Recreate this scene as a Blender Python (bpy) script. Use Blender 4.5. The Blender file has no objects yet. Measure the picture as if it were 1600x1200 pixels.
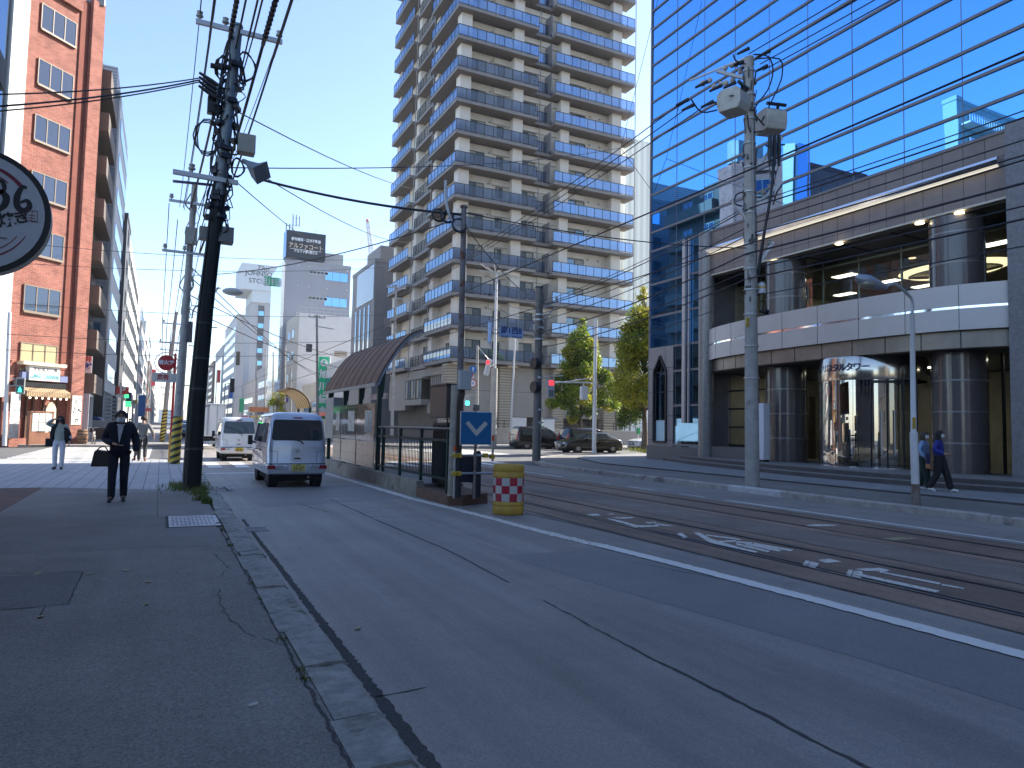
import bpy, bmesh, math, random
from mathutils import Vector as V, Matrix
R = random.Random(11)
SC = bpy.context.scene
COL = SC.collection
PI = math.pi
rad = math.radians

# ---------------------------------------------------------------- camera (solved from the street's vanishing lines)
FPX, CZ = 1100.0, 1.67
_roll = 0.02
_v1 = V((252-800, 657-600, FPX)).normalized()
_h2 = V((1000, 657+_roll*(1800-252)-600, FPX))
_dn = _h2.cross(_v1).normalized()
if _dn.y < 0: _dn = -_dn
_up = -_dn
_rx = _v1.cross(_up)
def c2w(c): return V((_rx.dot(c), _v1.dot(c), _up.dot(c)))
EYE = V((0, 0, CZ))
def ray(px, py): return c2w(V((px-800, py-600, FPX)))
def gnd(px, py, z=0.0):
    d = ray(px, py); return EYE + d*((z-CZ)/d.z)
def aty(px, py, y):
    d = ray(px, py); return EYE + d*(y/d.y)
def atx(px, py, x):
    d = ray(px, py); return EYE + d*(x/d.x)
cam = bpy.data.objects.new('camera', bpy.data.cameras.new('camera'))
COL.objects.link(cam)
cam.data.sensor_fit = 'HORIZONTAL'; cam.data.sensor_width = 36
cam.data.lens = FPX/1600*36; cam.data.clip_end = 3000; cam.data.clip_start = 0.05
_r, _u, _b = c2w(V((1, 0, 0))), c2w(V((0, -1, 0))), c2w(V((0, 0, -1)))
cam.matrix_world = Matrix(((_r.x, _u.x, _b.x, 0), (_r.y, _u.y, _b.y, 0), (_r.z, _u.z, _b.z, CZ), (0, 0, 0, 1)))
SC.camera = cam

# ---------------------------------------------------------------- light
SUN_EL, SUN_AZ = rad(36), rad(8)        # azimuth measured from +X towards +Y
w = bpy.data.worlds.new('World'); SC.world = w; w.use_nodes = True
nt = w.node_tree; bg = nt.nodes['Background']
sky = nt.nodes.new('ShaderNodeTexSky'); sky.sky_type = 'NISHITA'; sky.sun_disc = False
sky.sun_elevation = SUN_EL; sky.sun_rotation = PI/2 - SUN_AZ
sky.air_density = 1.0; sky.dust_density = 0.6; sky.ozone_density = 2.6; sky.altitude = 20
hs = nt.nodes.new('ShaderNodeHueSaturation'); hs.inputs['Saturation'].default_value = 1.0
tnt = nt.nodes.new('ShaderNodeMix'); tnt.data_type = 'RGBA'; tnt.blend_type = 'MULTIPLY'; tnt.inputs[0].default_value = 1; tnt.inputs[7].default_value = (1, .955, .98, 1)
nt.links.new(sky.outputs[0], hs.inputs['Color']); nt.links.new(hs.outputs[0], tnt.inputs[6]); nt.links.new(tnt.outputs[2], bg.inputs[0]); bg.inputs[1].default_value = 0.15
ld = bpy.data.lights.new('sun', 'SUN'); ld.energy = 4.8; ld.angle = rad(0.5); ld.color = (1, .93, .82)
so = bpy.data.objects.new('sun', ld); COL.objects.link(so)
_sd = V((math.cos(SUN_EL)*math.cos(SUN_AZ), math.cos(SUN_EL)*math.sin(SUN_AZ), math.sin(SUN_EL)))
so.rotation_euler = _sd.to_track_quat('Z', 'Y').to_euler(); so.location = (40, 0, 80)
SC.view_settings.view_transform = 'Standard'; SC.view_settings.look = 'None'
SC.view_settings.exposure = 1.36; SC.view_settings.gamma = 1
SC.cycles.max_bounces = 8; SC.cycles.transparent_max_bounces = 16
SC.cycles.caustics_reflective = False; SC.cycles.caustics_refractive = False
try: SC.cycles.use_denoising = True
except Exception: pass

# ---------------------------------------------------------------- materials
MATS = {}
def mat(name, col=(.5, .5, .5), rough=.6, metal=0., var=.12, scale=2.5, bump=0., bscale=40., spec=.5, emit=None, es=1., coords='Object', stain=None):
    """plain surface with two octaves of tone variation, optional grain bump and stains"""
    if name in MATS: return MATS[name]
    m = bpy.data.materials.new(name); m.use_nodes = True; MATS[name] = m
    t = m.node_tree; n = t.nodes; L = t.links.new
    p = n['Principled BSDF']
    p.inputs['Roughness'].default_value = rough; p.inputs['Metallic'].default_value = metal
    p.inputs['Specular IOR Level'].default_value = spec
    if emit:
        p.inputs['Emission Color'].default_value = (*emit, 1); p.inputs['Emission Strength'].default_value = es
    tc = n.new('ShaderNodeTexCoord')
    if var > 0:
        a = n.new('ShaderNodeTexNoise'); a.inputs['Scale'].default_value = scale; a.inputs['Detail'].default_value = 8; a.inputs['Roughness'].default_value = .65
        L(tc.outputs[coords], a.inputs['Vector'])
        mx = n.new('ShaderNodeMix'); mx.data_type = 'RGBA'
        mr = n.new('ShaderNodeMapRange'); mr.inputs[1].default_value = .3; mr.inputs[2].default_value = .7
        L(a.outputs[0], mr.inputs[0]); L(mr.outputs[0], mx.inputs[0])
        mx.inputs[6].default_value = (*[c*(1-var) for c in col], 1); mx.inputs[7].default_value = (*[min(1, c*(1+var)) for c in col], 1)
        out = mx.outputs[2]
        if stain:
            b = n.new('ShaderNodeTexNoise'); b.inputs['Scale'].default_value = stain[1]; b.inputs['Detail'].default_value = 10; b.inputs['Roughness'].default_value = .7
            L(tc.outputs[coords], b.inputs['Vector'])
            r2 = n.new('ShaderNodeMapRange'); r2.inputs[1].default_value = stain[2]; r2.inputs[2].default_value = stain[2]+.08
            L(b.outputs[0], r2.inputs[0])
            m2 = n.new('ShaderNodeMix'); m2.data_type = 'RGBA'; L(r2.outputs[0], m2.inputs[0]); L(out, m2.inputs[6]); m2.inputs[7].default_value = (*stain[0], 1)
            out = m2.outputs[2]
        L(out, p.inputs['Base Color'])
        r3 = n.new('ShaderNodeMapRange'); r3.inputs[3].default_value = max(.02, rough-.08); r3.inputs[4].default_value = min(1, rough+.08)
        L(a.outputs[0], r3.inputs[0]); L(r3.outputs[0], p.inputs['Roughness'])
    else:
        p.inputs['Base Color'].default_value = (*col, 1)
    if bump > 0:
        c = n.new('ShaderNodeTexNoise'); c.inputs['Scale'].default_value = bscale; c.inputs['Detail'].default_value = 4
        L(tc.outputs[coords], c.inputs['Vector'])
        bp = n.new('ShaderNodeBump'); bp.inputs['Strength'].default_value = bump; bp.inputs['Distance'].default_value = .02
        L(c.outputs[0], bp.inputs['Height']); L(bp.outputs[0], p.inputs['Normal'])
    return m

def brickmat(name, c1, c2, mortar, bw, bh, ms=.006, rough=.85, off=.5, bump=.3, var=.3, spec=.3):
    """bricks, tiles or cladding sheets laid out in metres on the UV map"""
    if name in MATS: return MATS[name]
    m = bpy.data.materials.new(name); m.use_nodes = True; MATS[name] = m
    t = m.node_tree; n = t.nodes; L = t.links.new
    p = n['Principled BSDF']; p.inputs['Roughness'].default_value = rough; p.inputs['Specular IOR Level'].default_value = spec
    uv = n.new('ShaderNodeUVMap')
    b = n.new('ShaderNodeTexBrick'); b.offset = off; b.squash = 1
    b.inputs['Scale'].default_value = 1; b.inputs['Brick Width'].default_value = bw; b.inputs['Row Height'].default_value = bh
    b.inputs['Mortar Size'].default_value = ms; b.inputs['Mortar Smooth'].default_value = .1
    b.inputs['Color1'].default_value = (*c1, 1); b.inputs['Color2'].default_value = (*c2, 1); b.inputs['Mortar'].default_value = (*mortar, 1)
    L(uv.outputs[0], b.inputs['Vector'])
    tc = n.new('ShaderNodeTexCoord'); a = n.new('ShaderNodeTexNoise'); a.inputs['Scale'].default_value = 1.1; a.inputs['Detail'].default_value = 9; a.inputs['Roughness'].default_value = .7
    L(tc.outputs['Object'], a.inputs['Vector'])
    mr = n.new('ShaderNodeMapRange'); mr.inputs[1].default_value = .3; mr.inputs[2].default_value = .7; mr.inputs[3].default_value = 1-var; mr.inputs[4].default_value = 1+var*.5
    L(a.outputs[0], mr.inputs[0])
    mx = n.new('ShaderNodeMix'); mx.data_type = 'RGBA'; mx.blend_type = 'MULTIPLY'; mx.inputs[0].default_value = 1
    L(b.outputs[0], mx.inputs[6]); L(mr.outputs[0], mx.inputs[7]); L(mx.outputs[2], p.inputs['Base Color'])
    if bump:
        bp = n.new('ShaderNodeBump'); bp.inputs['Strength'].default_value = bump; bp.inputs['Distance'].default_value = .01; bp.invert = True
        L(b.outputs[1], bp.inputs['Height']); L(bp.outputs[0], p.inputs['Normal'])
    return m

def ribmat(name, c1, c2, freq, rough=.7, axis='Z', bump=.6, metal=0.):
    """evenly ribbed cladding: a wave along one axis, metres"""
    if name in MATS: return MATS[name]
    m = bpy.data.materials.new(name); m.use_nodes = True; MATS[name] = m
    t = m.node_tree; n = t.nodes; L = t.links.new
    p = n['Principled BSDF']; p.inputs['Roughness'].default_value = rough; p.inputs['Metallic'].default_value = metal
    tc = n.new('ShaderNodeUVMap'); wv = n.new('ShaderNodeTexWave'); wv.wave_type = 'BANDS'; wv.bands_direction = axis
    wv.inputs['Scale'].default_value = freq; wv.inputs['Distortion'].default_value = 0
    L(tc.outputs[0], wv.inputs['Vector'])
    cr = n.new('ShaderNodeMix'); cr.data_type = 'RGBA'; L(wv.outputs[1], cr.inputs[0])
    cr.inputs[6].default_value = (*c1, 1); cr.inputs[7].default_value = (*c2, 1); L(cr.outputs[2], p.inputs['Base Color'])
    bp = n.new('ShaderNodeBump'); bp.inputs['Strength'].default_value = bump; bp.inputs['Distance'].default_value = .03
    L(wv.outputs[1], bp.inputs['Height']); L(bp.outputs[0], p.inputs['Normal'])
    return m

def glassmat(name, tint=(.8, .85, .85), refl=.12, gcol=(1, 1, 1), rough=.01):
    """thin pane: see-through part tinted, mirror part growing at grazing angles"""
    if name in MATS: return MATS[name]
    m = bpy.data.materials.new(name); m.use_nodes = True; MATS[name] = m
    t = m.node_tree; n = t.nodes; L = t.links.new; n.remove(n['Principled BSDF'])
    tr = n.new('ShaderNodeBsdfTransparent'); tr.inputs[0].default_value = (*tint, 1)
    gl = n.new('ShaderNodeBsdfGlossy'); gl.inputs[0].default_value = (*gcol, 1); gl.inputs[1].default_value = rough
    lw = n.new('ShaderNodeLayerWeight'); lw.inputs[0].default_value = .25
    mr = n.new('ShaderNodeMapRange'); mr.inputs[3].default_value = refl; mr.inputs[4].default_value = min(1, refl+.75)
    L(lw.outputs[0], mr.inputs[0])
    ms = n.new('ShaderNodeMixShader'); L(mr.outputs[0], ms.inputs[0]); L(tr.outputs[0], ms.inputs[1]); L(gl.outputs[0], ms.inputs[2])
    L(ms.outputs[0], n['Material Output'].inputs[0])
    return m

def mirrormat(name, col, rough=.015, wav=.0, wscale=.6, metal=1.):
    if name in MATS: return MATS[name]
    m = bpy.data.materials.new(name); m.use_nodes = True; MATS[name] = m
    t = m.node_tree; n = t.nodes; L = t.links.new; p = n['Principled BSDF']
    p.inputs['Base Color'].default_value = (*col, 1); p.inputs['Metallic'].default_value = metal; p.inputs['Roughness'].default_value = rough
    if wav:
        tc = n.new('ShaderNodeTexCoord'); a = n.new('ShaderNodeTexNoise'); a.inputs['Scale'].default_value = wscale; a.inputs['Detail'].default_value = 1
        L(tc.outputs['Object'], a.inputs['Vector'])
        bp = n.new('ShaderNodeBump'); bp.inputs['Strength'].default_value = 1; bp.inputs['Distance'].default_value = wav
        L(a.outputs[0], bp.inputs['Height']); L(bp.outputs[0], p.inputs['Normal'])
    return m

# ---------------------------------------------------------------- mesh helpers
class MB:
    def __init__(s): s.v = []; s.f = []; s.mi = []; s.sm = []
    def add(s, vs, fs, mi=0, smooth=False):
        o = len(s.v); s.v += [V(p) for p in vs]
        for f in fs: s.f.append([i+o for i in f]); s.mi.append(mi); s.sm.append(smooth)
        return s
    def box(s, x0, x1, y0, y1, z0, z1, mi=0):
        return s.add([(x0, y0, z0), (x1, y0, z0), (x1, y1, z0), (x0, y1, z0), (x0, y0, z1), (x1, y0, z1), (x1, y1, z1), (x0, y1, z1)],
                     [(0, 3, 2, 1), (4, 5, 6, 7), (0, 1, 5, 4), (1, 2, 6, 5), (2, 3, 7, 6), (3, 0, 4, 7)], mi)
    def obox(s, c, size, u=(1, 0, 0), v=(0, 1, 0), w=None, mi=0):
        """box centred at c with half axes along u, v, w"""
        u = V(u).normalized(); v = V(v).normalized(); w = V(w).normalized() if w else u.cross(v)
        c = V(c); a, b, d = [k/2 for k in size]
        ps = [c+u*(i*a)+v*(j*b)+w*(k*d) for k in (-1, 1) for j in (-1, 1) for i in (-1, 1)]
        return s.add(ps, [(0, 2, 3, 1), (4, 5, 7, 6), (0, 1, 5, 4), (1, 3, 7, 5), (3, 2, 6, 7), (2, 0, 4, 6)], mi)
    def bar(s, a, b, wd, ht=None, mi=0, up=(0, 0, 1)):
        a, b = V(a), V(b); d = b-a; L = d.length
        if L < 1e-6: return s
        d.normalize(); u = V(up)
        if abs(d.dot(u)) > .95: u = V((1, 0, 0))
        side = d.cross(u).normalized(); u2 = side.cross(d)
        return s.obox((a+b)/2, (L, wd, ht or wd), d, side, u2, mi)
    def poly(s, pts, mi=0): return s.add(pts, [list(range(len(pts)))], mi)
    def prism(s, pts, ext, mi=0, smooth=False):
        """planar polygon extruded along ext"""
        e = V(ext); n = len(pts); a = [V(p) for p in pts]; b = [p+e for p in a]
        nn = V((0, 0, 0))
        for i in range(n): nn += (a[i]-a[0]).cross(a[(i+1) % n]-a[0])
        if nn.dot(e) > 0: a.reverse(); b.reverse()
        o = len(s.v); s.v += a+b
        s.f.append([o+i for i in range(n)]); s.mi.append(mi); s.sm.append(False)
        s.f.append([o+n+i for i in reversed(range(n))]); s.mi.append(mi); s.sm.append(False)
        for i in range(n):
            j = (i+1) % n
            s.f.append([o+i, o+n+i, o+n+j, o+j]); s.mi.append(mi); s.sm.append(smooth)
        return s
    def tube(s, pts, r, n=8, mi=0, caps=True, smooth=True, flat=None):
        pts = [V(p) for p in pts]; k = len(pts)
        rs = r if isinstance(r, (list, tuple)) else [r]*k
        o = len(s.v); ref = None
        for i, p in enumerate(pts):
            d = (pts[min(i+1, k-1)]-pts[max(i-1, 0)])
            if d.length < 1e-9: d = V((0, 0, 1))
            d.normalize()
            if ref is None:
                ref = V((0, 0, 1)) if abs(d.z) < .9 else V((1, 0, 0))
            a = (ref-d*ref.dot(d)).normalized(); b = d.cross(a); ref = a
            for j in range(n):
                t = 2*PI*j/n; s.v.append(p+(a*math.cos(t)+b*math.sin(t))*rs[i])
        for i in range(k-1):
            for j in range(n):
                j2 = (j+1) % n
                s.f.append([o+i*n+j, o+i*n+j2, o+(i+1)*n+j2, o+(i+1)*n+j]); s.mi.append(mi); s.sm.append(smooth)
        if caps:
            s.f.append([o+j for j in reversed(range(n))]); s.mi.append(mi); s.sm.append(False)
            s.f.append([o+(k-1)*n+j for j in range(n)]); s.mi.append(mi); s.sm.append(False)
        return s
    def lathe(s, prof, c=(0, 0, 0), n=20, mi=0, axis='z', smooth=True, a0=0, a1=2*PI):
        """profile [(radius, height)] turned round an axis through c"""
        c = V(c); o = len(s.v); full = abs(a1-a0-2*PI) < 1e-6; cols = n if full else n+1
        for r, h in prof:
            for j in range(cols):
                t = a0+(a1-a0)*j/n; q = (r*math.cos(t), r*math.sin(t))
                s.v.append(c+(V((q[0], q[1], h)) if axis == 'z' else V((h, q[0], q[1])) if axis == 'x' else V((q[1], h, q[0]))))
        for i in range(len(prof)-1):
            for j in range(n):
                j2 = (j+1) % cols
                s.f.append([o+i*cols+j, o+i*cols+j2, o+(i+1)*cols+j2, o+(i+1)*cols+j]); s.mi.append(mi); s.sm.append(smooth)
        return s
    def disc(s, c, r, nrm, n=24, mi=0, th=.01):
        nrm = V(nrm).normalized(); c = V(c)
        return s.tube([c-nrm*th/2, c+nrm*th/2], r, n, mi)
    def ball(s, c, rx, ry=None, rz=None, n=10, m=7, mi=0):
        ry = ry or rx; rz = rz or rx
        o = len(s.v); c = V(c)
        for i in range(m+1):
            t = PI*i/m
            for j in range(n):
                q = 2*PI*j/n; s.v.append(c+V((rx*math.sin(t)*math.cos(q), ry*math.sin(t)*math.sin(q), rz*math.cos(t))))
        for i in range(m):
            for j in range(n):
                j2 = (j+1) % n; s.f.append([o+i*n+j, o+(i+1)*n+j, o+(i+1)*n+j2, o+i*n+j2]); s.mi.append(mi); s.sm.append(True)
        return s
    def build(s, name, mats, parent=None, local=False, uv=False, bevel=0, seg=2):
        if not isinstance(mats, (list, tuple)): mats = [mats]
        me = bpy.data.meshes.new(name)
        off = V((0, 0, 0)); inv = None
        if parent is not None and not local:
            inv = wmat(parent).inverted()
        vs = [inv @ p for p in s.v] if inv else s.v
        me.from_pydata([tuple(p) for p in vs], [], s.f)
        for m in mats: me.materials.append(m)
        me.polygons.foreach_set('material_index', s.mi); me.polygons.foreach_set('use_smooth', s.sm)
        if uv: boxuv(me)
        if any(s.sm): me.set_sharp_from_angle(angle=rad(38))
        me.update()
        o = bpy.data.objects.new(name, me); COL.objects.link(o)
        if parent is not None: o.parent = parent
        if bevel:
            b = o.modifiers.new('b', 'BEVEL'); b.width = bevel; b.segments = seg; b.limit_method = 'ANGLE'; b.angle_limit = rad(28)
            b.harden_normals = False
        return o

def wmat(o):
    m = Matrix.LocRotScale(o.location, o.rotation_euler, o.scale)
    return wmat(o.parent) @ m if o.parent else m

def boxuv(me):
    l = me.uv_layers.new(name='UVMap')
    for p in me.polygons:
        n = p.normal
        if abs(n.z) > .7: a, b = V((1, 0, 0)), V((0, 1, 0))
        else: a = V((-n.y, n.x, 0)).normalized(); b = V((0, 0, 1))
        for li in p.loop_indices:
            q = me.vertices[me.loops[li].vertex_index].co
            l.data[li].uv = (q.dot(a), q.dot(b))

def tag(o, label=None, cat=None, group=None, kind=None):
    if label: o['label'] = label
    if cat: o['category'] = cat
    if group: o['group'] = group
    if kind: o['kind'] = kind
    return o
def thing(name, label, cat, loc=(0, 0, 0), rz=0., group=None):
    o = bpy.data.objects.new(name, None); COL.objects.link(o)
    o.location = loc; o.rotation_euler = (0, 0, rz); o.empty_display_size = .2
    return tag(o, label, cat, group)
def struct(name, mb, m, uv=False, bevel=0): return tag(mb.build(name, m, uv=uv, bevel=bevel), kind='structure')
def kids(o): return [c for c in SC.objects if c.parent == o]
def dup(root, loc, rz=None, label=None, group=None, scale=None):
    def cp(o, par):
        c = o.copy(); COL.objects.link(c)
        if par is not None: c.parent = par
        for k in list(o.children): cp(k, c)
        return c
    r = cp(root, None); r.location = loc
    if rz is not None: r.rotation_euler = (0, 0, rz)
    if scale: r.scale = (scale,)*3 if not isinstance(scale, (tuple, list)) else scale
    if label: r['label'] = label
    if group: r['group'] = group
    return r

_tc = {}
def text_into(mb, txt, size, origin, u, v, mi=0, depth=.004, align='CENTER', bold=0., squash=1., shear=0.):
    """lettering as raised mesh: baseline along u, up along v, standing proud along u x v"""
    cu = bpy.data.curves.new('t', 'FONT'); cu.body = txt; cu.size = size; cu.align_x = align; cu.align_y = 'CENTER'
    cu.extrude = 0; cu.offset = bold; cu.resolution_u = 3; cu.shear = shear
    ob = bpy.data.objects.new('t', cu); COL.objects.link(ob)
    dg = bpy.context.evaluated_depsgraph_get(); dg.update()
    me = bpy.data.meshes.new_from_object(ob.evaluated_get(dg))
    u = V(u).normalized(); v = V(v).normalized(); w = u.cross(v); o = V(origin)
    vs = [o+u*(p.co.x*squash)+v*p.co.y+w*depth for p in me.vertices]
    mb.add(vs, [list(p.vertices) for p in me.polygons], mi)
    bpy.data.objects.remove(ob); bpy.data.curves.remove(cu); bpy.data.meshes.remove(me)
    return mb
# ================================================================ ground, road, pavements
def groundmat(name, col, grain=.35, big=.25, rough=.9, bumps=.35, speck=.0, streak=.0):
    m = bpy.data.materials.new(name); m.use_nodes = True; MATS[name] = m
    t = m.node_tree; n = t.nodes; L = t.links.new; p = n['Principled BSDF']
    p.inputs['Specular IOR Level'].default_value = .35
    g = n.new('ShaderNodeNewGeometry')
    def noise(sc, det, ro=.6):
        a = n.new('ShaderNodeTexNoise'); a.inputs['Scale'].default_value = sc; a.inputs['Detail'].default_value = det; a.inputs['Roughness'].default_value = ro
        L(g.outputs['Position'], a.inputs['Vector']); return a
    def rng(s, a, b, c, d):
        r = n.new('ShaderNodeMapRange'); r.inputs[1].default_value = a; r.inputs[2].default_value = b; r.inputs[3].default_value = c; r.inputs[4].default_value = d
        L(s, r.inputs[0]); return r.outputs[0]
    def mul(a, b):
        q = n.new('ShaderNodeMath'); q.operation = 'MULTIPLY'; L(a, q.inputs[0]); L(b, q.inputs[1]); return q.outputs[0]
    f = noise(70, 3, .8); md = noise(6, 6, .7); bg_ = noise(.35, 6, .62); bg2 = noise(1.3, 5, .7)
    v = mul(rng(f.outputs[0], .25, .75, 1-grain, 1+grain), rng(md.outputs[0], .3, .7, .92, 1.08))
    v = mul(v, rng(bg_.outputs[0], .32, .68, 1-big, 1+big)); v = mul(v, rng(bg2.outputs[0], .3, .7, 1-big*.5, 1+big*.5))
    sv = n.new('ShaderNodeTexVoronoi'); sv.inputs['Scale'].default_value = 95; L(g.outputs['Position'], sv.inputs['Vector'])
    v = mul(v, rng(sv.outputs['Color'], 0, 1, 1-grain*.7, 1+grain*.7))
    if streak:
        mp = n.new('ShaderNodeMapping'); mp.inputs['Scale'].default_value = (2.6, .07, 1); L(g.outputs['Position'], mp.inputs[0]); st = noise(1, 5, .6); L(mp.outputs[0], st.inputs['Vector']); v = mul(v, rng(st.outputs[0], .35, .65, 1-streak, 1+streak))
        oil = noise(.9, 9, .75); v = mul(v, rng(oil.outputs[0], .60, .70, 1, 1-streak*1.6))
    mx = n.new('ShaderNodeMix'); mx.data_type = 'RGBA'; mx.blend_type = 'MULTIPLY'; mx.inputs[0].default_value = 1
    mx.inputs[6].default_value = (*col, 1); L(v, mx.inputs[7]); out = mx.outputs[2]
    if speck:
        vo = n.new('ShaderNodeTexVoronoi'); vo.inputs['Scale'].default_value = 26; L(g.outputs['Position'], vo.inputs['Vector'])
        sp = rng(vo.outputs['Distance'], .10, .16, 1, 0); wn = noise(9, 2); s2 = mul(sp, rng(wn.outputs[0], .5, .62, 0, speck))
        m2 = n.new('ShaderNodeMix'); m2.data_type = 'RGBA'; L(s2, m2.inputs[0]); L(out, m2.inputs[6]); m2.inputs[7].default_value = (.34, .35, .36, 1); out = m2.outputs[2]
    L(out, p.inputs['Base Color'])
    L(rng(md.outputs[0], .3, .7, rough-.12, min(1, rough+.08)), p.inputs['Roughness'])
    bp = n.new('ShaderNodeBump'); bp.inputs['Strength'].default_value = bumps; bp.inputs['Distance'].default_value = .012
    L(f.outputs[0], bp.inputs['Height']); L(bp.outputs[0], p.inputs['Normal'])
    return m
m_road = groundmat('lane asphalt', (.27, .25, .228), .26, .14, .6, .35, .06, .15)
m_road2 = groundmat('far asphalt', (.13, .13, .13), .2, .15)
m_pave = groundmat('pavement asphalt', (.22, .208, .193), .42, .2, .74, .7, .75, .08)
m_bed = groundmat('track bed', (.25, .175, .13), .35, .25, .7, .5, .15, .2)
m_dark = groundmat('dark seam', (.075, .074, .072), .4, .2, .95, .6)
m_patch = groundmat('dark patch', (.225, .214, .208), .25, .12, .64, .4)
m_earth = groundmat('ground asphalt', (.12, .12, .12), .2, .2)
m_tile = brickmat('pale paving', (.40, .41, .42), (.45, .45, .46), (.15, .16, .17), .3, 1.5, .010, .75, 0, .25, .12)
m_tile2 = brickmat('grey paving', (.26, .265, .275), (.31, .315, .32), (.13, .13, .14), .6, .3, .006, .7, .5, .2, .2)
m_bpave = brickmat('brown paving', (.20, .115, .09), (.155, .095, .078), (.09, .075, .068), .21, .105, .006, .85, .5, .3, .25)
m_kerb = mat('kerb stone', (.34, .34, .31), .9, var=.38, scale=7, bump=.8, bscale=60, stain=((.2, .205, .18), 3.5, .54))
m_kerb2 = mat('kerb concrete', (.36, .335, .31), .9, var=.25, scale=4, bump=.4, bscale=50, stain=((.18, .17, .16), 1.6, .55))
m_steel = mat('worn rail steel', (.2, .19, .19), .35, .9, var=.2, scale=8)
m_groove = mat('rail groove', (.02, .019, .019), .9, var=.0)

def paintmat(name, col, lo, hi, under, sc=9):
    """road paint with worn-through spots showing the surface below"""
    m = bpy.data.materials.new(name); m.use_nodes = True; t = m.node_tree; n = t.nodes; L = t.links.new; p = n['Principled BSDF']
    p.inputs['Roughness'].default_value = .8
    g = n.new('ShaderNodeNewGeometry'); a = n.new('ShaderNodeTexNoise'); a.inputs['Scale'].default_value = sc; a.inputs['Detail'].default_value = 9; a.inputs['Roughness'].default_value = .75
    L(g.outputs['Position'], a.inputs['Vector'])
    r = n.new('ShaderNodeMapRange'); r.inputs[1].default_value = lo; r.inputs[2].default_value = hi; L(a.outputs[0], r.inputs[0])
    x = n.new('ShaderNodeMix'); x.data_type = 'RGBA'; L(r.outputs[0], x.inputs[0]); x.inputs[6].default_value = (*col, 1); x.inputs[7].default_value = (*under, 1)
    L(x.outputs[2], p.inputs['Base Color']); return m
m_white = paintmat('white road paint', (.74, .73, .69), .60, .68, (.24, .23, .23))
m_worn = paintmat('worn road paint', (.7, .68, .62), .53, .62, (.23, .17, .13), 14)
m_yelp = paintmat('faded yellow paint', (.38, .33, .18), .5, .62, (.17, .14, .12))
m_fad = paintmat('faint road paint', (.36, .355, .35), .45, .6, (.24, .23, .225), 6)

def sheet(name, pts, z, m, uv=False):
    mb = MB(); mb.poly([(x, y, z) for x, y in pts]); return struct(name, mb, m, uv)
def slab(name, pts, z0, z1, m, uv=False):
    mb = MB(); mb.prism([(x, y, z0) for x, y in pts], (0, 0, z1-z0)); return struct(name, mb, m, uv)
def arc(cx, cy, r, a0, a1, n=10): return [(cx+r*math.cos(rad(a0+(a1-a0)*i/n)), cy+r*math.sin(rad(a0+(a1-a0)*i/n))) for i in range(n+1)]

sheet('ground', [(-420, -120), (520, -120), (520, 1000), (-420, 1000)], -.03, m_earth)
sheet('road', [(.9, -40), (14.8, -40), (14.8, 900), (.9, 900)], 0, m_road)
mb = MB()
mb.poly([(-120, 31, .0), (.9, 31, 0), (.9, 50, 0), (-120, 50, 0)]); mb.poly([(14.8, 26, .0), (150, 26, 0), (150, 52, 0), (14.8, 52, 0)])
struct('cross_road', mb, m_road2)
# pavements with rounded corners
slab('pavement', [(-70, -40), (.88, -40), (.88, 29)]+arc(-1.6, 29.5, 2.48, 0, 90)+[(-70, 31.98)], -.02, .12, m_pave)
tl = [(.86, 17.3), (.86, 29)]+arc(-1.6, 29.5, 2.44, 0, 90)+[(-60, 31.9), (-60, 18.95), (-2.3, 18.85)]
sheet('pavement_tiles', tl, .124, m_tile, True)
sheet('brown_paving', [(-2.25, -10), (-2.3, 18.82), (-60, 18.92), (-60, -10)], .124, m_bpave, True)
rp = [(14.72, -40), (14.72, 24)]+[(15.2, 27), (16.4, 30), (18.6, 33.2), (21.6, 35.8), (26, 37.6), (34, 38.2), (150, 38.3)]
slab('right_pavement', rp+[(150, -40)], -.02, .15, m_pave)
sheet('right_pavement_tiles', [(17.35, -40), (17.35, 26), (19.2, 31), (23, 34.5), (30, 36.6), (150, 36.8), (150, -40)], .2, m_tile2, True)
mb = MB()
q = [(17.35, -40), (17.35, 26), (19.2, 31), (23, 34.5), (30, 36.6), (150, 36.8)]
for a, b in zip(q, q[1:]): mb.poly([(a[0], a[1], .15), (b[0], b[1], .15), (b[0], b[1], .2), (a[0], a[1], .2)])
struct('tile_edge', mb, m_dark)
mb = MB()
for pts in ([(-120, 49), (-3, 49)]+arc(-1.4, 51.5, 2.5, -90, 0)+[(1.1, 900), (-120, 900)], [(150, 51), (18, 51)]+[(16, 52), (14.9, 54.5), (14.6, 900), (150, 900)]):
    mb.prism([(x, y, -.02) for x, y in pts], (0, 0, .15))
struct('far_pavement', mb, mat('far pavement', (.26, .25, .235), .85, var=.2, scale=.8))

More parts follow.
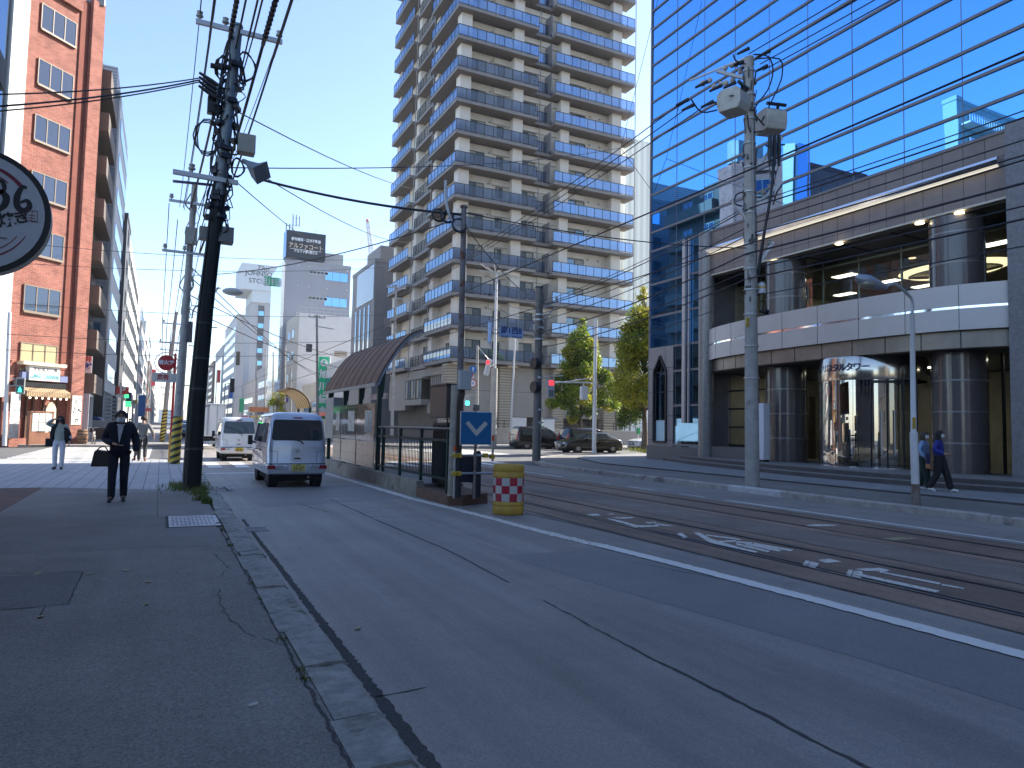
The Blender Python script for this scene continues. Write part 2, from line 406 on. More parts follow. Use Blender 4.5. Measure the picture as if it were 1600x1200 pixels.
# kerbs: separate weathered stones in one run
def kerbline(name, pts, wd, h, m, lo, hi, jit, side=1, white=None, mwhite=None):
    mb = MB(); 
    seg = []
    for a, b in zip(pts, pts[1:]):
        a, b = V((*a, 0)), V((*b, 0)); L = (b-a).length; d = (b-a)/L; s = 0
        while s < L-.05:
            l = min(R.uniform(lo, hi), L-s)
            if L-s-l < lo*.4: l = L-s
            seg.append((a+d*s, a+d*(s+l-.012), d)); s += l
    for p, e, d in seg:
        nrm = V((d.y, -d.x, 0))*side; j = nrm*R.uniform(-jit, jit); hh = h+R.uniform(-jit, jit)*.5; tl_ = R.uniform(-jit, jit)*.6
        ww = wd+R.uniform(-jit, jit)
        mi = 1 if white and white[0] < p.y < white[1] else 0
        a, b, c, f = p+j, e+j, e+j-nrm*ww, p+j-nrm*ww
        n = max(2, int((e-p).length/.14)); top = []
        rows = [(nrm*0, -.05, 0), (nrm*0, hh-.03, 1), (-nrm*.035, hh, 1), (-nrm*(ww*.5), hh+R.uniform(-.004, .006), 1), (-nrm*ww, hh-.004, 0), (-nrm*ww, -.05, 0)]
        o = len(mb.v)
        for i in range(n+1):
            t = i/n; base = a.lerp(b, t)
            for (off, z, k) in rows:
                mb.v.append(base+off+V((R.uniform(-1, 1), R.uniform(-1, 1), R.uniform(-1, 1)))*jit*.35*k+V((0, 0, z+tl_*t*k)))
        for i in range(n):
            for r_ in range(len(rows)-1):
                mb.f.append([o+i*6+r_, o+(i+1)*6+r_, o+(i+1)*6+r_+1, o+i*6+r_+1]); mb.mi.append(mi); mb.sm.append(False)
        for i, rev in ((0, True), (n, False)):
            f_ = [o+i*6+r_ for r_ in range(6)]; mb.f.append(f_[::-1] if rev else f_); mb.mi.append(mi); mb.sm.append(False)
    return struct(name, mb, [m, mwhite or m])
kerbline('kerb', [(1.15, -6), (1.15, 3.2), (1.16, 9), (1.2, 14), (1.19, 20.5), (1.15, 28.9)], .29, .135, m_kerb, .55, .95, .022)
kerbline('corner_kerb', [(p[0], p[1]) for p in arc(-1.6, 29.5, 2.75, 0, 90, 7)]+[(-60, 32.2)], .28, .13, m_kerb, .6, 1, .012)
kerbline('right_kerb', [(14.5, -10), (14.5, 24), (15, 27.1), (16.2, 30.1), (18.4, 33.4), (21.5, 36.05), (26, 37.85), (34, 38.45), (90, 38.5)], .25, .165, m_kerb2, 1.2, 2.2, .006, -1, (13.0, 15.2), mat('white kerb paint', (.5, .5, .5), .8, var=.2, scale=6))
kerbline('far_kerb', [(16, 51.8), (18, 50.8), (90, 50.8)], .25, .15, m_kerb2, 1.5, 2, .004, 1)
kerbline('far_left_kerb', [(-80, 48.8), (-3, 48.8), (-.2, 49.4), (1, 50.6), (1.3, 53), (1.3, 160)], .25, .15, m_kerb2, 1.5, 2, .004, 1)

def ribbon(mb, pts, wd, z, jit=0., step=.12, mi=0):
    """flat ragged strip along a polyline"""
    out = []
    for a, b in zip(pts, pts[1:]):
        a, b = V((a[0], a[1], z)), V((b[0], b[1], z)); k = max(1, int((b-a).length/step))
        out += [a.lerp(b, i/k) for i in range(k)]
    out.append(V((pts[-1][0], pts[-1][1], z)))
    L_, R_ = [], []
    for i, p in enumerate(out):
        d = (out[min(i+1, len(out)-1)]-out[max(i-1, 0)]).normalized(); nn = V((-d.y, d.x, 0))
        ww = wd(i/(len(out)-1)) if callable(wd) else wd
        L_.append(p+nn*(ww/2+R.uniform(-jit, jit))); R_.append(p-nn*(ww/2+R.uniform(-jit, jit)))
    for i in range(len(out)-1): mb.poly([R_[i], R_[i+1], L_[i+1], L_[i]], mi)
    return mb
def wander(pts, amp, step=.25):
    o = []
    for a, b in zip(pts, pts[1:]):
        k = max(1, int(math.hypot(b[0]-a[0], b[1]-a[1])/step))
        for i in range(k):
            t = i/k; o.append((a[0]+(b[0]-a[0])*t+R.uniform(-amp, amp), a[1]+(b[1]-a[1])*t+R.uniform(-amp, amp)))
    o.append(pts[-1]); return o
# dark gutter seam, cracks and patches
mb = MB(); ribbon(mb, [(1.24, -3), (1.27, 4), (1.3, 8), (1.33, 13)], lambda t: .10-.05*t, .003, .012, .04)
struct('gutter_seam', mb, m_dark)
mb = MB()
ribbon(mb, wander([(3.41, 6.1), (3.33, 4.9), (3.29, 3.95), (3.28, 3.1), (3.24, 2.2), (3.2, -2)], .012, .2), lambda t: .01+.02*min(1, t*3), .003, .008, .06)
ribbon(mb, wander([(3.44, 16.5), (3.46, 12), (3.54, 9), (3.43, 6.9)], .008, .3), lambda t: .03-.015*abs(t-.6), .003, .004, .1)
ribbon(mb, wander([(2.6, 15.4), (2.9, 13.6)], .02), .025, .003, .004)
ribbon(mb, wander([(1.25, 4.33), (1.6, 4.36)], .01, .1), .012, .003, .006, .05)
ribbon(mb, wander([(6.05, 4.0), (5.9, 5.8), (5.4, 7.4)], .04), .018, .003, .006)
ribbon(mb, wander([(6.45, 12.3), (6.6, 9.5), (6.62, 5)], .012, .3), .03, .009, .006)
struct('road_cracks', mb, m_dark)
mb = MB()
mb.poly([(4.05, 8.4, .002), (5.75, 8.3, .002), (6.0, 5.2, .002), (6.2, 1, .002), (4.95, 1, .002), (4.75, 3.6, .002), (4.35, 6, .002)])
mb.poly([(1.4, 19.2, .002), (5.1, 19.4, .002), (5.1, 15.6, .002), (1.9, 14.6, .002)])
struct('road_patch', mb, m_patch)
mb = MB()
Z_ = .1235
def crack(pts, w_=.007, amp=.02): ribbon(mb, wander(pts, amp, .08), w_, Z_, .004, .03)
crack([(.55, 7.2), (.52, 6.3), (.62, 5.6), (.84, 5.2)]); 
crack([(.62, 9.1), (.72, 8.1), (.6, 7.7)], .01)
crack([(.83, 12), (.84, 9.3), (.85, 7), (.845, 5), (.84, 3), (.83, 1)], .018, .01)
crack([(.02, 13.4), (.01, 12.9), (.16, 12.3)], .01, .006); crack([(0, 17.2), (.01, 13)], .008, .004)
crack([(-1.6, 8.62), (-.64, 8.44), (-.63, 6.99)], .012, .006); crack([(-1.8, 7.0), (-.79, 6.98), (-.78, 6.6)], .012, .006)
struct('pavement_cracks', mb, m_dark)
sheet('pavement_patch', [(-30, 8.55), (-.64, 8.42), (-.64, 7.0), (-30, 7.05)], .1222, groundmat('newer pavement patch', (.2, .19, .178), .3, .12, .92, .6, .35))
sheet('pavement_band', [(-2.2, 17.2), (.84, 17.2), (.84, 9.6), (-2.2, 9.9)], .1218, groundmat('older pavement band', (.2, .19, .18), .3, .18, .76, .5, .1))
# tram tracks
sheet('track_bed', [(6.62, -40), (12.05, -40), (12.05, 160), (6.75, 160), (6.7, 15)], .004, m_bed)
sheet('track_middle', [(8.85, -40), (10.0, -40), (10.0, 160), (8.85, 160)], .007, groundmat('track middle', (.235, .195, .165), .35, .25, .9, .5, .2))
mb = MB(); mg = MB()
for x in (7.3, 8.41, 10.42, 11.53):
    mb.box(x-.03, x+.03, -40, 160, -.02, .013)
    s_ = 1 if x in (7.3, 10.42) else -1
    mg.poly([(x+s_*.033, -40, .0095), (x+s_*.085, -40, .0095), (x+s_*.085, 160, .0095), (x+s_*.033, 160, .0095)][::s_])
    mg.poly([(x-s_*.05, -40, .0095), (x-s_*.033, -40, .0095), (x-s_*.033, 160, .0095), (x-s_*.05, 160, .0095)][::s_])
    if x < 8: mb.box(x+.1, x+.13, -40, 160, -.02, .012)
struct('tram_rails', mb, m_steel); struct('rail_grooves', mg, m_groove)
mb = MB()
for x in (6.64, 8.85, 10.0, 12.05): ribbon(mb, wander([(x, -10), (x, 40)], .02, .5), .025, .0085, .008, .2)
ribbon(mb, wander([(13.6, 3), (13.5, 14), (13.7, 26)], .02, .5), .025, .003, .005, .3)
struct('track_seams', mb, m_dark)
# painted markings
mb = MB()
ribbon(mb, [(6.02, -6), (6.0, 3), (5.94, 5), (5.84, 7), (5.72, 8.6)], .215, .012, .012, .05)
ribbon(mb, [(12.38, 3), (12.42, 13.2)], .13, .006, .012, .1)
ribbon(mb, [(12.43, 21), (12.48, 26)], .1, .006, .01, .1)
ribbon(mb, [(12.35, 1.2), (12.36, 2)], .13, .006, .012, .1)
for y0, y1 in ((13.9, 14.9), (15.9, 17.2), (18.1, 18.5)): ribbon(mb, [(12.42, y0), (12.43, y1)], .09, .006, .01, .1)
mb.poly([(1.35, 24.5, .006), (5.0, 24.5, .006), (5.0, 24.9, .006), (1.35, 24.9, .006)])
for i in range(14):
    x = 1.6+i*.95; mb.poly([(x, 27.6, .012), (x+.48, 27.6, .012), (x+.48, 31.3, .012), (x, 31.3, .012)])
for i in range(15):
    y = 34+i*1.0
    mb.poly([(-5.6, y, .006), (-.4, y, .006), (-.4, y+.5, .006), (-5.6, y+.5, .006)])
    if y > 38.6: mb.poly([(15.2, y, .006), (19.8, y, .006), (19.8, y+.5, .006), (15.2, y+.5, .006)])
for i in range(14):
    x = 1.6+i*.95; mb.poly([(x, 52, .012), (x+.48, 52, .012), (x+.48, 56, .012), (x, 56, .012)])
mb.poly([(20.6, 44.9, .006), (60, 44.9, .006), (60, 45.05, .006), (20.6, 45.05, .006)])
struct('road_markings', mb, m_white)
mb = MB()
ribbon(mb, [(5.72, 8.6), (5.56, 10.2), (5.48, 12), (5.35, 13.6), (5.2, 15.5), (5.15, 19), (5.05, 24), (5.05, 33)], .2, .005, .03, .05)
def Z1(l): return [gnd(700+x*.28125, 700+y*.28125, .0105) for x, y in l]
def Z2(l): return [gnd(1150+x*.28125, 720+y*.28125, .0105) for x, y in l]
for l in ([(770, 368), (830, 364), (850, 376), (790, 376)], [(880, 366), (920, 362), (915, 371)], [(880, 388), (960, 404), (1060, 430), (1150, 430), (1180, 437), (1040, 441), (900, 398)],
          [(905, 385), (1040, 383), (1020, 391), (960, 393)], [(1090, 408), (1170, 420), (1260, 432), (1210, 433), (1110, 418)], [(1120, 412), (1150, 410), (1180, 430), (1155, 432)],
          [(1270, 475), (1300, 471), (1333, 497), (1310, 501)], [(1365, 470), (1395, 468), (1455, 500), (1420, 504)], [(1420, 505), (1450, 500), (1600, 545), (1600, 558), (1465, 531)], [(1430, 480), (1600, 500), (1600, 508), (1440, 488)],
          [(1500, 515), (1600, 512), (1600, 520), (1520, 523)]): mb.poly(Z1(l)[::-1])
for l in ([(612, 630), (625, 605), (650, 607), (638, 641)], [(645, 641), (655, 610), (700, 612), (708, 640), (690, 650)], [(660, 600), (800, 594), (858, 608), (830, 616), (720, 611)],
          [(797, 612), (1140, 678), (1130, 687), (800, 621)], [(1145, 683), (1272, 707), (1262, 712), (1140, 691)], [(706, 630), (1135, 722), (1110, 731), (700, 644)],
          [(370, 576), (388, 552), (412, 558), (394, 583)], [(398, 584), (416, 558), (462, 570), (440, 595)], [(452, 550), (520, 544), (590, 560), (500, 567)],
          [(0, 475), (120, 503), (112, 511), (0, 489)], [(0, 456), (192, 500), (176, 508), (0, 467)], [(50, 455), (258, 496), (238, 504), (45, 464)], [(100, 455), (322, 494), (302, 502), (95, 464)],
          [(0, 446), (95, 453), (82, 462), (0, 454)], [(0, 430), (30, 436), (20, 441), (0, 438)], [(385, 359), (440, 352), (572, 356), (540, 362), (420, 364)]): mb.poly(Z2(l)[::-1])
struct('worn_markings', mb, m_worn)
mb = MB(); mb.poly(Z2([(806, 431), (900, 424), (1020, 430), (960, 437), (860, 441)])[::-1]); mb.poly([(-4.6, 47.6, .006), (-.4, 47.6, .006), (-.4, 47.85, .006), (-4.6, 47.85, .006)]); struct('yellow_marking', mb, m_yelp)
mb = MB()
for px, py, l_ in ((530, 780, .5), (550, 788, .6), (575, 797, .5), (600, 812, .4)):
    p = gnd(px, py); ribbon(mb, wander([(p.x-.3, p.y+.2), (p.x+l_, p.y-.1)], .04, .1), .16, .004, .05, .05)
struct('faint_markings', mb, m_fad)

# things lying on the ground
t = thing('utility_cover', 'pale ribbed rectangular steel cover set in the asphalt pavement by the kerb', 'manhole cover', (.52, 12.1, .12))
mb = MB(); mb.box(.17, .87, 11.45, 12.75, .1215, .128)
for i in range(22):
    y = 11.55+i*.052
    for k in range(11):
        if (i+k) % 7: mb.box(.21+k*.057, .245+k*.057, y, y+.028, .128, .1305)
mb.build('cover_plate', mat('galvanised plate', (.42, .42, .45), .5, .3, var=.25, scale=5, bump=.2), t)
mb = MB()
for a in ((.13, .17, 11.41, 12.79), (.87, .91, 11.41, 12.79), (.17, .87, 11.41, 11.45), (.17, .87, 12.75, 12.79)): mb.box(a[0], a[1], a[2], a[3], .11, .126)
mb.build('cover_frame', m_dark, t)
t = thing('drain_grate', 'slotted iron drain grate in the road beside the kerb', 'drain', (1.35, 11.75, 0))
mb = MB(); mb.box(1.16, 1.56, 11.5, 11.95, .001, .0035); mb.build('drain_pit', m_groove, t)
mb = MB()
for i in range(12): mb.box(1.17+i*.034, 1.186+i*.034, 11.53, 11.92, .0035, .012)
for a in ((1.14, 1.58, 11.49, 11.53), (1.14, 1.58, 11.92, 11.96)): mb.box(a[0], a[1], a[2], a[3], .0035, .013)
mb.build('grate_bars', mat('grate iron', (.3, .3, .32), .6, .4, var=.2), t)
m_leaf = mat('dry leaf', (.42, .33, .2), .8, var=.3, scale=20); m_paper = mat('paper scrap', (.7, .7, .68), .8, var=.1)
def leafmesh(name, s, m, c, z, cat, label, group=None):
    mb = MB(); a = R.uniform(0, 6.28); pts = []
    for i in range(8):
        q = i/8*2*PI; r_ = s*(1 if i % 2 else .8)*(1.5 if i in (0, 4) else .8); pts.append(V((math.cos(q)*r_, math.sin(q)*r_, R.uniform(0, .25)*s)))
    mb.poly(pts); mb.tube([V((s*1.3, 0, .004)), V((s*2.2, .1*s, .006))], s*.06, 4)
    o = mb.build(name, m); o.location = (c[0], c[1], z+.006); o.rotation_euler = (R.uniform(-.15, .15), R.uniform(-.15, .15), a); tag(o, label, cat, group); return o
for px, py in ((59, 897), (139, 898), (197, 892), (231, 910), (63, 965), (228, 945), (560, 960)):
    p = gnd(px, py, .12); leafmesh('fallen_leaf', .035, m_leaf, p, .12 if px < 500 else .0, 'leaf', 'small dry leaf fallen on the grey asphalt', 'dry leaves fallen on the asphalt')
p = gnd(585, 1122, .12); leafmesh('fallen_leaf', .045, m_leaf, p, .002, 'leaf', 'tan dry leaf lying in the dark gutter below the kerb end')
mb = MB(); mb.obox((0, 0, .006), (.05, .011, .011)); o = mb.build('cigarette_end', m_paper); p = gnd(395, 1103, .12); o.location = (p.x, p.y, .122); o.rotation_euler = (0, 0, .3); tag(o, 'white cigarette end dropped on the asphalt pavement', 'litter')
mb = MB()
for i in range(26):
    c = V((R.uniform(-.16, .16), R.uniform(-.1, .1), R.uniform(.01, .07))); mb.poly([c+V((R.uniform(-.1, .1), R.uniform(-.07, .07), R.uniform(-.04, .05))) for k in range(4)])
o = mb.build('plastic_bag', mat('crumpled plastic', (.5, .5, .52), .5, var=.35, scale=14)); p = gnd(352, 767); o.location = (p.x, p.y, .01); tag(o, 'crumpled grey plastic bag lying by the kerb', 'litter')
# ================================================================ mirror-glass office tower on the right
F = 22.5
m_mir = mirrormat('blue mirror glass', (.17, .50, 1.0), .012, .0022, .45)
m_mul = mat('dark bronze mullion', (.17, .16, .17), .45, .3, var=.1)
m_gran = brickmat('brown granite', (.2, .168, .157), (.225, .19, .177), (.05, .045, .045), .667, 1.02, .012, .45, 0, .15, .22, .5)
m_granp = mat('polished granite', (.10, .09, .09), .16, var=.35, scale=30, spec=.6)
m_plin = mat('granite plinth', (.12, .115, .115), .5, var=.25, scale=12)
m_alu = mat('satin aluminium', (.47, .44, .425), .45, .25, var=.05, scale=1.5)
m_chr = mirrormat('polished steel', (.82, .82, .84), .08)
m_brz = mat('bronze fascia', (.24, .21, .18), .4, .5, var=.2, scale=1.5)
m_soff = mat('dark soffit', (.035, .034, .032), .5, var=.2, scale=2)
m_lobg = glassmat('lobby glass', (.62, .66, .62), .10)
m_warm = mat('warm lamp', (.9, .85, .7), .5, var=0, emit=(1, .82, .5), es=3.5)
m_lpan = mat('ceiling lamp panel', (.9, .9, .85), .5, var=0, emit=(1, .95, .82), es=2.4)
m_cove = mat('cove light', (.9, .85, .7), .5, var=0, emit=(1, .87, .55), es=.8)
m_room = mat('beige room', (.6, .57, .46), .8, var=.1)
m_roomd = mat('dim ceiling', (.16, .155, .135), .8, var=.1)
m_floor = mat('stone floor', (.25, .24, .23), .35, var=.15)
m_blk = mat('black metal', (.018, .018, .02), .4, .3, var=.1)
m_dgl = mirrormat('dark window glass', (.10, .20, .32), .03, .001, .6)
OF = thing('office_tower', 'tall office tower clad in blue mirror glass above brown granite with a curved metal canopy', 'office building', (F, 14, 0))
ys = [29.3-2.0*k for k in range(28)]
for k in range(27):
    y1, y0 = ys[k], ys[k+1]; mb = MB()
    zb = 10.95 if k > 1 else 5.85; bt = R.uniform(-.004, .004); z = zb
    while z < 55.9:
        zt = min(z+1.0, 56) if z >= 10.9 else min(10.95, z+1.7); tx = bt+R.uniform(-.0016, .0016); tz = R.uniform(-.0016, .0016)
        mb.poly([(F+tx, y0, z), (F-tx, y1, z), (F-tx+tz, y1, zt), (F+tx+tz, y0, zt)][::-1]); z = zt
    mb.build('glass_bay', m_mir, OF)
mb = MB()
for k in range(46):
    z = 10.95+k
    mb.box(F-.05, F+.05, -24.7, 29.32, z-.048, z+.048)
for z in (1.0, 2.9, 4.6, 5.85, 7.5, 9.2): mb.box(F-.05, F+.05, 25.3, 27.42 if z < 5.8 else 29.32, z-.05, z+.05)
for y in ys[:27]: mb.box(F-.012, F+.03, y-.011, y+.011, (5.85 if y > 28 else .9) if y > 25.4 else 10.95, 56)
mb.box(F-.06, F+.08, 29.3, 29.4, .5, 56)
mb.build('mullion_grid', m_mul, OF)
mb = MB(); mb.poly([(F, 25.4, .9), (F, 27.45, .9), (F, 27.45, 5.85), (F, 25.4, 5.85)][::-1]); mb.build('lower_glass', m_dgl, OF)
mb = MB()
mb.box(F+.12, 46, -25, 29.28, 8.95, 56.2); mb.box(34, 46, -25, 29.2, -.1, 8.9); mb.box(F+.14, 34, 25.45, 29.2, -.1, 8.9); mb.box(F+.6, 34, -25, 11.2, -.1, 8.9)
mb.box(26.05, 52, 29.2, 32.9, -.1, 56)  # unseen rear block added, sized to set the shadow edge on the ground
mb.build('core_wall', mat('concrete core', (.2, .2, .21), .8, var=.15), OF)
mb = MB(); mb.box(F, F+.11, -25, 25.5, 8.93, 10.9); mb.build('granite_band', m_gran, OF, uv=True)
mb = MB(); mb.box(F-.03, F+.1, -25, 25.5, 8.86, 8.925); mb.build('band_trim', mat('pale trim', (.5, .47, .4), .5, .3), OF)
mb = MB(); mb.prism([(F-.02, 12.2, 9.86), (F-.2, 12.2, 9.93), (F-.26, 12.2, 10.06), (F-.2, 12.2, 10.16), (F-.02, 12.2, 10.16)], (0, 13.2, 0)); mb.build('steel_rail', m_chr, OF)
mb = MB(); mb.box(F-.19, F-.05, 12.25, 25.3, 9.845, 9.862); mb.build('light_strip', mat('warm strip', (.9, .85, .7), .5, var=0, emit=(1, .88, .66), es=.3), OF)
mb = MB(); mb.box(F-.03, F+.1, -25, 11.2, .5, 8.85)
for y in range(-24, 10, 4): mb.box(F-.1, F-.03, y, y+2.4, .5, 8.6)
mb.build('granite_wall', m_gran, OF, uv=True)
# open loggia: soffit, downlights, upstairs glass, room
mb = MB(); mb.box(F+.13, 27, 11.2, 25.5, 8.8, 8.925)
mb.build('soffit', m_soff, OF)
for y in range(12, 26, 2): mb = MB(); mb.box(F+.2, 24.9, y-.05, y+.05, 8.785, 8.8); mb.build('soffit_joint', m_groove, OF)
for px, py in ((1311, 381), (1437, 349), (1499, 333), (1210, 409)):
    p = gnd(px, py, 8.79); mb = MB(); mb.disc(p, .14, (0, 0, 1), 16, 0, .02); mb.build('downlight', m_warm, OF)
def room(z0, z1, x0, x1, zc, wallm):
    mb = MB()
    mb.poly([(x1, 11.2, z0), (x1, 25.45, z0), (x1, 25.45, z1), (x1, 11.2, z1)]); mb.poly([(x0, 25.44, z0), (x1, 25.44, z0), (x1, 25.44, z1), (x0, 25.44, z1)]); mb.poly([(x0, 11.21, z0), (x1, 11.21, z0), (x1, 11.21, z1), (x0, 11.21, z1)])
    return mb
GX = 24.6
room(6.33, 8.8, GX, 33.9, 8.6, None).build('upstairs_wall', m_room, OF)
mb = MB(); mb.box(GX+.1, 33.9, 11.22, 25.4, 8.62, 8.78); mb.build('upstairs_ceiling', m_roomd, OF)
mb = MB(); mb.box(22.4, 33.9, 11.2, 25.4, 6.1, 6.28); mb.build('upper_floor', m_floor, OF)
for px, py in ((1320, 431), (1387, 440), (1444, 447), (1556, 381), (1320, 460)):
    p = gnd(px, py, 8.6); mb = MB(); mb.box(p.x-.22, p.x+.22, p.y-.5, p.y+.5, 8.585, 8.615); mb.build('ceiling_lamp', m_lpan, OF)
cc = gnd(1490, 424, 8.4); mb = MB()
for i in range(40):
    a, b = 2*PI*i/40, 2*PI*(i+1)/40
    for r0, r1, z0, z1, mi in ((1.55, 1.9, 8.36, 8.5, 0), (1.9, 2.25, 8.5, 8.6, 1), (1.5, 1.55, 8.3, 8.36, 1)):
        e = lambda r, t, z: (cc.x+r*math.cos(t)*.8, cc.y+r*math.sin(t)*1.15, z)
        mb.add([e(r0, a, z0), e(r1, a, z1), e(r1, b, z1), e(r0, b, z0)], [(0, 1, 2, 3)], mi, True)
mb.build('cove_ring', [m_cove, m_room], OF)
mb = MB(); mb.poly([(GX, 11.2, 6.33), (GX, 25.4, 6.33), (GX, 25.4, 8.8), (GX, 11.2, 8.8)]); mb.build('loggia_glass', m_lobg, OF)
mb = MB()
for y in (13.1, 15.1, 16.9, 18.7, 20.4, 22.2, 23.8): mb.box(GX-.03, GX+.05, y-.025, y+.025, 6.33, 8.8)
mb.box(GX-.04, GX+.06, 11.2, 25.4, 8.55, 8.62); mb.build('loggia_frame', mat('glass edge', (.2, .25, .22), .4, .2), OF)
for y, r_ in ((14.0, .8), (21.1, .8)):
    for z0, z1, nm in ((.5, 4.4, 'ground_column'), (6.3, 8.8, 'loggia_column')):
        mb = MB(); mb.lathe([(r_, z0), (r_, z1)], (23.2, y, 0), 40)
        c = mb.build(nm, m_granp, OF)
        z = z0+.95
        while z < z1-.3:
            mb = MB(); mb.lathe([(r_+.004, z-.03), (r_+.008, z), (r_+.004, z+.03)], (23.2, y, 0), 40); z += 1.0; mb.build('steel_ring', mat('dull ring', (.2, .2, .2), .35, .4), c)
# curved canopy
cv = [(22.5, 25.1), (22.02, 24.0), (21.68, 22.7), (21.46, 21.2), (21.33, 19.6), (21.26, 17.9), (21.25, 16.2), (21.38, 14.6), (21.75, 13.1), (22.5, 11.7)]
def smooth(pts, k=4):
    out = []
    for i in range(len(pts)-1):
        p0, p1, p2, p3 = pts[max(i-1, 0)], pts[i], pts[i+1], pts[min(i+2, len(pts)-1)]
        for j in range(k):
            t = j/k; out.append(tuple(.5*((2*p1[c])+(-p0[c]+p2[c])*t+(2*p0[c]-5*p1[c]+4*p2[c]-p3[c])*t*t+(-p0[c]+3*p1[c]-3*p2[c]+p3[c])*t**3) for c in range(len(p1))))
    out.append(pts[-1]); return out
cs = smooth(cv)
def wall_along(mb, pts, z0, z1, off=0., th=.06, mi=0, smooth_=True):
    n = len(pts); o = len(mb.v)
    for i, p in enumerate(pts):
        a, b = pts[max(i-1, 0)], pts[min(i+1, n-1)]; d = V((b[0]-a[0], b[1]-a[1], 0)).normalized(); nn = V((d.y, -d.x, 0))
        q = V((p[0], p[1], 0))+nn*off; q2 = q-nn*th
        mb.v += [q+V((0, 0, z0)), q+V((0, 0, z1)), q2+V((0, 0, z1)), q2+V((0, 0, z0))]
    for i in range(n-1):
        for k in range(4):
            k2 = (k+1) % 4; mb.f.append([o+i*4+k, o+i*4+k2, o+(i+1)*4+k2, o+(i+1)*4+k]); mb.mi.append(mi); mb.sm.append(smooth_ and k in (0, 2))
    return mb
mb = MB(); wall_along(mb, cs, 4.93, 5.585); wall_along(mb, cs, 5.665, 6.33); can = mb.build('canopy_band', m_alu, OF)
mb = MB(); wall_along(mb, cs, 5.58, 5.67, -.02, .04); mb.build('canopy_stripe', m_chr, can)
mb = MB()
for i in range(0, len(cs), 4): 
    a, b = cs[max(i-1, 0)], cs[min(i+1, len(cs)-1)]; d = V((b[0]-a[0], b[1]-a[1], 0)).normalized(); nn = V((d.y, -d.x, 0))
    mb.bar(V((*cs[i], 4.93))+nn*-.01, V((*cs[i], 6.33))+nn*-.01, .014, .03, up=nn)
mb.build('canopy_seam', m_blk, can)
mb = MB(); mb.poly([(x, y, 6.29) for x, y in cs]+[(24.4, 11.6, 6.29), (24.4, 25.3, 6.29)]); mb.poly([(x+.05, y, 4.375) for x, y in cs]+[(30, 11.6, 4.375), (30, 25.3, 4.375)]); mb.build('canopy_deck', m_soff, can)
mb = MB(); wall_along(mb, cs, 4.36, 4.93, -.22, .05); fa = mb.build('canopy_fascia', m_brz, OF)
mb = MB()
for i in range(2, len(cs), 3):
    a, b = cs[max(i-1, 0)], cs[min(i+1, len(cs)-1)]; d = V((b[0]-a[0], b[1]-a[1], 0)).normalized(); nn = V((d.y, -d.x, 0))
    mb.bar(V((*cs[i], 4.36))-nn*.222, V((*cs[i], 4.93))-nn*.222, .03, .02, up=nn)
mb.build('fascia_joint', m_blk, fa)
# lobby behind the columns
room(.5, 4.37, 24.3, 31, 4.3, None).build('lobby_wall', mat('lobby stone', (.5, .47, .38), .6, var=.25, scale=1.2), OF)
mb = MB(); mb.box(24.15, 33.9, 11.25, 25.4, .3, .504); mb.build('lobby_floor', m_floor, OF)
mb = MB(); mb.poly([(24.2, 11.3, .5), (24.2, 25.4, .5), (24.2, 25.4, 4.37), (24.2, 11.3, 4.37)]); lg = mb.build('lobby_glass', m_lobg, OF)
mb = MB()
for y in (12.2, 13.2, 19.0, 19.9, 22.3, 22.9, 23.6, 24.3): mb.box(24.13, 24.23, y-.03, y+.03, .5, 4.37)
mb.box(24.12, 24.24, 22, 25.4, .5, 1.05)
for z in (1.05, 1.9, 2.75, 3.6): mb.box(24.13, 24.23, 22, 25.4, z-.035, z+.035)
mb.build('lobby_frame', m_blk, lg)
for x, y in ((26, 13), (27, 17.5), (26.5, 20), (26, 23.5)):
    mb = MB(); mb.box(x-.15, x+.15, y-.5, y+.5, 4.345, 4.368); mb.build('lobby_fill_panel', mat('lobby fill glow', (.9, .85, .7), .5, var=0, emit=(1, .92, .75), es=7), OF)  # glowing ceiling panels added to brighten the lobby
mb = MB()
for y0, y1, x in ((19.2, 20.2, 25.5), (12, 13.3, 26.5), (23.2, 24.6, 27)): mb.box(x, x+.4, y0, y1, .5, 3.4)
mb.build('lobby_partition', mat('dark timber', (.05, .04, .03), .5, var=.3), OF)
# revolving-door drum
DC = V((22.95, 17.0, 0)); DR = 1.75
mb = MB(); mb.lathe([(DR, .56), (DR, 3.55)], DC, 64, a0=rad(95), a1=rad(232)); dr = mb.build('entrance_drum', glassmat('curved mirror glass', (.34, .37, .32), .34), OF)
mb = MB(); mb.lathe([(DR, .56), (DR, 3.55)], DC, 24, a0=rad(232), a1=rad(268)); mb.build('door_glass', glassmat('door glass', (.55, .6, .55), .18), dr)
mb = MB(); mb.lathe([(DR+.02, 3.55), (DR+.03, 3.6), (DR+.03, 4.33), (DR+.01, 4.37)], DC, 64); bd = mb.build('drum_band', mirrormat('brushed drum steel', (.5, .47, .42), .16, .002, 3), dr)
mb = MB(); mb.lathe([(DR+.06, .5), (DR+.06, .56), (DR-.1, .57)], DC, 64); mb.build('drum_base', m_chr, dr)
mb = MB()
for a in (125, 150, 176, 203, 216, 232, 250, 268):
    q = DC+V((math.cos(rad(a))*DR, math.sin(rad(a))*DR, 0)); mb.tube([q+V((0, 0, .56)), q+V((0, 0, 3.55))], .028 if a in (216, 232, 250, 268) else .012, 6)
mb.lathe([(DR+.012, 3.42), (DR+.012, 3.52)], DC, 48, a0=rad(216), a1=rad(268)); mb.build('door_frame', m_blk, dr)
mb = MB()
for a in (226, 239):
    q = DC+V((math.cos(rad(a))*(DR+.05), math.sin(rad(a))*(DR+.05), 0)); mb.tube([q+V((0, 0, 1.0)), q+V((0, 0, 2.5))], .022, 8)
mb.build('door_handle', m_alu, dr)
mb = MB()
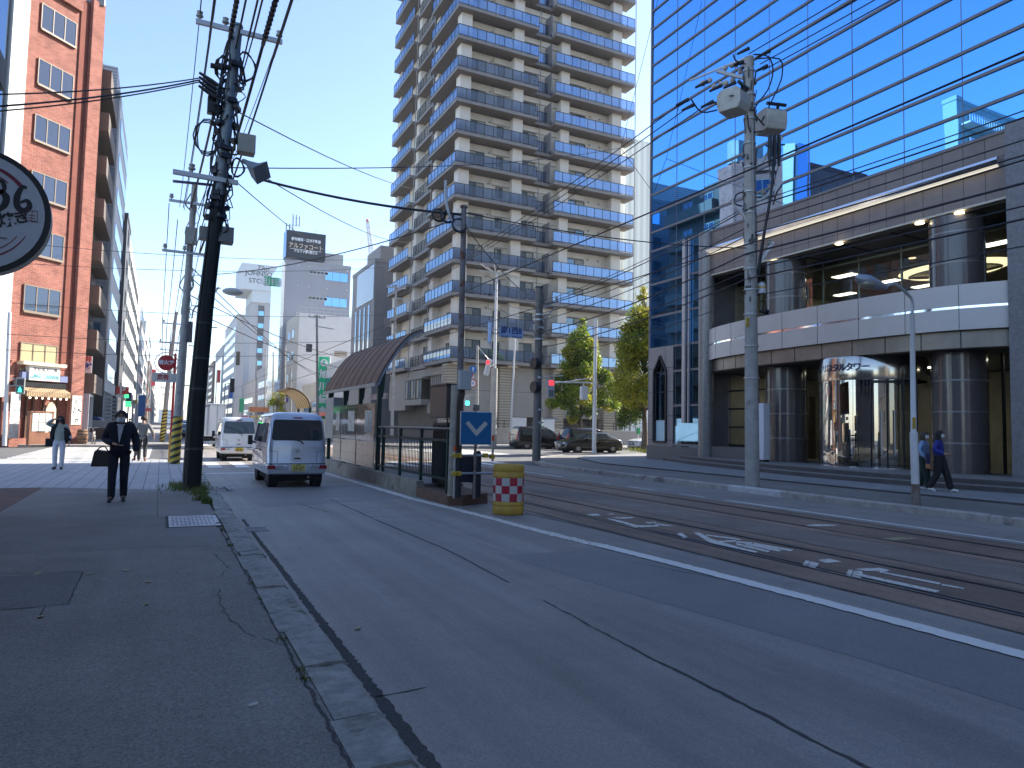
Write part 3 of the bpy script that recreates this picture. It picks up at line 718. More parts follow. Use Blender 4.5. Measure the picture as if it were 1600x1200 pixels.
for i, ch in enumerate('クリスタルタワー'):
    t_ = rad(153+i*8.3); u = V((-math.sin(t_), math.cos(t_), 0))
    text_into(mb, ch, .3, DC+V((math.cos(t_)*(DR+.05), math.sin(t_)*(DR+.05), 3.98)), u, (0, 0, 1), bold=.006)
mb.build('name_lettering', mat('navy lettering', (.01, .014, .06), .4, var=0), bd)
# pilasters, strips, gothic window, plinth
mb = MB(); mb.lathe([(.36, .5), (.36, 10.95), (0, 10.95)], (22.52, 25.15, 0), 24); mb.build('round_pilaster', mat('grey pilaster', (.2, .19, .185), .35, .25, var=.2, scale=6), OF)
mb = MB(); mb.box(22.2, 22.75, 11.2, 11.93, .5, 11.0); mb.build('square_pilaster', mat('grey granite pilaster', (.17, .17, .185), .4, var=.25, scale=9), OF)
mb = MB(); mb.box(22.3, 22.42, 26.42, 26.62, 2.05, 10.95); mb.build('steel_strip', m_alu, OF)
mb = MB(); mb.box(22.36, 22.44, 26.2, 26.27, 2.05, 10.95); mb.build('steel_strip', m_alu, OF)
gw = [(F-.06, y, z) for y, z in ((27.42, .9), (29.3, .9), (29.3, 5.86), (27.42, 5.86))]
hole = [(27.9, 1.1), (28.88, 1.1), (28.88, 4.65), (28.39, 5.42), (27.9, 4.65)]
mb = MB(); mx0, mx1 = F-.07, F+.1
for a in ((27.42, 27.9, .9, 5.86), (28.88, 29.32, .9, 5.86), (27.9, 28.88, .9, 1.1)): mb.box(mx0, mx1, a[0], a[1], a[2], a[3])
mb.prism([(mx0, 27.9, 4.65), (mx0, 28.39, 5.42), (mx0, 28.39, 5.86), (mx0, 27.9, 5.86)], (mx1-mx0, 0, 0)); mb.prism([(mx0, 28.39, 5.42), (mx0, 28.88, 4.65), (mx0, 28.88, 5.86), (mx0, 28.39, 5.86)], (mx1-mx0, 0, 0))
gp = mb.build('granite_panel', brickmat('pale granite panel', (.26, .24, .235), (.28, .26, .25), (.12, .11, .11), 2.0, 1.2, .02, .5, 0, .2, .15), OF, uv=True)
mb = MB(); mb.poly([(F+.04, y, z) for y, z in hole][::-1]); wi = mb.build('arched_window', m_dgl, gp)
mb = MB(); hp = [(F-.09, y, z) for y, z in hole]
for i in range(5): mb.bar(hp[i], hp[(i+1) % 5], .09, .12, up=(1, 0, 0))
mb.bar((F, 27.9, 4.6), (F, 28.88, 4.6), .06); mb.bar((F, 28.39, 4.6), (F, 28.39, 5.4), .06)
for z in (3.6, 2.2): mb.bar((F+.02, 27.9, z), (F+.02, 28.88, z), .04)
mb.build('window_frame', m_blk, wi)
mb = MB(); mb.box(F+.02, F+.06, 27.96, 28.82, 1.15, 2.2); mb.build('window_blind', mat('pale blue blind', (.5, .68, .75), .6, var=.05), gp)
mb = MB(); mb.box(F-.12, F+.14, 25.3, 29.42, -.02, .9); mb.box(F+.0, F+1.7, 22.0, 25.3, .48, 1.0); mb.build('plinth', m_plin, OF)
mb = MB()
for zc, (y0, y1) in ((3.05, (25.6, 26.15)), (3.05, (26.75, 27.4)), (1.4, (25.6, 26.15))):
    mb.box(F-.012, F-.006, y0, y1, zc-.5, zc+.45)
# curved entrance steps
st = [(23.1, 30.2), (22.2, 27.6), (21.1, 24.5), (20.35, 21), (19.75, 18), (19.55, 15.4), (19.7, 13), (20.25, 10.6), (20.5, 7), (20.6, -6)]
ss = smooth(st, 5); m_step = mat('step stone', (.2, .195, .19), .7, var=.2, scale=5)
for z0, z1, o_, nm in ((.19, .35, 0, 'lower_step'), (.34, .5, .48, 'upper_step')):
    mb = MB(); pts = [(x+o_, y, z0) for x, y in ss]+[(22.6+o_, -6, z0), (24.5, 30.2-o_, z0)]
    if o_: pts = [p for p in pts if p[1] < 29.4]
    mb.prism(pts, (0, 0, z1-z0)); s_ = mb.build(nm, m_step, OF)
    mb = MB(); wall_along(mb, [(x+o_, y) for x, y in ss if y < 29.3], z0+.005, z1-.02, .006, .01); mb.build('step_riser', mat('dark riser', (.075, .07, .068), .7, var=.25, scale=3), s_)
# white sign pillar beside the column
t = thing('sign_pillar', 'narrow white upright sign pillar standing before a dark round column', 'sign', (21.85, 20.95, .5))
mb = MB(); mb.box(21.6, 21.95, 20.8, 21.12, .58, 2.85); mb.build('sign_body', mat('white sign panel', (.62, .63, .68), .5, var=.05), t, bevel=.01)
mb = MB(); mb.box(21.63, 21.92, 20.83, 21.09, .5, .58); mb.build('sign_foot', m_blk, t)
# ================================================================ apartment tower across the crossing
m_cream = brickmat('cream tile', (.80, .755, .68), (.77, .725, .65), (.68, .64, .57), .3, .1, .004, .7, .5, .1, .06)
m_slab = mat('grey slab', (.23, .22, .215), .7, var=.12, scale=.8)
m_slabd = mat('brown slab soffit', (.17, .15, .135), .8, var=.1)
m_bal = glassmat('blue balcony glass', (.26, .34, .52), .30, (.52, .72, 1), .02)
m_rail = mat('dark railing', (.03, .03, .034), .45, .3, var=.1)
m_frame = mat('dark sash', (.03, .03, .034), .4, .2, var=.0)
m_pane = mirrormat('house window glass', (.16, .22, .26), .04, .001, .6, .55)
m_pane.node_tree.nodes['Principled BSDF'].inputs['Specular IOR Level'].default_value = .8
m_curt = mat('pale curtain', (.42, .42, .38), .8, var=.2, scale=8)
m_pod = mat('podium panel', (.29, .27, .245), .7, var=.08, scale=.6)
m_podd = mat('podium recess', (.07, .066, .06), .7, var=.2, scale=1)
m_ribst = ribmat('ribbed stone', (.42, .37, .29), (.24, .21, .165), 1.15, .8, 'Y', .8)
AX, AY = 24.3, 62.3
AP = thing('apartment_tower', 'tall cream apartment tower with blue glass balconies at every storey beyond the crossing', 'apartment building', (AX, AY, 0))
Z0, FH, NF = 7.75, 3.18, 16
mb = MB(); mb.box(25.9, 44.7, 64.0, 84.5, 7.6, Z0+NF*FH); wl = mb.build('wall', m_cream, AP, uv=True)
mb = MB()
for x0, x1 in ((24.95, 26.1), (30.85, 31.95), (36.45, 37.5), (43.0, 44.2)): mb.box(x0, x1, 63.1, 64.2, 7.7, Z0+NF*FH)
for y0, y1 in ((69.9, 70.9), (76.0, 76.9), (83.4, 84.6)): mb.box(25.1, 26.0, y0, y1, 7.7, Z0+NF*FH)
mb.build('column', m_cream, AP, uv=True)
def floor_slab():
    mb = MB()
    mb.prism([(AX, AY, 0), (33.3, AY, 0), (33.3, 63.25, 0), (35.3, 63.25, 0), (35.3, AY, 0), (45.4, AY, 0), (45.4, 64.1, 0), (26, 64.1, 0), (26, 70.2, 0), (AX, 70.2, 0)], (0, 0, .31))
    for i in range(len(mb.v)): mb.v[i].z += .11
    mb.box(24.85, 26, 70.5, 76.3, .05, .36); mb.box(AX, 26, 76.45, 84.2, .11, .42)
    return mb
def railing(a, b, bars=False, h=1.12, step=1.0):
    """posts, rails and see-through panels from a to b at slab level"""
    a, b = V((*a, .42)), V((*b, .42)); d = b-a; L = d.length; n = max(1, round(L/step)); mb = MB(); g = MB(); up = V((0, 0, 1))
    mb.bar(a+up*h, b+up*h, .06, .05); mb.bar(a+up*.09, b+up*.09, .05, .05)
    for i in range(n+1): p = a+d*(i/n); mb.bar(p, p+up*h, .045, .045, up=d)
    if bars:
        k = int(L/.14)
        for i in range(k): p = a+d*((i+.5)/k); mb.bar(p+up*.1, p+up*h, .018, .018, up=d)
        for z in (.4, .75): mb.bar(a+up*z, b+up*z, .03, .03)
        return mb, None
    for i in range(n):
        p, q = a+d*((i+.03)/n), a+d*((i+.97)/n); g.poly([p+up*.13, q+up*.13, q+up*(h-.04), p+up*(h-.04)])
    return mb, g
def window_mb(w_, h_, th=.07):
    """two-light sliding window facing -Y, origin at its bottom centre"""
    mb = MB(); g = MB()
    for a in ((-w_/2, -w_/2+th, 0, h_), (w_/2-th, w_/2, 0, h_), (-.03, .03, th, h_-th)): mb.box(a[0], a[1], -.05, .03, a[2], a[3])
    mb.box(-w_/2+th, w_/2-th, -.05, .03, h_-th, h_); mb.box(-w_/2+th, w_/2-th, -.05, .03, 0, th)
    g.poly([(-w_/2+th, -.005, th), (0, -.005, th), (0, -.005, h_-th), (-w_/2+th, -.005, h_-th)])
    g.poly([(0, -.02, th), (w_/2-th, -.02, th), (w_/2-th, -.02, h_-th), (0, -.02, h_-th)], 1)
    return mb, g
def put(o, loc): o.location = loc; return o
protos = []
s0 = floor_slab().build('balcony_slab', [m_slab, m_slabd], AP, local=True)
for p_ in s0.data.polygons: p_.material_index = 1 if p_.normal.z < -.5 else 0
protos.append((s0, None))
for a, b, bars in (((24.34, 62.34), (33.26, 62.34), 0), ((33.3, 63.3), (35.3, 63.3), 0), ((35.34, 62.34), (45.36, 62.34), 0), ((24.34, 70.16), (24.34, 62.38), 0), ((24.9, 76.2), (24.9, 70.6), 1), ((24.34, 84.1), (24.34, 76.5), 0), ((24.36, 70.5), (25, 70.5), 1)):
    m_, g_ = railing(a, b, bars); r_ = m_.build('balcony_railing', m_rail, AP, local=True)
    gg = g_.build('glass_panel', m_bal, r_, local=True) if g_ else None
    protos.append((r_, gg))
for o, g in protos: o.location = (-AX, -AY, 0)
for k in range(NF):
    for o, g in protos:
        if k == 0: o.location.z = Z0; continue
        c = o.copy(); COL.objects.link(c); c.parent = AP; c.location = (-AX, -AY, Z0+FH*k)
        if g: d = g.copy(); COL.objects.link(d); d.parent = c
m_, g_ = window_mb(1.75, 2.1); wA = m_.build('window', m_frame, AP, local=True); gA = g_.build('pane', [m_pane, m_curt], wA, local=True)
m_, g_ = window_mb(.75, 1.05); wB = m_.build('window', m_frame, AP, local=True); gB = g_.build('pane', [m_pane, m_curt], wB, local=True)
m_, g_ = window_mb(2.3, 2.1); wC = m_.build('window', m_frame, AP, local=True); gC = g_.build('pane', [m_pane, m_curt], wC, local=True)
first = {}; RW = random.Random(3)
def putwin(o, g, x, y, z, rz=0):
    if o.name not in first: first[o.name] = 1; c = o
    else:
        c = o.copy(); COL.objects.link(c); c.parent = AP; d = g.copy(); COL.objects.link(d); d.parent = c
    c.location = (x-AX, y-AY, z); c.rotation_euler = (0, 0, rz)
    if len(g.data.materials) > 1 and RW.random() < .45 and first[o.name] != 1: pass
    s_ = RW.choice((1, 1, -1)); c.scale = (s_, 1, 1)
for k in range(NF-1):
    z = Z0+FH*k+.45
    putwin(wA, gA, 27.2, 63.97, z); putwin(wB, gB, 29.8, 63.97, z+.95); putwin(wA, gA, 33.0, 63.97, z); putwin(wC, gC, 38.9, 63.97, z)
    if k < 13: putwin(wC, gC, 25.87, 73.4, z+.1, -PI/2); putwin(wB, gB, 25.87, 67.2, z+.9, -PI/2)
acm = mat('air conditioner white', (.6, .6, .57), .5, var=.08); ac = MB(); ac.box(-.4, .4, -.15, .15, 0, .58); ac.disc((.1, -.155, .29), .22, (0, 1, 0), 18, 1, .01); ac0 = ac.build('air_conditioner', [acm, m_frame], AP, local=True, bevel=.01); ac0.location = (28.6-AX, 63.7-AY, Z0+.43); RA = random.Random(5)
for k in range(NF-1):
    for x in (25.6, 28.7, 31.2, 36.0, 40.9, 42.2):
        if RA.random() < .42 and (k or x != 28.7): c = ac0.copy(); COL.objects.link(c); c.parent = AP; c.location = (x-AX, 63.6-AY, Z0+.43+FH*k)
mb2 = MB(); mb2.disc((28.6-AX, 63.95-AY, Z0+2.67), .12, (0, 1, 0), 12, 0, .06); wv0 = mb2.build('wall_vent', mat('vent cap', (.4, .38, .34), .6), AP, local=True)
for k in range(NF):
    z = Z0+FH*k+.42; mb = MB(); mb3 = MB()
    for x in (34.9,): 
        mb.box(x, x+.05, 62.5, 63.95, z, z+1.95); mb.box(x-.02, x+.07, 62.46, 62.5, z, z+1.98); mb.box(x-.02, x+.07, 62.46, 63.95, z+1.93, z+1.98)
    for x in (28.6, 30.2, 40.6, 41.9):
        if k == 0 and x == 28.6: continue
        c = wv0.copy(); COL.objects.link(c); c.parent = AP; c.location = (x-28.6, 0, FH*k)
    mb3.box(28.9, 30.7, 63.8, 63.99, z+2.15, z+2.75); mb3.box(30.7, 40.0, 63.8, 63.99, z+2.2, z+2.75)
    mb.build('privacy_screen', mat('screen panel', (.2, .2, .205), .6, var=.1), AP); mb3.build('lintel_beam', m_cream, AP, uv=True)

mb = MB()
for x, y in ((34.15, 63.6), (45.55, 62.4)): mb.tube([(x, y, 7), (x, y, Z0+NF*FH)], .05, 6)
for y in (70.4, 76.4): mb.tube([(24.75, y, 7), (24.75, y, Z0+NF*FH)], .05, 6)
mb.build('rain_pipe', mat('pipe grey', (.3, .3, .3), .5), AP)
# podium
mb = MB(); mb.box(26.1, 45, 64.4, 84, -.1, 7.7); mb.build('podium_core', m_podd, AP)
for x0, x1 in ((24.35, 25.45), (30.0, 31.25), (36.1, 37.4), (42.4, 43.8)): mb = MB(); mb.box(x0, x1, 63.2, 64.6, -.05, 7.72); mb.build('ribbed_pillar', m_ribst, AP, uv=True)
mb = MB()
for x0, x1 in ((25.45, 30), (31.25, 36.1), (37.4, 42.4)):
    mb.box(x0, x1, 63.7, 64.4, 2.75, 5.25); mb.box(x0, x1, 63.7, 64.4, 5.28, 7.72)
mb.box(25.0, 26.1, 64.6, 84, 6.9, 7.72); mb.box(24.9, 26.1, 77.6, 84, 3.4, 6.9); mb.box(25.2, 26.1, 64.6, 71, 3, 4.2); mb.box(24.5, 26.1, 71, 77.2, 3.9, 4.5); mb.box(24.6, 26.1, 71, 77.2, 6.7, 6.9)
mb.box(25.3, 26.1, 64.6, 68, 0, 3)
mb.build('podium_panel', m_pod, AP)
mb = MB()
for i in range(9): y = 65+i*.62; mb.box(25.2, 25.35, y, y+.1, 3.2, 7.0)
for z in (4.3, 5.8): mb.box(25.25, 25.33, 64.8, 70.2, z, z+.06)
mb.build('louvre_screen', mat('pale louvre', (.42, .41, .38), .5), AP)
for y in (72.2, 74.1, 76.0):
    m_, g_ = window_mb(1.7, 2.0); o = m_.build('window', m_frame, AP, local=True); g_.build('pane', [m_curt, m_pane], o, local=True); o.location = (24.66-AX, y-AY, 4.6); o.rotation_euler = (0, 0, -PI/2)
mb = MB()
for x0, x1 in ((26, 29.8), (31.6, 35.9), (37.8, 42.2)):
    mb.box(x0, x1, 64.2, 64.32, .05, .12); mb.box(x0, x1, 64.2, 64.32, 2.3, 2.42)
    for i in range(5): x = x0+(x1-x0)*i/4; mb.box(x-.04, x+.04, 64.2, 64.32, .1, 2.4)
mb.build('gate_frame', m_rail, AP)
# low wall, fence and parking boards in front of the tower
t = thing('low_wall', 'pale low concrete wall with a railing in front of the tower podium', 'wall', (34, 58.6, 0))
mb = MB(); mb.box(26.6, 52, 58.5, 58.75, .1, 1.5); mb.build('wall_body', mat('wall concrete', (.33, .31, .29), .8, var=.12, scale=.7), t)
mb = MB(); mb.box(26.55, 52, 58.46, 58.79, 1.5, 1.56); mb.build('wall_coping', m_alu, t)
mb = MB()
for i in range(19): x = 27+i*1.35; mb.box(x-.025, x+.025, 58.6, 58.65, 1.56, 2.35)
for z in (1.95, 2.3): mb.box(26.6, 52, 58.6, 58.64, z, z+.04)
mb.build('wall_railing', m_rail, t)
def parkingboard(x, y, h, label, green=True):
    t = thing('notice_post', label, 'post', (x, y, .13)); mb = MB(); mb.tube([(x, y, .13), (x, y, h)], .06, 8); mb.build('post', mat('white post', (.6, .6, .58), .5), t)
    if green: mb = MB(); mb.box(x-.16, x+.16, y-.1, y+.1, h*.5, h*.72); mb.build('green_marker', mat('green plastic', (.02, .30, .10), .5), t)
parkingboard(25.9, 55.5, 2.9, 'white post with a green marker in front of the low wall, beside the chevron board')
parkingboard(30.6, 55.5, 2.6, 'white post with a green marker between two notice boards by the low wall')
parkingboard(41.6, 56, 2.6, 'white post with a green marker behind the white car')
for x, lab in ((29.4, 'white framed notice board by the low wall, beside the thin white pole'), (32.4, 'white framed notice board by the low wall, beside the grey utility pole')):
    t = thing('notice_board', lab, 'notice board', (x, 57.6, .13)); mb = MB(); mb.box(x-.75, x+.75, 57.6, 57.66, 1.3, 2.6); mb.box(x-.7, x-.62, 57.6, 57.66, .13, 1.3); mb.box(x+.62, x+.7, 57.6, 57.66, .13, 1.3); mb.build('board_frame', mat('white frame', (.62, .62, .62), .5), t)
    mb = MB(); mb.box(x-.66, x+.66, 57.585, 57.6, 1.4, 2.5); mb.build('board_face', mat('pale notice', (.62, .66, .72), .5, var=.15, scale=6), t)

# ================================================================ simple block builder for the other houses
def win_simple(w_, h_, th=.08, mull=1):
    mb = MB()
    mb.box(-w_/2, w_/2, -.04, .04, 0, th); mb.box(-w_/2, w_/2, -.04, .04, h_-th, h_)
    for i in range(mull+2):
        x = -w_/2+th/2+(w_-th)*i/(mull+1); mb.box(x-th/2, x+th/2, -.04, .04, th, h_-th)
    mb.poly([(-w_/2, -.01, 0), (w_/2, -.01, 0), (w_/2, -.01, h_), (-w_/2, -.01, h_)], 1)
    return mb
def winset(par, wd, ht, spots, frame, glass, mull=1, name='window'):
    """one part per window, all sharing a mesh; spots = world (x, y, z, facing angle): 0 faces -Y, 90 faces +X, -90 faces -X"""
    o = win_simple(wd, ht, .08, mull).build(name, [frame, glass], par, local=True); inv = wmat(par).inverted(); pr = par.rotation_euler.z
    for i, (x, y, z, a) in enumerate(spots):
        c = o if i == 0 else o.copy()
        if i: COL.objects.link(c); c.parent = par
        c.location = inv @ V((x, y, z)); c.rotation_euler = (0, 0, rad(a)-pr)
def block(name, label, cat, x0, x1, y0, y1, h, m, uv=False, z0=0, parapet=True, roofm=None):
    t = thing(name, label, cat, ((x0+x1)/2, (y0+y1)/2, 0)); mb = MB(); mb.box(x0, x1, y0, y1, z0-.1, h); mb.build('wall', m, t, uv=uv)
    if parapet:
        mb = MB()
        for a in ((x0-.08, x1+.08, y0-.08, y0+.2), (x0-.08, x1+.08, y1-.2, y1+.08), (x0-.08, x0+.2, y0+.2, y1-.2), (x1-.2, x1+.08, y0+.2, y1-.2)): mb.box(a[0], a[1], a[2], a[3], h-.02, h+.45)
        mb.build('parapet', roofm or m, t, uv=uv)
    return t
m_wpane = mirrormat('office pane', (.075, .095, .125), .05, .001, .5, .75)
m_wframe = mat('grey sash', (.25, .25, .25), .5, .3, var=0)
m_lframe = mat('pale sash', (.5, .5, .48), .5, var=0)
# ================================================================ red brick corner building with the restaurant
BE = V((-4.62, 51.5, 0)); BU = V((-.70711, -.70711, 0)); BN = V((.70711, -.70711, 0))     # chamfer: runs from BE along BU, faces BN
def onch(px, py, off=0.):
    d = ray(px, py); b = BE+BN*off; t = (b-EYE).dot(BN)/d.dot(BN); return EYE+d*t
def chs(px, py): p = onch(px, py); return (p-BE).dot(BU), p.z
BW = 4.86; BH = 28.1
BLc = BE+BU*BW
m_brick = brickmat('red brick', (.40, .145, .11), (.28, .095, .075), (.36, .24, .19), .34, .11, .012, .85, .5, .4, .34)
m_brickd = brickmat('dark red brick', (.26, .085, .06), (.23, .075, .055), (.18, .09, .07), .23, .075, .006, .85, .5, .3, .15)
m_sash = mat('cream sash', (.24, .19, .14), .5, var=.05)
BK = thing('brick_building', 'seven storey red brick corner building with a restaurant at street level', 'brick building', (-9, 53, 0))
mb = MB()
mb.prism([(-4.62, 51.5, 4.6), (-4.62, 53.4, 4.6), (-19, 53.4, 4.6), (-19, 48.15, 4.6), (BLc.x, 48.15, 4.6)], (0, 0, BH-4.6))
mb.prism([(-4.62, 52.1, -.1), (-4.62, 53.4, -.1), (-19, 53.4, -.1), (-19, 48.15, -.1), (BLc.x-.3, 48.15, -.1)], (0, 0, 4.7))
mb.build('wall', m_brick, BK, uv=True)
def chbox(mb, s0, s1, z0, z1, d0, d1, mi=0):
    """box on the chamfer: s along the wall from the street end, d outward"""
    c = BE+BU*((s0+s1)/2)+BN*((d0+d1)/2)+V((0, 0, (z0+z1)/2)); return mb.obox(c, (s1-s0, d1-d0, z1-z0), BU, BN, (0, 0, 1), mi)
mb = MB(); chbox(mb, 0, .85, -.1, BH+.25, .0, .28); chbox(mb, 1.5, BW, BH-1.0, BH+.25, .003, .2); chbox(mb, BW-.55, BW, 4.9, BH-1, .003, .2)
mb.build('pilaster', m_brick, BK, uv=True)
mb = MB(); chbox(mb, .86, 1.48, 4.6, BH-.2, .002, .06); mb.build('recess_shade_strip', m_brickd, BK, uv=True)  # darker brick paints the pilaster's shade into the recess
mb = MB(); chbox(mb, 1.3, BW, -.1, .5, -.02, .03); chbox(mb, BW-.7, BW, .4, 4.7, -.02, .03); chbox(mb, .9, BW-.6, 3.95, 4.75, -.02, .03); mb.build('shop_surround', m_brick, BK, uv=True)
zs = [chs(76-i*5.6, py)[1] for i, py in enumerate((10, 94, 178.5, 264, 355, 441, 531))]
for i, zt in enumerate(zs):
    sL = 3.9; sR = 1.78; h_ = 1.55; zt_ = 26.25-3.37*i if i < 4 else 26.25-3.37*i
    o = win_simple(2.3, h_, .055, 2).build('window', [m_sash, m_wpane if i not in (6,) else mat('blind window', (.42, .36, .2), .5, var=.1)], BK, local=True)
    p = BE+BU*2.86+BN*.01+V((0, 0, zt_-h_)); o.location = p-V(BK.location); o.rotation_euler = (0, 0, rad(45))
    mb = MB(); chbox(mb, 1.72, 4.0, zt_-h_-.1, zt_-h_, 0, .12); mb.build('sill', m_sash, o)
winset(BK, 2.1, 1.5, [(x, 48.12, 24.7-3.37*k, 0) for k in range(6) for x in (-10.4, -14.2, -17.4)], m_sash, m_wpane, 2)
mb = MB()
for k in range(7): mb.box(-19, -8.3, 48.08, 48.14, 23.9-3.37*k, 23.96-3.37*k)
mb.build('brick_course', m_brickd, BK, uv=True)
mb = MB(); chbox(mb, BW+.02, BW+.95, 2.8, BH+1.5, -.3, .3); mb.build('white_fin', mat('white fin', (.72, .72, .7), .6, var=.04), BK)
mb = MB(); mb.box(-10.2, -8.75, 46.9, 48.15, 3, BH+1.5); mb.build('glazed_bay', mirrormat('bay glass', (.3, .42, .6), .05, .001, .5, .8), BK)
mb = MB()
for a in ((-7.5, 51, 2.2), (-12.5, 50.5, 1.6), (-16, 51.5, 2.0)):
    for k in range(3): mb.box(a[0]+k*1.25-.5, a[0]+k*1.25+.5, a[1], a[1]+1, BH+.1, BH+.1+a[2])
mb.build('roof_unit', mat('pale roof plant', (.3, .33, .33), .6, var=.15), BK)
mb = MB(); mb.box(-19.5, -8.5, 48.1, 53.4, BH, BH+.5); mb.build('parapet', m_brickd, BK, uv=True)
mb = MB(); p = onch(40, 583)
for s0, s1, z0, z1, d in ((1.45, 4.15, 4.72, 4.92, .55),): chbox(mb, s0, s1, z0, z1, 0, d)
mb.build('cream_ledge', mat('cream ledge', (.62, .55, .42), .7, var=.1), BK)
# shopfront
mb = MB(); chbox(mb, 1.3, 4.3, .5, 3.95, -.75, -.7); mb.build('shop_interior', mat('dim interior', (.05, .035, .025), .7, var=.3), BK)
mb = MB()
for s in (1.32, 2.2, 2.85, 3.25, 4.22): chbox(mb, s-.05, s+.05, .5, 3.4, -.28, -.18)
chbox(mb, 1.3, 4.3, 2.95, 3.05, -.28, -.18); mb.build('shopfront_frame', mat('brown timber frame', (.12, .06, .035), .6, var=.2), BK)
mb = MB(); pr = []
for s, z in ((1.45, .6), (2.1, .6), (2.1, 2.25), (1.95, 2.55), (1.775, 2.65), (1.6, 2.55), (1.45, 2.25)): pr.append(BE+BU*s+BN*-.2+V((0, 0, z)))
mb.prism(pr, BN*.08); mb.build('arched_door', mat('cream door', (.62, .56, .45), .6, var=.08), BK)
mb = MB()
pts = [BE+BU*s+BN*d+V((0, 0, z)) for s, d, z in ((1.25, .0, 3.55), (1.25, .75, 3.2), (1.25, .75, 2.9), (1.25, .65, 2.9), (1.25, .65, 3.1), (1.25, 0, 3.4))]
mb.prism(pts, BU*2.75); mb.build('awning', ribmat('straw awning', (.45, .33, .2), (.28, .19, .11), 3, .9, 'X'), BK, uv=True)
mb = MB(); chbox(mb, 1.2, 4.45, 3.45, 3.75, 0, .3); mb.build('awning_beam', m_blk, BK)
mb = MB()
for i in range(7): mb.ball(BE+BU*(1.5+i*.38)+BN*.72+V((0, 0, 2.82)), .055, n=8, m=5)
mb.build('bulb_string', mat('festoon bulb', (.9, .85, .7), .4, var=0, emit=(1, .9, .7), es=2), BK)
t = thing('restaurant_sign', 'white lightbox sign with teal lettering above the restaurant awning', 'sign', tuple(BE+BU*2.6+BN*.2+V((0, 0, 3.75))))
mb = MB(); chbox(mb, 1.75, 3.65, 3.85, 4.72, .03, .4); mb.build('lightbox', mat('white sign face', (.75, .75, .72), .5, var=.03), t, bevel=.01)
mb = MB(); c = BE+BU*2.7+BN*.402
text_into(mb, 'LUNGO CARNIVAL', .34, c+V((0, 0, 4.09)), -BU, (0, 0, 1), squash=.62, bold=.012, shear=.15); mb.build('teal_lettering', mat('teal letter', (.02, .36, .42), .5, var=0), t)
mb = MB(); text_into(mb, '宇松地下酒場', .25, c+V((0, 0, 4.48)), -BU, (0, 0, 1), bold=.004); mb.build('dark_lettering', mat('grey letter', (.1, .1, .1), .5, var=0), t)
mb = MB(); chbox(mb, 1.15, 1.74, 3.85, 4.22, .05, .3); mb.build('blue_side_panel', mat('blue grey panel', (.16, .2, .36), .5, var=.1), t); mb = MB(); chbox(mb, 3.66, 4.0, 3.9, 4.3, .05, .3); mb.build('blue_side_panel', mat('blue grey panel', (.16, .2, .36), .5, var=.1), t)
t = thing('menu_board', 'brown wooden menu stand with a pale glazed case outside the restaurant', 'menu board', tuple(BE+BU*3.5+BN*1.3+V((0, 0, .13))))
mb = MB()
for s in (2.85, 4.15): chbox(mb, s-.06, s+.06, .13, 2.0, 1.2, 1.4)
chbox(mb, 2.9, 4.1, .2, .85, 1.22, 1.38); chbox(mb, 2.79, 4.21, 1.98, 2.06, 1.15, 1.45); mb.build('board_stand', mat('brown board timber', (.24, .1, .055), .6, var=.2), t)
mb = MB(); chbox(mb, 2.92, 4.08, .92, 1.95, 1.3, 1.42); case = mb.build('display_case', mat('menu pages', (.55, .6, .58), .3, var=.12, scale=5), t)
mb = MB()
for s in (3.3, 3.7): chbox(mb, s-.012, s+.012, .92, 1.95, 1.42, 1.43)
chbox(mb, 2.92, 4.08, 1.42, 1.445, 1.42, 1.43); mb.build('page_divider', m_sash, case)
t = thing('poster_panel', 'black and white poster panel on the brick pillar beside the restaurant', 'poster', tuple(BE+BU*.5+BN*.3+V((0, 0, 1.2))))
mb = MB(); chbox(mb, .12, .78, 1.3, 3.1, .285, .32); mb.build('panel', mat('poster paper', (.6, .6, .56), .7, var=.25, scale=9), t)
mb = MB()
for i in range(26):
    s, z = R.uniform(.15, .65), R.uniform(1.35, 2.9); chbox(mb, s, s+R.uniform(.03, .1), z, z+R.uniform(.02, .12), .32, .324)
mb.build('poster_print', m_blk, t)
def lathe_thing(name, label, cat, c, prof, m, n=20, rz=0):
    t = MB(); t.lathe(prof, (0, 0, 0), n); o = t.build(name, m); o.location = c; return tag(o, label, cat)
c = BE+BU*.4+BN*.85
t = thing('wooden_barrel', 'old brown wooden barrel standing by the brick pillar', 'barrel', (c.x, c.y, .13))
mb = MB(); mb.lathe([(0, 0), (.26, 0), (.31, .25), (.33, .45), (.31, .65), (.26, .9), (.24, .9), (.24, .86), (0, .86)], (0, 0, 0), 20); mb.build('staves', mat('barrel oak', (.22, .13, .08), .8, var=.35, scale=6), t, local=True)
mb = MB()
for z, r_ in ((.12, .295), (.3, .325), (.6, .325), (.78, .295)): mb.lathe([(r_, z-.02), (r_+.004, z), (r_, z+.02)], (0, 0, 0), 20)
mb.build('hoop', m_blk, t, local=True)
mb = MB(); 
for s, d, h_ in ((4.45, .5, 2.4),): chbox(mb, s-.28, s+.28, .5, 3.1, d, d+.03)
o = mb.build('cloth_banner', mat('white printed cloth', (.6, .62, .62), .8, var=.3, scale=6)); tag(o, 'white printed cloth banner hanging at the edge of the restaurant front', 'banner')
t = thing('pedestrian_signal', 'grey pedestrian signal box with a lit green walking figure before the brick building', 'traffic light', (-6.9, 47.6, 4.3))
p = aty(32, 603, 46.5); fx = V((p.x, p.y, p.z)); t.location = fx
mb = MB(); mb.box(-.2, .2, -.1, .1, -.45, .45); mb.build('housing', mat('signal grey', (.3, .31, .31), .5), t, local=True, bevel=.02)
mb = MB(); mb.box(-.16, .16, -.125, -.1, .04, .36); mb.build('red_lens', mat('dark red lens', (.06, .05, .05), .4), t, local=True)
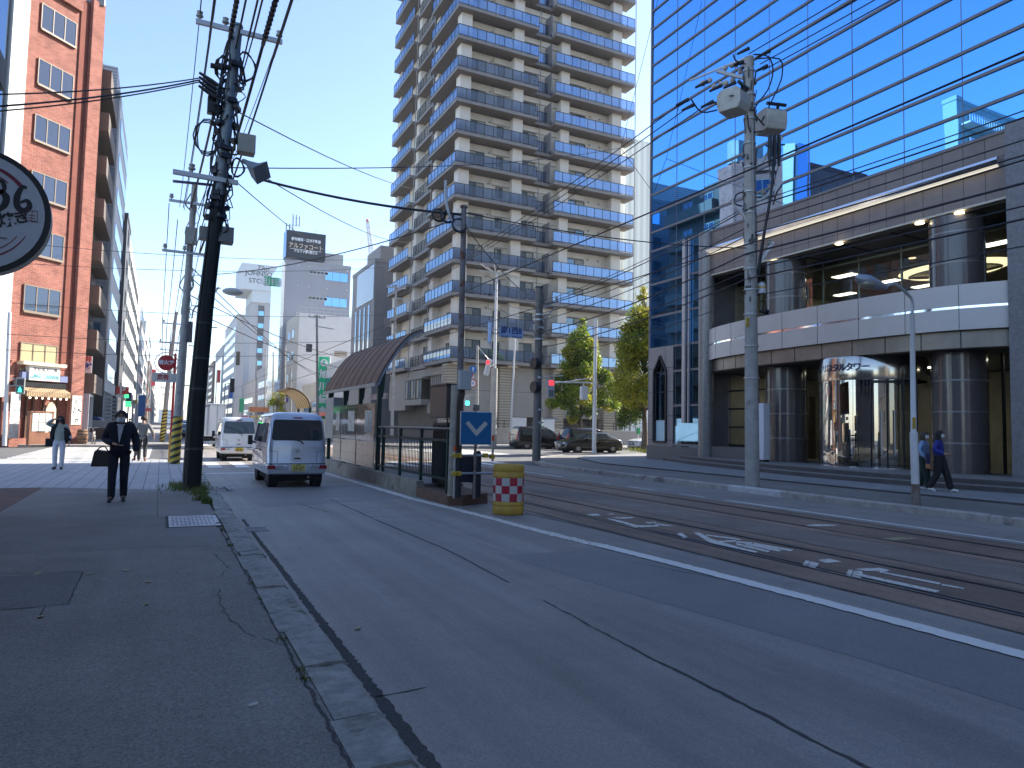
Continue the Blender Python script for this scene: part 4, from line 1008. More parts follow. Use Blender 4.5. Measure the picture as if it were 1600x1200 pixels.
mb = MB(); mb.box(-.16, .16, -.125, -.1, -.36, -.04); gl = mb.build('green_lens', mat('green lens back', (.02, .12, .1), .4), t, local=True)
m_green = mat('lit green lamp', (.1, .9, .7), .4, var=0, emit=(.05, 1, .72), es=1.6)
mb = MB(); mb.ball((0, -.13, -.1), .035, .01, .035, 8, 5); mb.prism([(-.05, -.13, -.15), (.05, -.13, -.15), (.09, -.13, -.23), (.04, -.13, -.24), (.09, -.13, -.34), (.03, -.13, -.34), (0, -.13, -.27), (-.04, -.13, -.34), (-.1, -.13, -.34), (-.03, -.13, -.24), (-.08, -.13, -.22)], (0, -.006, 0)); mb.build('walking_figure', m_green, gl, local=True)
def simple_pole(name, label, base, top, r0, r1, m, cat='pole', z=.13, group=None):
    t = thing(name, label, cat, (base[0], base[1], z), group=group); mb = MB(); mb.tube([(base[0], base[1], z), top], [r0, r1], 12); mb.build('shaft', m, t); return t
m_galv = mat('galvanised steel', (.42, .43, .44), .45, .5, var=.12, scale=3)
m_galvw = mat('pale painted steel', (.6, .61, .62), .5, .1, var=.06, scale=2)
p = gnd(7, 694, .13); k = 46.4/p.y; bx = V((p.x*k, 46.4, .13)); tp = aty(15, 488, 46.4)
t = simple_pole('signal_pole', 'pale steel signal pole in front of the brick corner building', (bx.x, bx.y), (tp.x, tp.y, tp.z), .11, .09, m_galvw)
mb = MB(); q = aty(12, 604, 46.4); mb.bar(q, fx+V((-.2, 0, .05)), .05); mb.bar(aty(12, 590, 46.4), fx+V((-.2, 0, .35)), .05); mb.build('signal_bracket', m_galv, t)
# bicycle parked at the brick corner
def bicycle(c, rz, label):
    t = thing('bicycle', label, 'bicycle', c, rz); fr = mat('bicycle paint', (.5, .5, .5), .3, .6)
    for y in (-.52, .52):
        mb = MB(); n = 24
        mb.tube([(0, y+.33*math.cos(2*PI*i/n), .33+.33*math.sin(2*PI*i/n)) for i in range(n+1)], .02, 6, caps=False); w_ = mb.build('wheel', mat('tyre rubber', (.02, .02, .02), .8), t, local=True)
        mb = MB()
        for i in range(12): a = 2*PI*i/12; mb.tube([(0, y, .33), (0, y+.32*math.cos(a), .33+.32*math.sin(a))], .004, 4)
        mb.build('spokes', fr, w_, local=True)
    mb = MB()
    for a, b in (((0, -.52, .33), (0, -.1, .3)), ((0, -.1, .3), (0, -.2, .78)), ((0, -.52, .33), (0, -.2, .75)), ((0, -.1, .3), (0, .38, .78)), ((0, -.2, .6), (0, .38, .82)), ((0, .38, .95), (0, .52, .33))): mb.tube([a, b], .018, 6)
    mb.build('frame', fr, t, local=True)
    mb = MB(); mb.tube([(-.26, .3, 1.0), (-.2, .4, 1.02), (0, .38, .97), (.2, .4, 1.02), (.26, .3, 1.0)], .014, 6); mb.build('handlebar', fr, t, local=True)
    mb = MB(); mb.ball((0, -.24, .82), .07, .14, .04); mb.build('saddle', m_blk, t, local=True)
    mb = MB(); mb.box(-.16, .16, .42, .7, .72, .98); mb.build('basket', m_blk, t, local=True)
    return t
p = gnd(126, 688, .13); bicycle((-3.7, 50.6, .13), rad(12), 'grey bicycle parked beside the brick corner building')
# ================================================================ rest of the left-hand row
def zat(px, py, x=None, y=None): return (atx(px, py, x) if x is not None else aty(px, py, y)).z
def yat(px, x): return atx(px, 600, x).y
m_dkb = mat('dark brown render', (.10, .085, .075), .8, var=.12)
m_gtile = brickmat('blue grey tile', (.23, .25, .28), (.26, .275, .3), (.12, .12, .13), 1.2, .8, .02, .6, 0, .1, .1)
m_wht = mat('white render', (.66, .65, .62), .7, var=.05, scale=.5)
m_bglass = mirrormat('blue office glass', (.25, .5, .75), .04, .001, .5, .85)
m_dgrey = mat('dark grey cladding', (.10, .10, .105), .5, var=.12)
BB = block('balcony_building', 'dark brown apartment block with stacked balconies behind the red brick building', 'apartment building', -16, -4.95, 53.5, 61.8, 26.6, m_dkb)
for k in range(8):
    z = 3.4+2.95*k; mb = MB(); x1 = -4.08
    mb.box(-4.92, x1, 53.9, 61.2, z, z+.18); mb.box(x1-.12, x1, 53.9, 61.2, z+.18, z+1.25); mb.box(-4.92, x1-.12, 53.9, 54.02, z+.18, z+1.25)
    mb.build('balcony', mat('brown balcony', (.15, .125, .105), .8, var=.15), BB)
winset(BB, 1.6, 2.0, [(-4.92, y, 3.65+2.95*k, 90) for k in range(8) for y in (55.4, 59)], m_wframe, m_wpane)
mb = MB(); mb.box(-4.9, -4.3, 53.8, 54.0, .1, 3.2); mb.box(-4.9, -4.3, 56.8, 57.0, .1, 3.2); mb.box(-4.9, -4.3, 53.8, 57, 3.2, 3.36); mb.build('garage_frame', mat('pale blue steel', (.42, .48, .55), .5, .2, var=.1), BB)
t = thing('hanging_sign', 'white upright projecting sign with red and blue characters on the dark brown apartment block', 'sign', (-4, 53.6, 7.5))
def Q(px, py, y=53.6): return aty(px, py, y)
a_, b_ = Q(132, 556), Q(143, 583); mb = MB(); mb.box(a_.x, b_.x, 53.6, 53.75, b_.z, a_.z); mb.build('sign_board', mat('white sign board', (.65, .65, .66), .5, var=.05), t)
mb = MB(); xm = (a_.x+b_.x)/2; text_into(mb, '井', .42, (xm, 53.6, Q(137, 562).z), (1, 0, 0), (0, 0, 1), 0, .01, bold=.02); text_into(mb, '财', .46, (xm, 53.6, Q(137, 573).z), (1, 0, 0), (0, 0, 1), 1, .01, bold=.02)
mb.build('sign_text', [mat('red letter', (.5, .03, .03), .5, var=0), mat('blue letter', (.02, .06, .35), .5, var=0)], t)
hc_ = 28.6; yc = 66
GB = block('grey_office', 'blue grey tiled office with a white side striped by blue windows', 'office building', -17, -4.4, yc, 80, hc_, m_gtile, True)
mb = MB(); mb.box(-4.38, -4.25, yc+.3, 80, 4, hc_-.2); mb.build('white_side', m_wht, GB)
for k in range(8):
    z = 5+k*3.0; mb = MB(); mb.box(-4.26, -4.2, yc+1.5, 79.4, z, z+1.3); mb.build('window_band', m_bglass, GB)
winset(GB, 2.6, 1.6, [(-6.0, yc-.02, 5+3.0*k, 0) for k in range(8)], m_wframe, m_bglass, 1)
mb = MB(); mb.box(-13, -4.6, yc+.4, yc+8, hc_+.4, hc_+2.6); mb.build('roof_screen', ribmat('louvred screen', (.5, .5, .5), (.25, .25, .26), 1.2, .6, 'Y'), GB, uv=True)
mb = MB(); mb.box(-17, -4.3, yc-.15, yc, -.1, 8); mb.build('brown_base', mat('brown base panel', (.085, .068, .062), .6, var=.15), GB)
DB = block('dark_office', 'slim dark grey office slab between two white buildings', 'office building', -16, -4.0, 80.6, 88, 22.2, m_dgrey)
winset(DB, 2, 1.6, [(-3.98, 84, 4+3.2*k, 90) for k in range(6)], m_wframe, m_bglass)
WB = block('white_office', 'white office building with rows of dark windows beyond the dark slab', 'office building', -16, -4.15, 88.6, 125, 21.6, m_wht)
winset(WB, 3.6, 1.5, [(-4.13, 91.5+5.2*i, 4+3.1*k, 90) for k in range(6) for i in range(7)], m_wframe, m_bglass, 2)
cols = [(.5, .48, .44), (.36, .37, .4), (.62, .6, .56), (.28, .2, .17), (.45, .47, .5), (.55, .5, .42), (.4, .4, .42), (.6, .6, .6)]
lab = ['cream', 'slate grey', 'off white', 'brown', 'pale blue grey', 'sandy', 'mid grey', 'light grey']
y = 126.
for i in range(9):
    d = R.uniform(24, 36)+i*5; h = (24, 21, 26, 19, 22, 17, 24, 16, 15)[i]
    t = block('street_building', f'{lab[i % 8]} building, {["first", "second", "third", "fourth", "fifth", "sixth", "seventh", "eighth", "ninth"][i]} beyond the white office on the pavement side', 'building', -18, -4.2+R.uniform(-.6, .4), y, y+d, h, mat('far wall %s' % lab[i % 8], cols[i % 8], .8, var=.08, scale=.3))
    winset(t, d*.7, 1.5, [(-3.7, y+d/2, 4.5+3.5*k, 90) for k in range(int((h-5)/3.5))], m_wframe, m_bglass, 6)
    y += d+1
# low wall of the car park behind the restaurant, blue van, parking signs
t = thing('parking_wall', 'low grey and brown hoarding along the car park behind the brick building', 'wall', (-4, 62.4, .13))
mb = MB(); mb.box(Q(142, 660, 62.4).x, Q(191, 660, 62.4).x, 62.3, 62.5, 1.0, 1.6); mb.build('grey_panel', mat('grey hoarding', (.4, .4, .4), .7, var=.1), t)
mb = MB(); mb.box(Q(142, 660, 62.4).x, Q(191, 660, 62.4).x, 62.32, 62.48, .13, 1.0); mb.build('brown_panel', mat('brown hoarding', (.17, .1, .075), .7, var=.2), t)
t = thing('exterior_stair', 'grey slatted steel stair screen beside the red parking sign', 'stair', (-4.5, 65.6, .13)); mb = MB(); sa, sb2 = Q(165, 620, 65.6), Q(181, 660, 65.6)
for k in range(7): z = sb2.z+(sa.z-sb2.z)*k/7; mb.box(sa.x, sb2.x, 65.6, 65.75, z, z+(sa.z-sb2.z)/12)
mb.build('slats', mat('grey slat', (.4, .41, .42), .6, var=.1), t); mb = MB()
for x in (sa.x, (sa.x+sb2.x)/2, sb2.x): mb.box(x-.05, x+.05, 65.5, 65.6, .13, sa.z+.2)
mb.build('stair_posts', m_galv, t)
p1, p2 = aty(182, 604, 62), aty(201, 616, 62)
t = thing('parking_sign', 'red square parking sign with a white letter above small green lamps', 'sign', ((p1.x+p2.x)/2, 62, .13))
mb = MB(); mb.box(p1.x, p2.x, 61.9, 62.05, p2.z, p1.z); mb.build('sign_face', mat('red sign face', (.50, .05, .03), .5, var=.05), t)
mb = MB(); text_into(mb, 'P', .78, (p1.x+.42, 61.9, (p1.z+p2.z)/2), (1, 0, 0), (0, 0, 1), 0, .01, bold=.03); mb.build('sign_letter', m_wht, t)
mb = MB(); mb.tube([((p1.x+p2.x)/2, 62.1, .13), ((p1.x+p2.x)/2, 62.1, p1.z)], .07, 8); mb.build('post', m_galv, t)
q1, q2 = aty(195, 616, 62), aty(201, 622, 62)
mb = MB(); mb.box(q1.x, q2.x, 61.9, 62.05, q2.z, q1.z-.02); mb.build('green_lamp', mat('lit green panel', (.05, .6, .15), .5, var=0, emit=(.05, .8, .2), es=1), t)
mb = MB(); q3, q4 = aty(181, 616, 62), aty(194, 621, 62); mb.box(q3.x, q4.x, 61.92, 62.05, q4.z, q3.z-.02); mb.build('white_plate', m_wht, t)
p1, p2 = aty(197, 613, 63.5), aty(205, 636, 63.5)
t = thing('blue_sign', 'tall dark blue sign with a lit green panel behind the red parking sign', 'sign', (p1.x, 63.5, .13))
mb = MB(); mb.box(p1.x, p2.x, 63.5, 63.65, p2.z, p1.z); mb.box(p1.x+.15, p1.x+.25, 63.52, 63.62, .13, p2.z); mb.build('sign_face', mat('dark blue sign', (.015, .03, .14), .5, var=.1), t)
mb = MB(); q = aty(200, 631, 63.5); mb.box(q.x-.2, q.x+.2, 63.45, 63.5, q.z-.2, q.z+.2); mb.build('green_lamp', MATS['lit green panel'], t)
p1, p2 = aty(217, 617, 90), aty(226, 651, 90)
t = thing('blue_banner', 'large plain blue upright banner beside the pavement, beyond the man walking away', 'banner', (p1.x, 90, .13)); mb = MB(); mb.box(p1.x, p2.x, 90, 90.1, p2.z, p1.z); mb.build('banner_cloth', mat('blue banner cloth', (.03, .12, .36), .6, var=.12, scale=.8), t)
mb = MB(); mb.tube([(p1.x, 90.1, .13), (p1.x, 90.1, p1.z)], .05, 6); mb.build('banner_pole', m_galv, t)
for k, (px, py, w_, h_, c, yy, l) in enumerate(((240, 590, 5, 26, (.5, .05, .07), 200, 'pink red upright sign far down the pavement side of the street'), (231, 640, 10, 5, (.5, .08, .08), 150, 'small red and white sign board low beside the pavement, far off'), (183, 655, 5, 6, (.5, .1, .08), 66, 'small red notice on the car park hoarding'), (212, 628, 5, 6, (.5, .4, .12), 80, 'small yellow sign by the blue banner'), (342, 588, 4, 20, (.5, .04, .05), 160, 'red upright sign beyond the dark utility pole'), (361, 612, 5, 22, (.03, .1, .4), 150, 'blue upright sign above the white truck'), (378, 633, 6, 22, (.05, .35, .2), 130, 'green and white upright sign above the far white van'), (432, 615, 7, 36, (.45, .55, .68), 120, 'tall pale blue upright sign beside the bare yellow tree'), (448, 617, 5, 24, (.1, .06, .3), 125, 'purple upright sign on a pole near the lilac building'), (405, 640, 30, 9, (.55, .22, .1), 128, 'orange shop fascia low behind the two vans'), (372, 560, 5, 22, (.1, .08, .05), 190, 'dark brown upright sign high on the far side of the street'))):
    a, b = aty(px-w_/2, py-h_/2, yy), aty(px+w_/2, py+h_/2, yy); t = thing('upright_sign', l, 'sign', (a.x, yy, 0)); mb = MB(); mb.box(a.x, b.x, yy, yy+.3, b.z, a.z); mb.build('sign_face', mat('sign tone %d' % k, c, .5, var=.15, scale=1.5), t)
    mb = MB(); mb.tube([(a.x-.1, yy+.2, .1), (a.x-.1, yy+.2, a.z)], .08, 6); mb.build('sign_post', m_galv, t)
# ================================================================ right-hand row beyond the tower
t = block('slit_building', 'dark grey building with tall slit windows beside the apartment tower', 'office building', 24, 40, 89, 101, 22.8, mat('slate render', (.2, .2, .21), .7, var=.08))
mb = MB()
for i in range(4): y = 91+i*2.3; mb.box(23.93, 24, y, y+.7, 9, 17.5)
mb.build('slit_window', m_dgl, t)
mb = MB(); mb.box(23.9, 24.05, 89.2, 98, 18, 22.6); mb.build('glazed_top', mat('grey glazed panel', (.3, .34, .38), .2, .3, var=.05), t)
mb = MB(); mb.box(26, 40, 94, 101, 22.7, 26.4); mb.build('penthouse', mat('slate render', (.2, .2, .21)), t)
t = block('ribbed_building', 'pale green ribbed metal building showing between the apartment tower and the mirror glass', 'building', 54, 82, 76, 100, zat(1000, 219, y=76), ribmat('pale ribbed sheet', (.66, .72, .70), (.5, .56, .55), .32, .6, 'X', .5), True, parapet=False)
LB = block('lilac_building', 'pale lilac blank-walled building with a rooftop railing beyond the tram stop', 'building', 23.4, 33.8, 142, 157.5, 23.4, mat('lilac render', (.62, .6, .58), .7, var=.05, scale=.4), parapet=False)
mb = MB(); mb.box(23.33, 23.4, 142.1, 157.5, 0, 23.3); mb.build('beige_side', mat('beige render', (.42, .39, .34), .7, var=.1), LB)
winset(LB, 2.4, 1.8, [(23.3, y, z, -90) for z in (6, 10, 14.5, 19) for y in (148, 153)], m_wframe, m_bglass)
mb = MB(); mb.box(26, 33.8, 142, 142.05, 23.9, 24.0); mb.box(23.4, 33.8, 142, 142.05, 24.6, 24.7)
for i in range(10): x = 23.5+i*1.13; mb.box(x, x+.06, 142, 142.06, 23.3, 24.6)
mb.build('roof_railing', m_galv, LB)
mb = MB(); mb.box(30.5, 33, 141.9, 142, 15.3, 16.3); mb.build('vent_opening', mat('tan louvre', (.3, .25, .19), .7), LB)
AB = block('billboard_building', 'blue grey office block carrying a black rooftop billboard', 'office building', 22.9, 37.2, 159, 176, 37.2, mat('blue grey render', (.27, .28, .31), .7, var=.05, scale=.4))
mb = MB(); mb.box(22.2, 22.9, 159.3, 176, 0, 37); mb.build('glazed_side', mirrormat('pale mirror side', (.7, .78, .85), .12, .01, 1.5), AB)
winset(AB, 5.2, 2.1, [(34, 158.95, z, 0) for z in (21.8, 28, 34-.2)], m_wframe, m_bglass, 2)
winset(AB, 4.2, .7, [(30, 158.95, z, 0) for z in (23, 29.2, 35)], m_lframe, m_wpane, 4)
mb = MB(); mb.box(31.5, 36.3, 163, 172, 37.2, 41); mb.build('penthouse', mat('grey penthouse', (.38, .38, .38), .7), AB)
mb = MB()
for z in (26, 32, 36.5, 20):
    for x in (25.6, 28, 32, 36.4): mb.ball((x, 158.9, z), .14, n=6, m=4)
mb.build('wall_lamp', m_wht, AB)
t = thing('rooftop_billboard', 'black rooftop billboard with white and gold lettering on the blue grey office block', 'billboard', (27, 159, 37.6))
mb = MB(); mb.box(22.8, 31.3, 158.8, 162.5, 38.1, 44.1); mb.build('billboard_panel', mat('black billboard', (.012, .018, .028), .4, var=.05), t)
mb = MB(); mb.box(22.72, 22.8, 158.8, 162.5, 38.1, 44.1); mb.build('blue_end_panel', mat('blue end panel', (.2, .42, .75), .5, var=.05), t)
mb = MB(); text_into(mb, 'アルファコート', 1.32, (27.05, 158.8, 40.75), (1, 0, 0), (0, 0, 1), 0, .03, bold=.02, squash=.82); mb.build('gold_lettering', mat('gold letter', (.62, .5, .34), .5, var=0), t)
mb = MB(); text_into(mb, '都市開発・総合不動産', .78, (27.05, 158.8, 42.2), (1, 0, 0), (0, 0, 1), 0, .03, bold=.02, squash=.82); text_into(mb, 'アルファ南1西ビル', .76, (27.05, 158.8, 39.6), (1, 0, 0), (0, 0, 1), 0, .03, bold=.02, squash=.8); mb.box(23.6, 30.5, 158.75, 158.8, 40.02, 40.08); mb.build('white_lettering', mat('white letter', (.72, .74, .76), .5, var=0), t)
mb = MB()
for x in (23.4, 26, 28.6, 31): mb.tube([(x, 161, 37.2), (x, 161, 38.2)], .12, 6)
mb.build('billboard_leg', m_galv, t)
t = thing('antenna_mast', 'cluster of white cellular antennas on a frame above the black billboard', 'antenna', (24.5, 164, 44)); mb = MB()
for x, z0, z1 in ((22.9, 44, 46), (23.6, 44, 45.9), (24.3, 44, 48.2), (25.0, 45.5, 48.2), (25.7, 45.5, 48)): mb.tube([(x, 160.5, z0), (x, 160.5, z1)], .13, 6)
mb.bar((22.9, 160.5, 45.4), (25.7, 160.5, 46), .08); mb.bar((24.3, 160.5, 47.4), (25.7, 160.5, 47.4), .07); mb.build('antenna', mat('antenna grey', (.25, .28, .33), .5), t)
t = thing('aerial', 'thin television aerial mast above the blue grey office block', 'antenna', (31, 166, 41)); mb = MB(); mb.tube([(30.4, 166, 41), (30.4, 166, 48.5)], .06, 5)
for z in (44.5, 45.5, 46.5): mb.bar((29.7, 166, z), (31.1, 166, z), .06)
mb.build('mast', m_galv, t)
a, b = aty(413, 432, 174), aty(437, 448, 174)
t = thing('green_rooftop_sign', 'green projecting bank sign with white characters beside the blue grey office block', 'sign', (a.x, 174, b.z)); mb = MB(); mb.box(a.x, 22.9, 174, 174.4, b.z, a.z); mb.build('sign_board', mat('bank green', (.015, .5, .22), .5, var=.03), t)
mb = MB(); text_into(mb, '旭川信', 1.9, ((a.x+22.9)/2+.5, 174, (a.z+b.z)/2-.2), (1, 0, 0), (0, 0, 1), 0, .03, bold=.05); mb.build('sign_text', MATS['white letter'], t)
JB = block('store_building', 'tall pale building topped by a white sign wall with grey store lettering', 'office building', 26, 38, 255, 275, 43, mat('grey blue render', (.4, .4, .41), .7, var=.05))
a, b = aty(378, 410, 254), aty(440, 457, 254)
mb = MB(); mb.box(a.x, 38, 254, 275, b.z, a.z); mb.box(26, 38, 254.5, 275, 42.9, b.z); sw = mb.build('sign_wall', mat('pale sign wall', (.55, .6, .62), .7, var=.03), JB)
mb = MB()
text_into(mb, 'The', 2.7, (aty(410, 420, 254).x, 254, zat(410, 420, y=254)), (1, 0, 0), (0, 0, 1), 0, .05, shear=.3)
text_into(mb, 'JOHNSON', 2.3, (aty(409, 428.5, 254).x, 254, zat(409, 428.5, y=254)), (1, 0, 0), (0, 0, 1), 0, .05, bold=.03)
text_into(mb, 'STO', 2.3, (aty(399, 439, 254).x, 254, zat(399, 439, y=254)), (1, 0, 0), (0, 0, 1), 0, .05, bold=.03)
mb.build('store_lettering', mat('grey store letter', (.08, .09, .1), .6, var=0), sw)
mb = MB()
for px in (405, 429):
    x = aty(px, 560, 255).x; mb.box(x-1, x+1, 254.9, 255, 3, 42)
strip = mb.build('dark_window_strip', m_dgrey, JB)
winset(JB, 1.9, 1.7, [(aty(px, 560, 255).x, 254.85, 4+4.3*k, 0) for px in (405, 429) for k in range(9)], m_wframe, m_bglass, 0)
t = block('glazed_white_building', 'white office with blue strip windows on its street side, next beyond the store building', 'office building', 24, 34, 285, 340, zat(375, 486, x=24), mat('pale grey render', (.5, .5, .5), .7, var=.06))
mb = MB()
for k in range(9): mb.box(23.85, 24, 287, 338, 5+3.9*k, 7+3.9*k)
mb.build('window_band', m_bglass, t)
t = block('penthouse_building', 'grey building with a brown rooftop box showing beside the dark utility pole', 'building', 24, 34, 345, 400, zat(345, 545, x=24), mat('mid grey render', (.32, .33, .35), .7, var=.06))
z = zat(345, 545, x=24); mb = MB(); mb.box(26, 32, 352, 362, z, z+5); mb.build('brown_penthouse', mat('brown penthouse', (.3, .2, .16), .7), t)
mb = MB(); mb.box(23.8, 24, 350, 396, 4, z-5); mb.build('glazed_side', m_bglass, t)
y = 402.
for i in range(7):
    d = R.uniform(30, 45); h = zat(332-i*7, 565+i*12, y=y)
    t = block('street_building', f'{lab[(i+3) % 8]} building, {["first", "second", "third", "fourth", "fifth", "sixth", "seventh"][i]} past the brown rooftop box on the tram side', 'building', 23.5+R.uniform(-.5, .5), 40, y, y+d, max(10, h), mat('far wall %s' % lab[(i+3) % 8], cols[(i+3) % 8], .8, var=.08, scale=.3)); winset(t, d*.7, 1.6, [(23.2, y+d/2, 5+3.7*k, -90) for k in range(max(1, int((max(10, h)-6)/3.7)))], m_wframe, m_bglass, 6)
    y += d+1
for x0, x1, y0, y1, h, c, l in ((24.2, 36, 103, 122, 11, 4, 'low pale blue grey shop block'), (24.2, 36, 123, 140, 8.5, 5, 'low sandy shop block'), (24, 36, 178, 214, 16, 6, 'mid grey shop block'), (24, 36, 216, 250, 14, 0, 'cream shop block')):
    t = block('shop_building', f'{l} facing the tram street between larger buildings', 'shop', x0, x1, y0, y1, h, mat('far wall %s' % lab[c], cols[c], .8, var=.08, scale=.3)); winset(t, (y1-y0)*.7, 1.8, [(x0-.04, (y0+y1)/2, 3.8+3.6*k, -90) for k in range(int((h-4)/3.4))], m_wframe, m_bglass, 5)
    mb = MB(); mb.box(x0-1.2, x0, y0+1, y1-1, 2.9, 3.5); mb.build('shop_fascia', mat('fascia %d' % c, [(.5, .1, .08), (.1, .3, .15), (.55, .4, .1), (.1, .2, .4)][c % 4], .6, var=.2), t)
t = block('end_building', 'hazy pale building closing the far end of the street', 'building', -3, 23, 900, 930, 14, mat('far wall light grey', cols[7]))
winset(t, 20, 1.8, [(10, 899.9, 4+3.6*k, 0) for k in range(3)], m_wframe, m_bglass, 6)
# mirrored neighbours: buildings across the cross road that only the glass shows
TB = block('teal_apartment', 'pale teal apartment building with white balconies, seen mirrored in the blue glass', 'apartment building', -60, -34.5, 47.5, 49, 40, mat('pale teal render', (.3, .38, .385), .7, var=.05))
for k in range(12):
    z = 4+k*3.0; mb = MB()
    for x in (-57, -49.5, -42): mb.box(x, x+7, 46.2, 47.5, z, z+.2); mb.bar((x, 46.25, z+1.2), (x+7, 46.25, z+1.2), .08)
    for x in (-57, -49.5, -42):
        for i in range(15): mb.box(x+i*.5-.03, x+i*.5+.03, 46.22, 46.28, z+.2, z+1.2)
    mb.build('balcony', m_wht, TB)
winset(TB, 3.2, 2.0, [(x, 47.46, 4.3+3*k, 0) for k in range(12) for x in (-53.5, -46, -38.5)], m_wframe, m_bglass)
t = block('pink_rooftop_house', 'lower pinkish building with a grey rooftop, seen mirrored in the blue glass', 'building', -30.5, -19.8, 48.6, 60, 24, mat('pink render', (.45, .27, .23), .8, var=.1)); winset(t, 1.8, 1.5, [(x, 48.56, 6+3.4*k, 0) for k in range(5) for x in (-22, -25, -28)], m_wframe, m_wpane)
mb = MB(); mb.box(-29, -22, 51, 57, 24, 27); mb.build('roof_house', mat('grey teal roof', (.3, .38, .38), .7), t)
# tall green bank sign on its pole
a, b = aty(499, 557, 118), aty(514, 655, 118)
t = thing('bank_sign', 'tall green upright bank sign with white characters and a round emblem', 'sign', (a.x, 118, 0)); mb = MB(); mb.box(a.x, b.x-.35, 118, 118.5, b.z, a.z); mb.build('sign_board', MATS['bank green'], t)
cx = (a.x+b.x-.35)/2; mb = MB(); mb.disc((cx, 117.98, a.z-1.0), .62, (0, 1, 0), 24, 0, .04)
for i, ch in enumerate('旭川信金'): text_into(mb, ch, 1.5, (cx, 118, a.z-2.95-i*2.05), (1, 0, 0), (0, 0, 1), 0, .02, bold=.06)
mb.build('white_characters', MATS['white letter'], t)
mb = MB(); mb.prism([(cx-.3, 117.95, a.z-1.3), (cx+.32, 117.95, a.z-1.3), (cx, 117.95, a.z-.95), (cx+.35, 117.95, a.z-.65), (cx-.2, 117.95, a.z-.6), (cx-.1, 117.95, a.z-1.0)], (0, -.02, 0)); mb.build('emblem', MATS['bank green'], t)
mb = MB(); mb.tube([(b.x-.15, 118.2, 0), (b.x-.15, 118.2, a.z+.1)], .14, 8); mb.build('sign_pole', m_galvw, t)
# tower crane far behind
c0, c1 = aty(583, 400, 330), aty(574, 345, 330)
t = thing('tower_crane', 'pale lattice crane jib standing far behind the slit-windowed building', 'crane', (c0.x, 330, 0)); mb = MB()
def lattice(mb, a, b, w0, w1, n, r):
    a, b = V(a), V(b); d = (b-a).normalized(); u = V((1, 0, 0)); u = (u-d*u.dot(d)).normalized(); v = d.cross(u); cs_ = []
    for i in range(n+1):
        p = a.lerp(b, i/n); w_ = w0+(w1-w0)*i/n; cs_.append([p+u*w_*s+v*w_*q for s, q in ((-1, -1), (1, -1), (1, 1), (-1, 1))])
    for i in range(n):
        for k in range(4): mb.bar(cs_[i][k], cs_[i+1][k], r); mb.bar(cs_[i][k], cs_[i+1][(k+1) % 4], r*.7); mb.bar(cs_[i][k], cs_[i][(k+1) % 4], r*.7)
lattice(mb, (c0.x, 330, 0), (c0.x, 330, c0.z-6), 1, 1, 24, .3); mb.build('mast', mat('white crane steel', (.6, .6, .62), .5), t)
mb = MB(); lattice(mb, (c0.x, 330, c0.z-6), (c1.x, 330, c1.z), 1, .5, 12, .26); mb.build('jib', MATS['white crane steel'], t)
mb = MB(); mb.tube([(c0.x+4, 330, c0.z-4), (c1.x, 330, c1.z)], .1, 4); mb.box(c0.x-1.5, c0.x+4, 328.5, 331.5, c0.z-8, c0.z-5); mb.build('cab', mat('crane cab', (.5, .5, .5), .5), t)
mb = MB(); mb.ball(c1, .8); mb.build('jib_tip', mat('crane red', (.5, .08, .05), .5), t)
# near building on the camera's side that carries the round sign
NB = block('near_building', 'plain grey shop building carrying the round restaurant sign at the near pavement', 'building', -14, -2.7, -6, 14.2, 7.2, mat('near render', (.42, .41, .39), .8, var=.12))
winset(NB, 2.4, 2.2, [(-2.66, y, z, 90) for z in (4.2,) for y in (-3, 1, 5, 9)], m_wframe, m_wpane)
# buildings behind the viewer that the van windows and the polished metal reflect
for x0, x1, y0, y1, h, c, l in ((15.5, 42, -85, -50, 30, (.12, .11, .1), 'dark brown office block behind the viewer, mirrored in the rear window of the silver van'), (-26, -3, -70, -42, 20, (.3, .27, .24), 'beige building behind the viewer, mirrored in the rear window of the silver van')):
    t = block('reflected_building', l, 'building', x0, x1, y0, y1, h, mat('reflected wall %d' % h, c, .8, var=.1)); winset(t, 2.2, 1.6, [(x0+2.5+4.2*i, y1+.04, 3+3.3*k, 180) for i in range(int((x1-x0)/4.2)) for k in range(int(h/3.4))], m_lframe, m_wpane)
# ================================================================ tram stop island
m_conc = mat('weathered concrete', (.30, .27, .22), .9, var=.3, scale=3, bump=.4, stain=((.14, .125, .1), 1.4, .55))
m_rustc = mat('rust stained concrete', (.17, .105, .075), .9, var=.3, scale=4, bump=.4)
m_dgreen = mat('dark green steel', (.012, .035, .03), .45, .2, var=.15)
m_stain = mat('stainless panel', (.46, .44, .40), .35, .6, var=.12, scale=2)
m_rust = mat('rusty steel', (.22, .2, .19), .7, .2, var=.2, scale=4, stain=((.16, .055, .025), 3.5, .52))
PF = thing('tram_platform', 'narrow concrete tram platform with a stained kerb wall and rust brown end step', 'platform', (6, 22, 0))
mb = MB(); mb.box(5.63, 6.62, 15.9, 37, -.02, .30); mb.build('deck', m_pave, PF)
mb = MB()
for i in range(15): y = 15.95+i*1.4; mb.box(5.45+R.uniform(-.006, .006), 5.63, y, y+1.385, -.02, .37)
mb.build('kerb_wall', m_conc, PF, bevel=.01)
mb = MB(); mb.prism([(5.45, 15.94, -.02), (5.5, 14.0, -.02), (5.75, 13.85, -.02), (6.48, 14.15, -.02), (6.62, 15.94, -.02)], (0, 0, .24)); mb.build('end_step', m_rustc, PF)
SH = thing('tram_shelter', 'tram stop shelter with a curved brown ribbed roof and steel side panels', 'shelter', (6, 23, .3))
ar = smooth([(5.46, 2.86), (5.56, 3.12), (5.74, 3.45), (5.96, 3.8), (6.2, 4.12), (6.46, 4.36), (6.78, 4.5)], 3)
RY0, RY1 = 19.7, 26.9
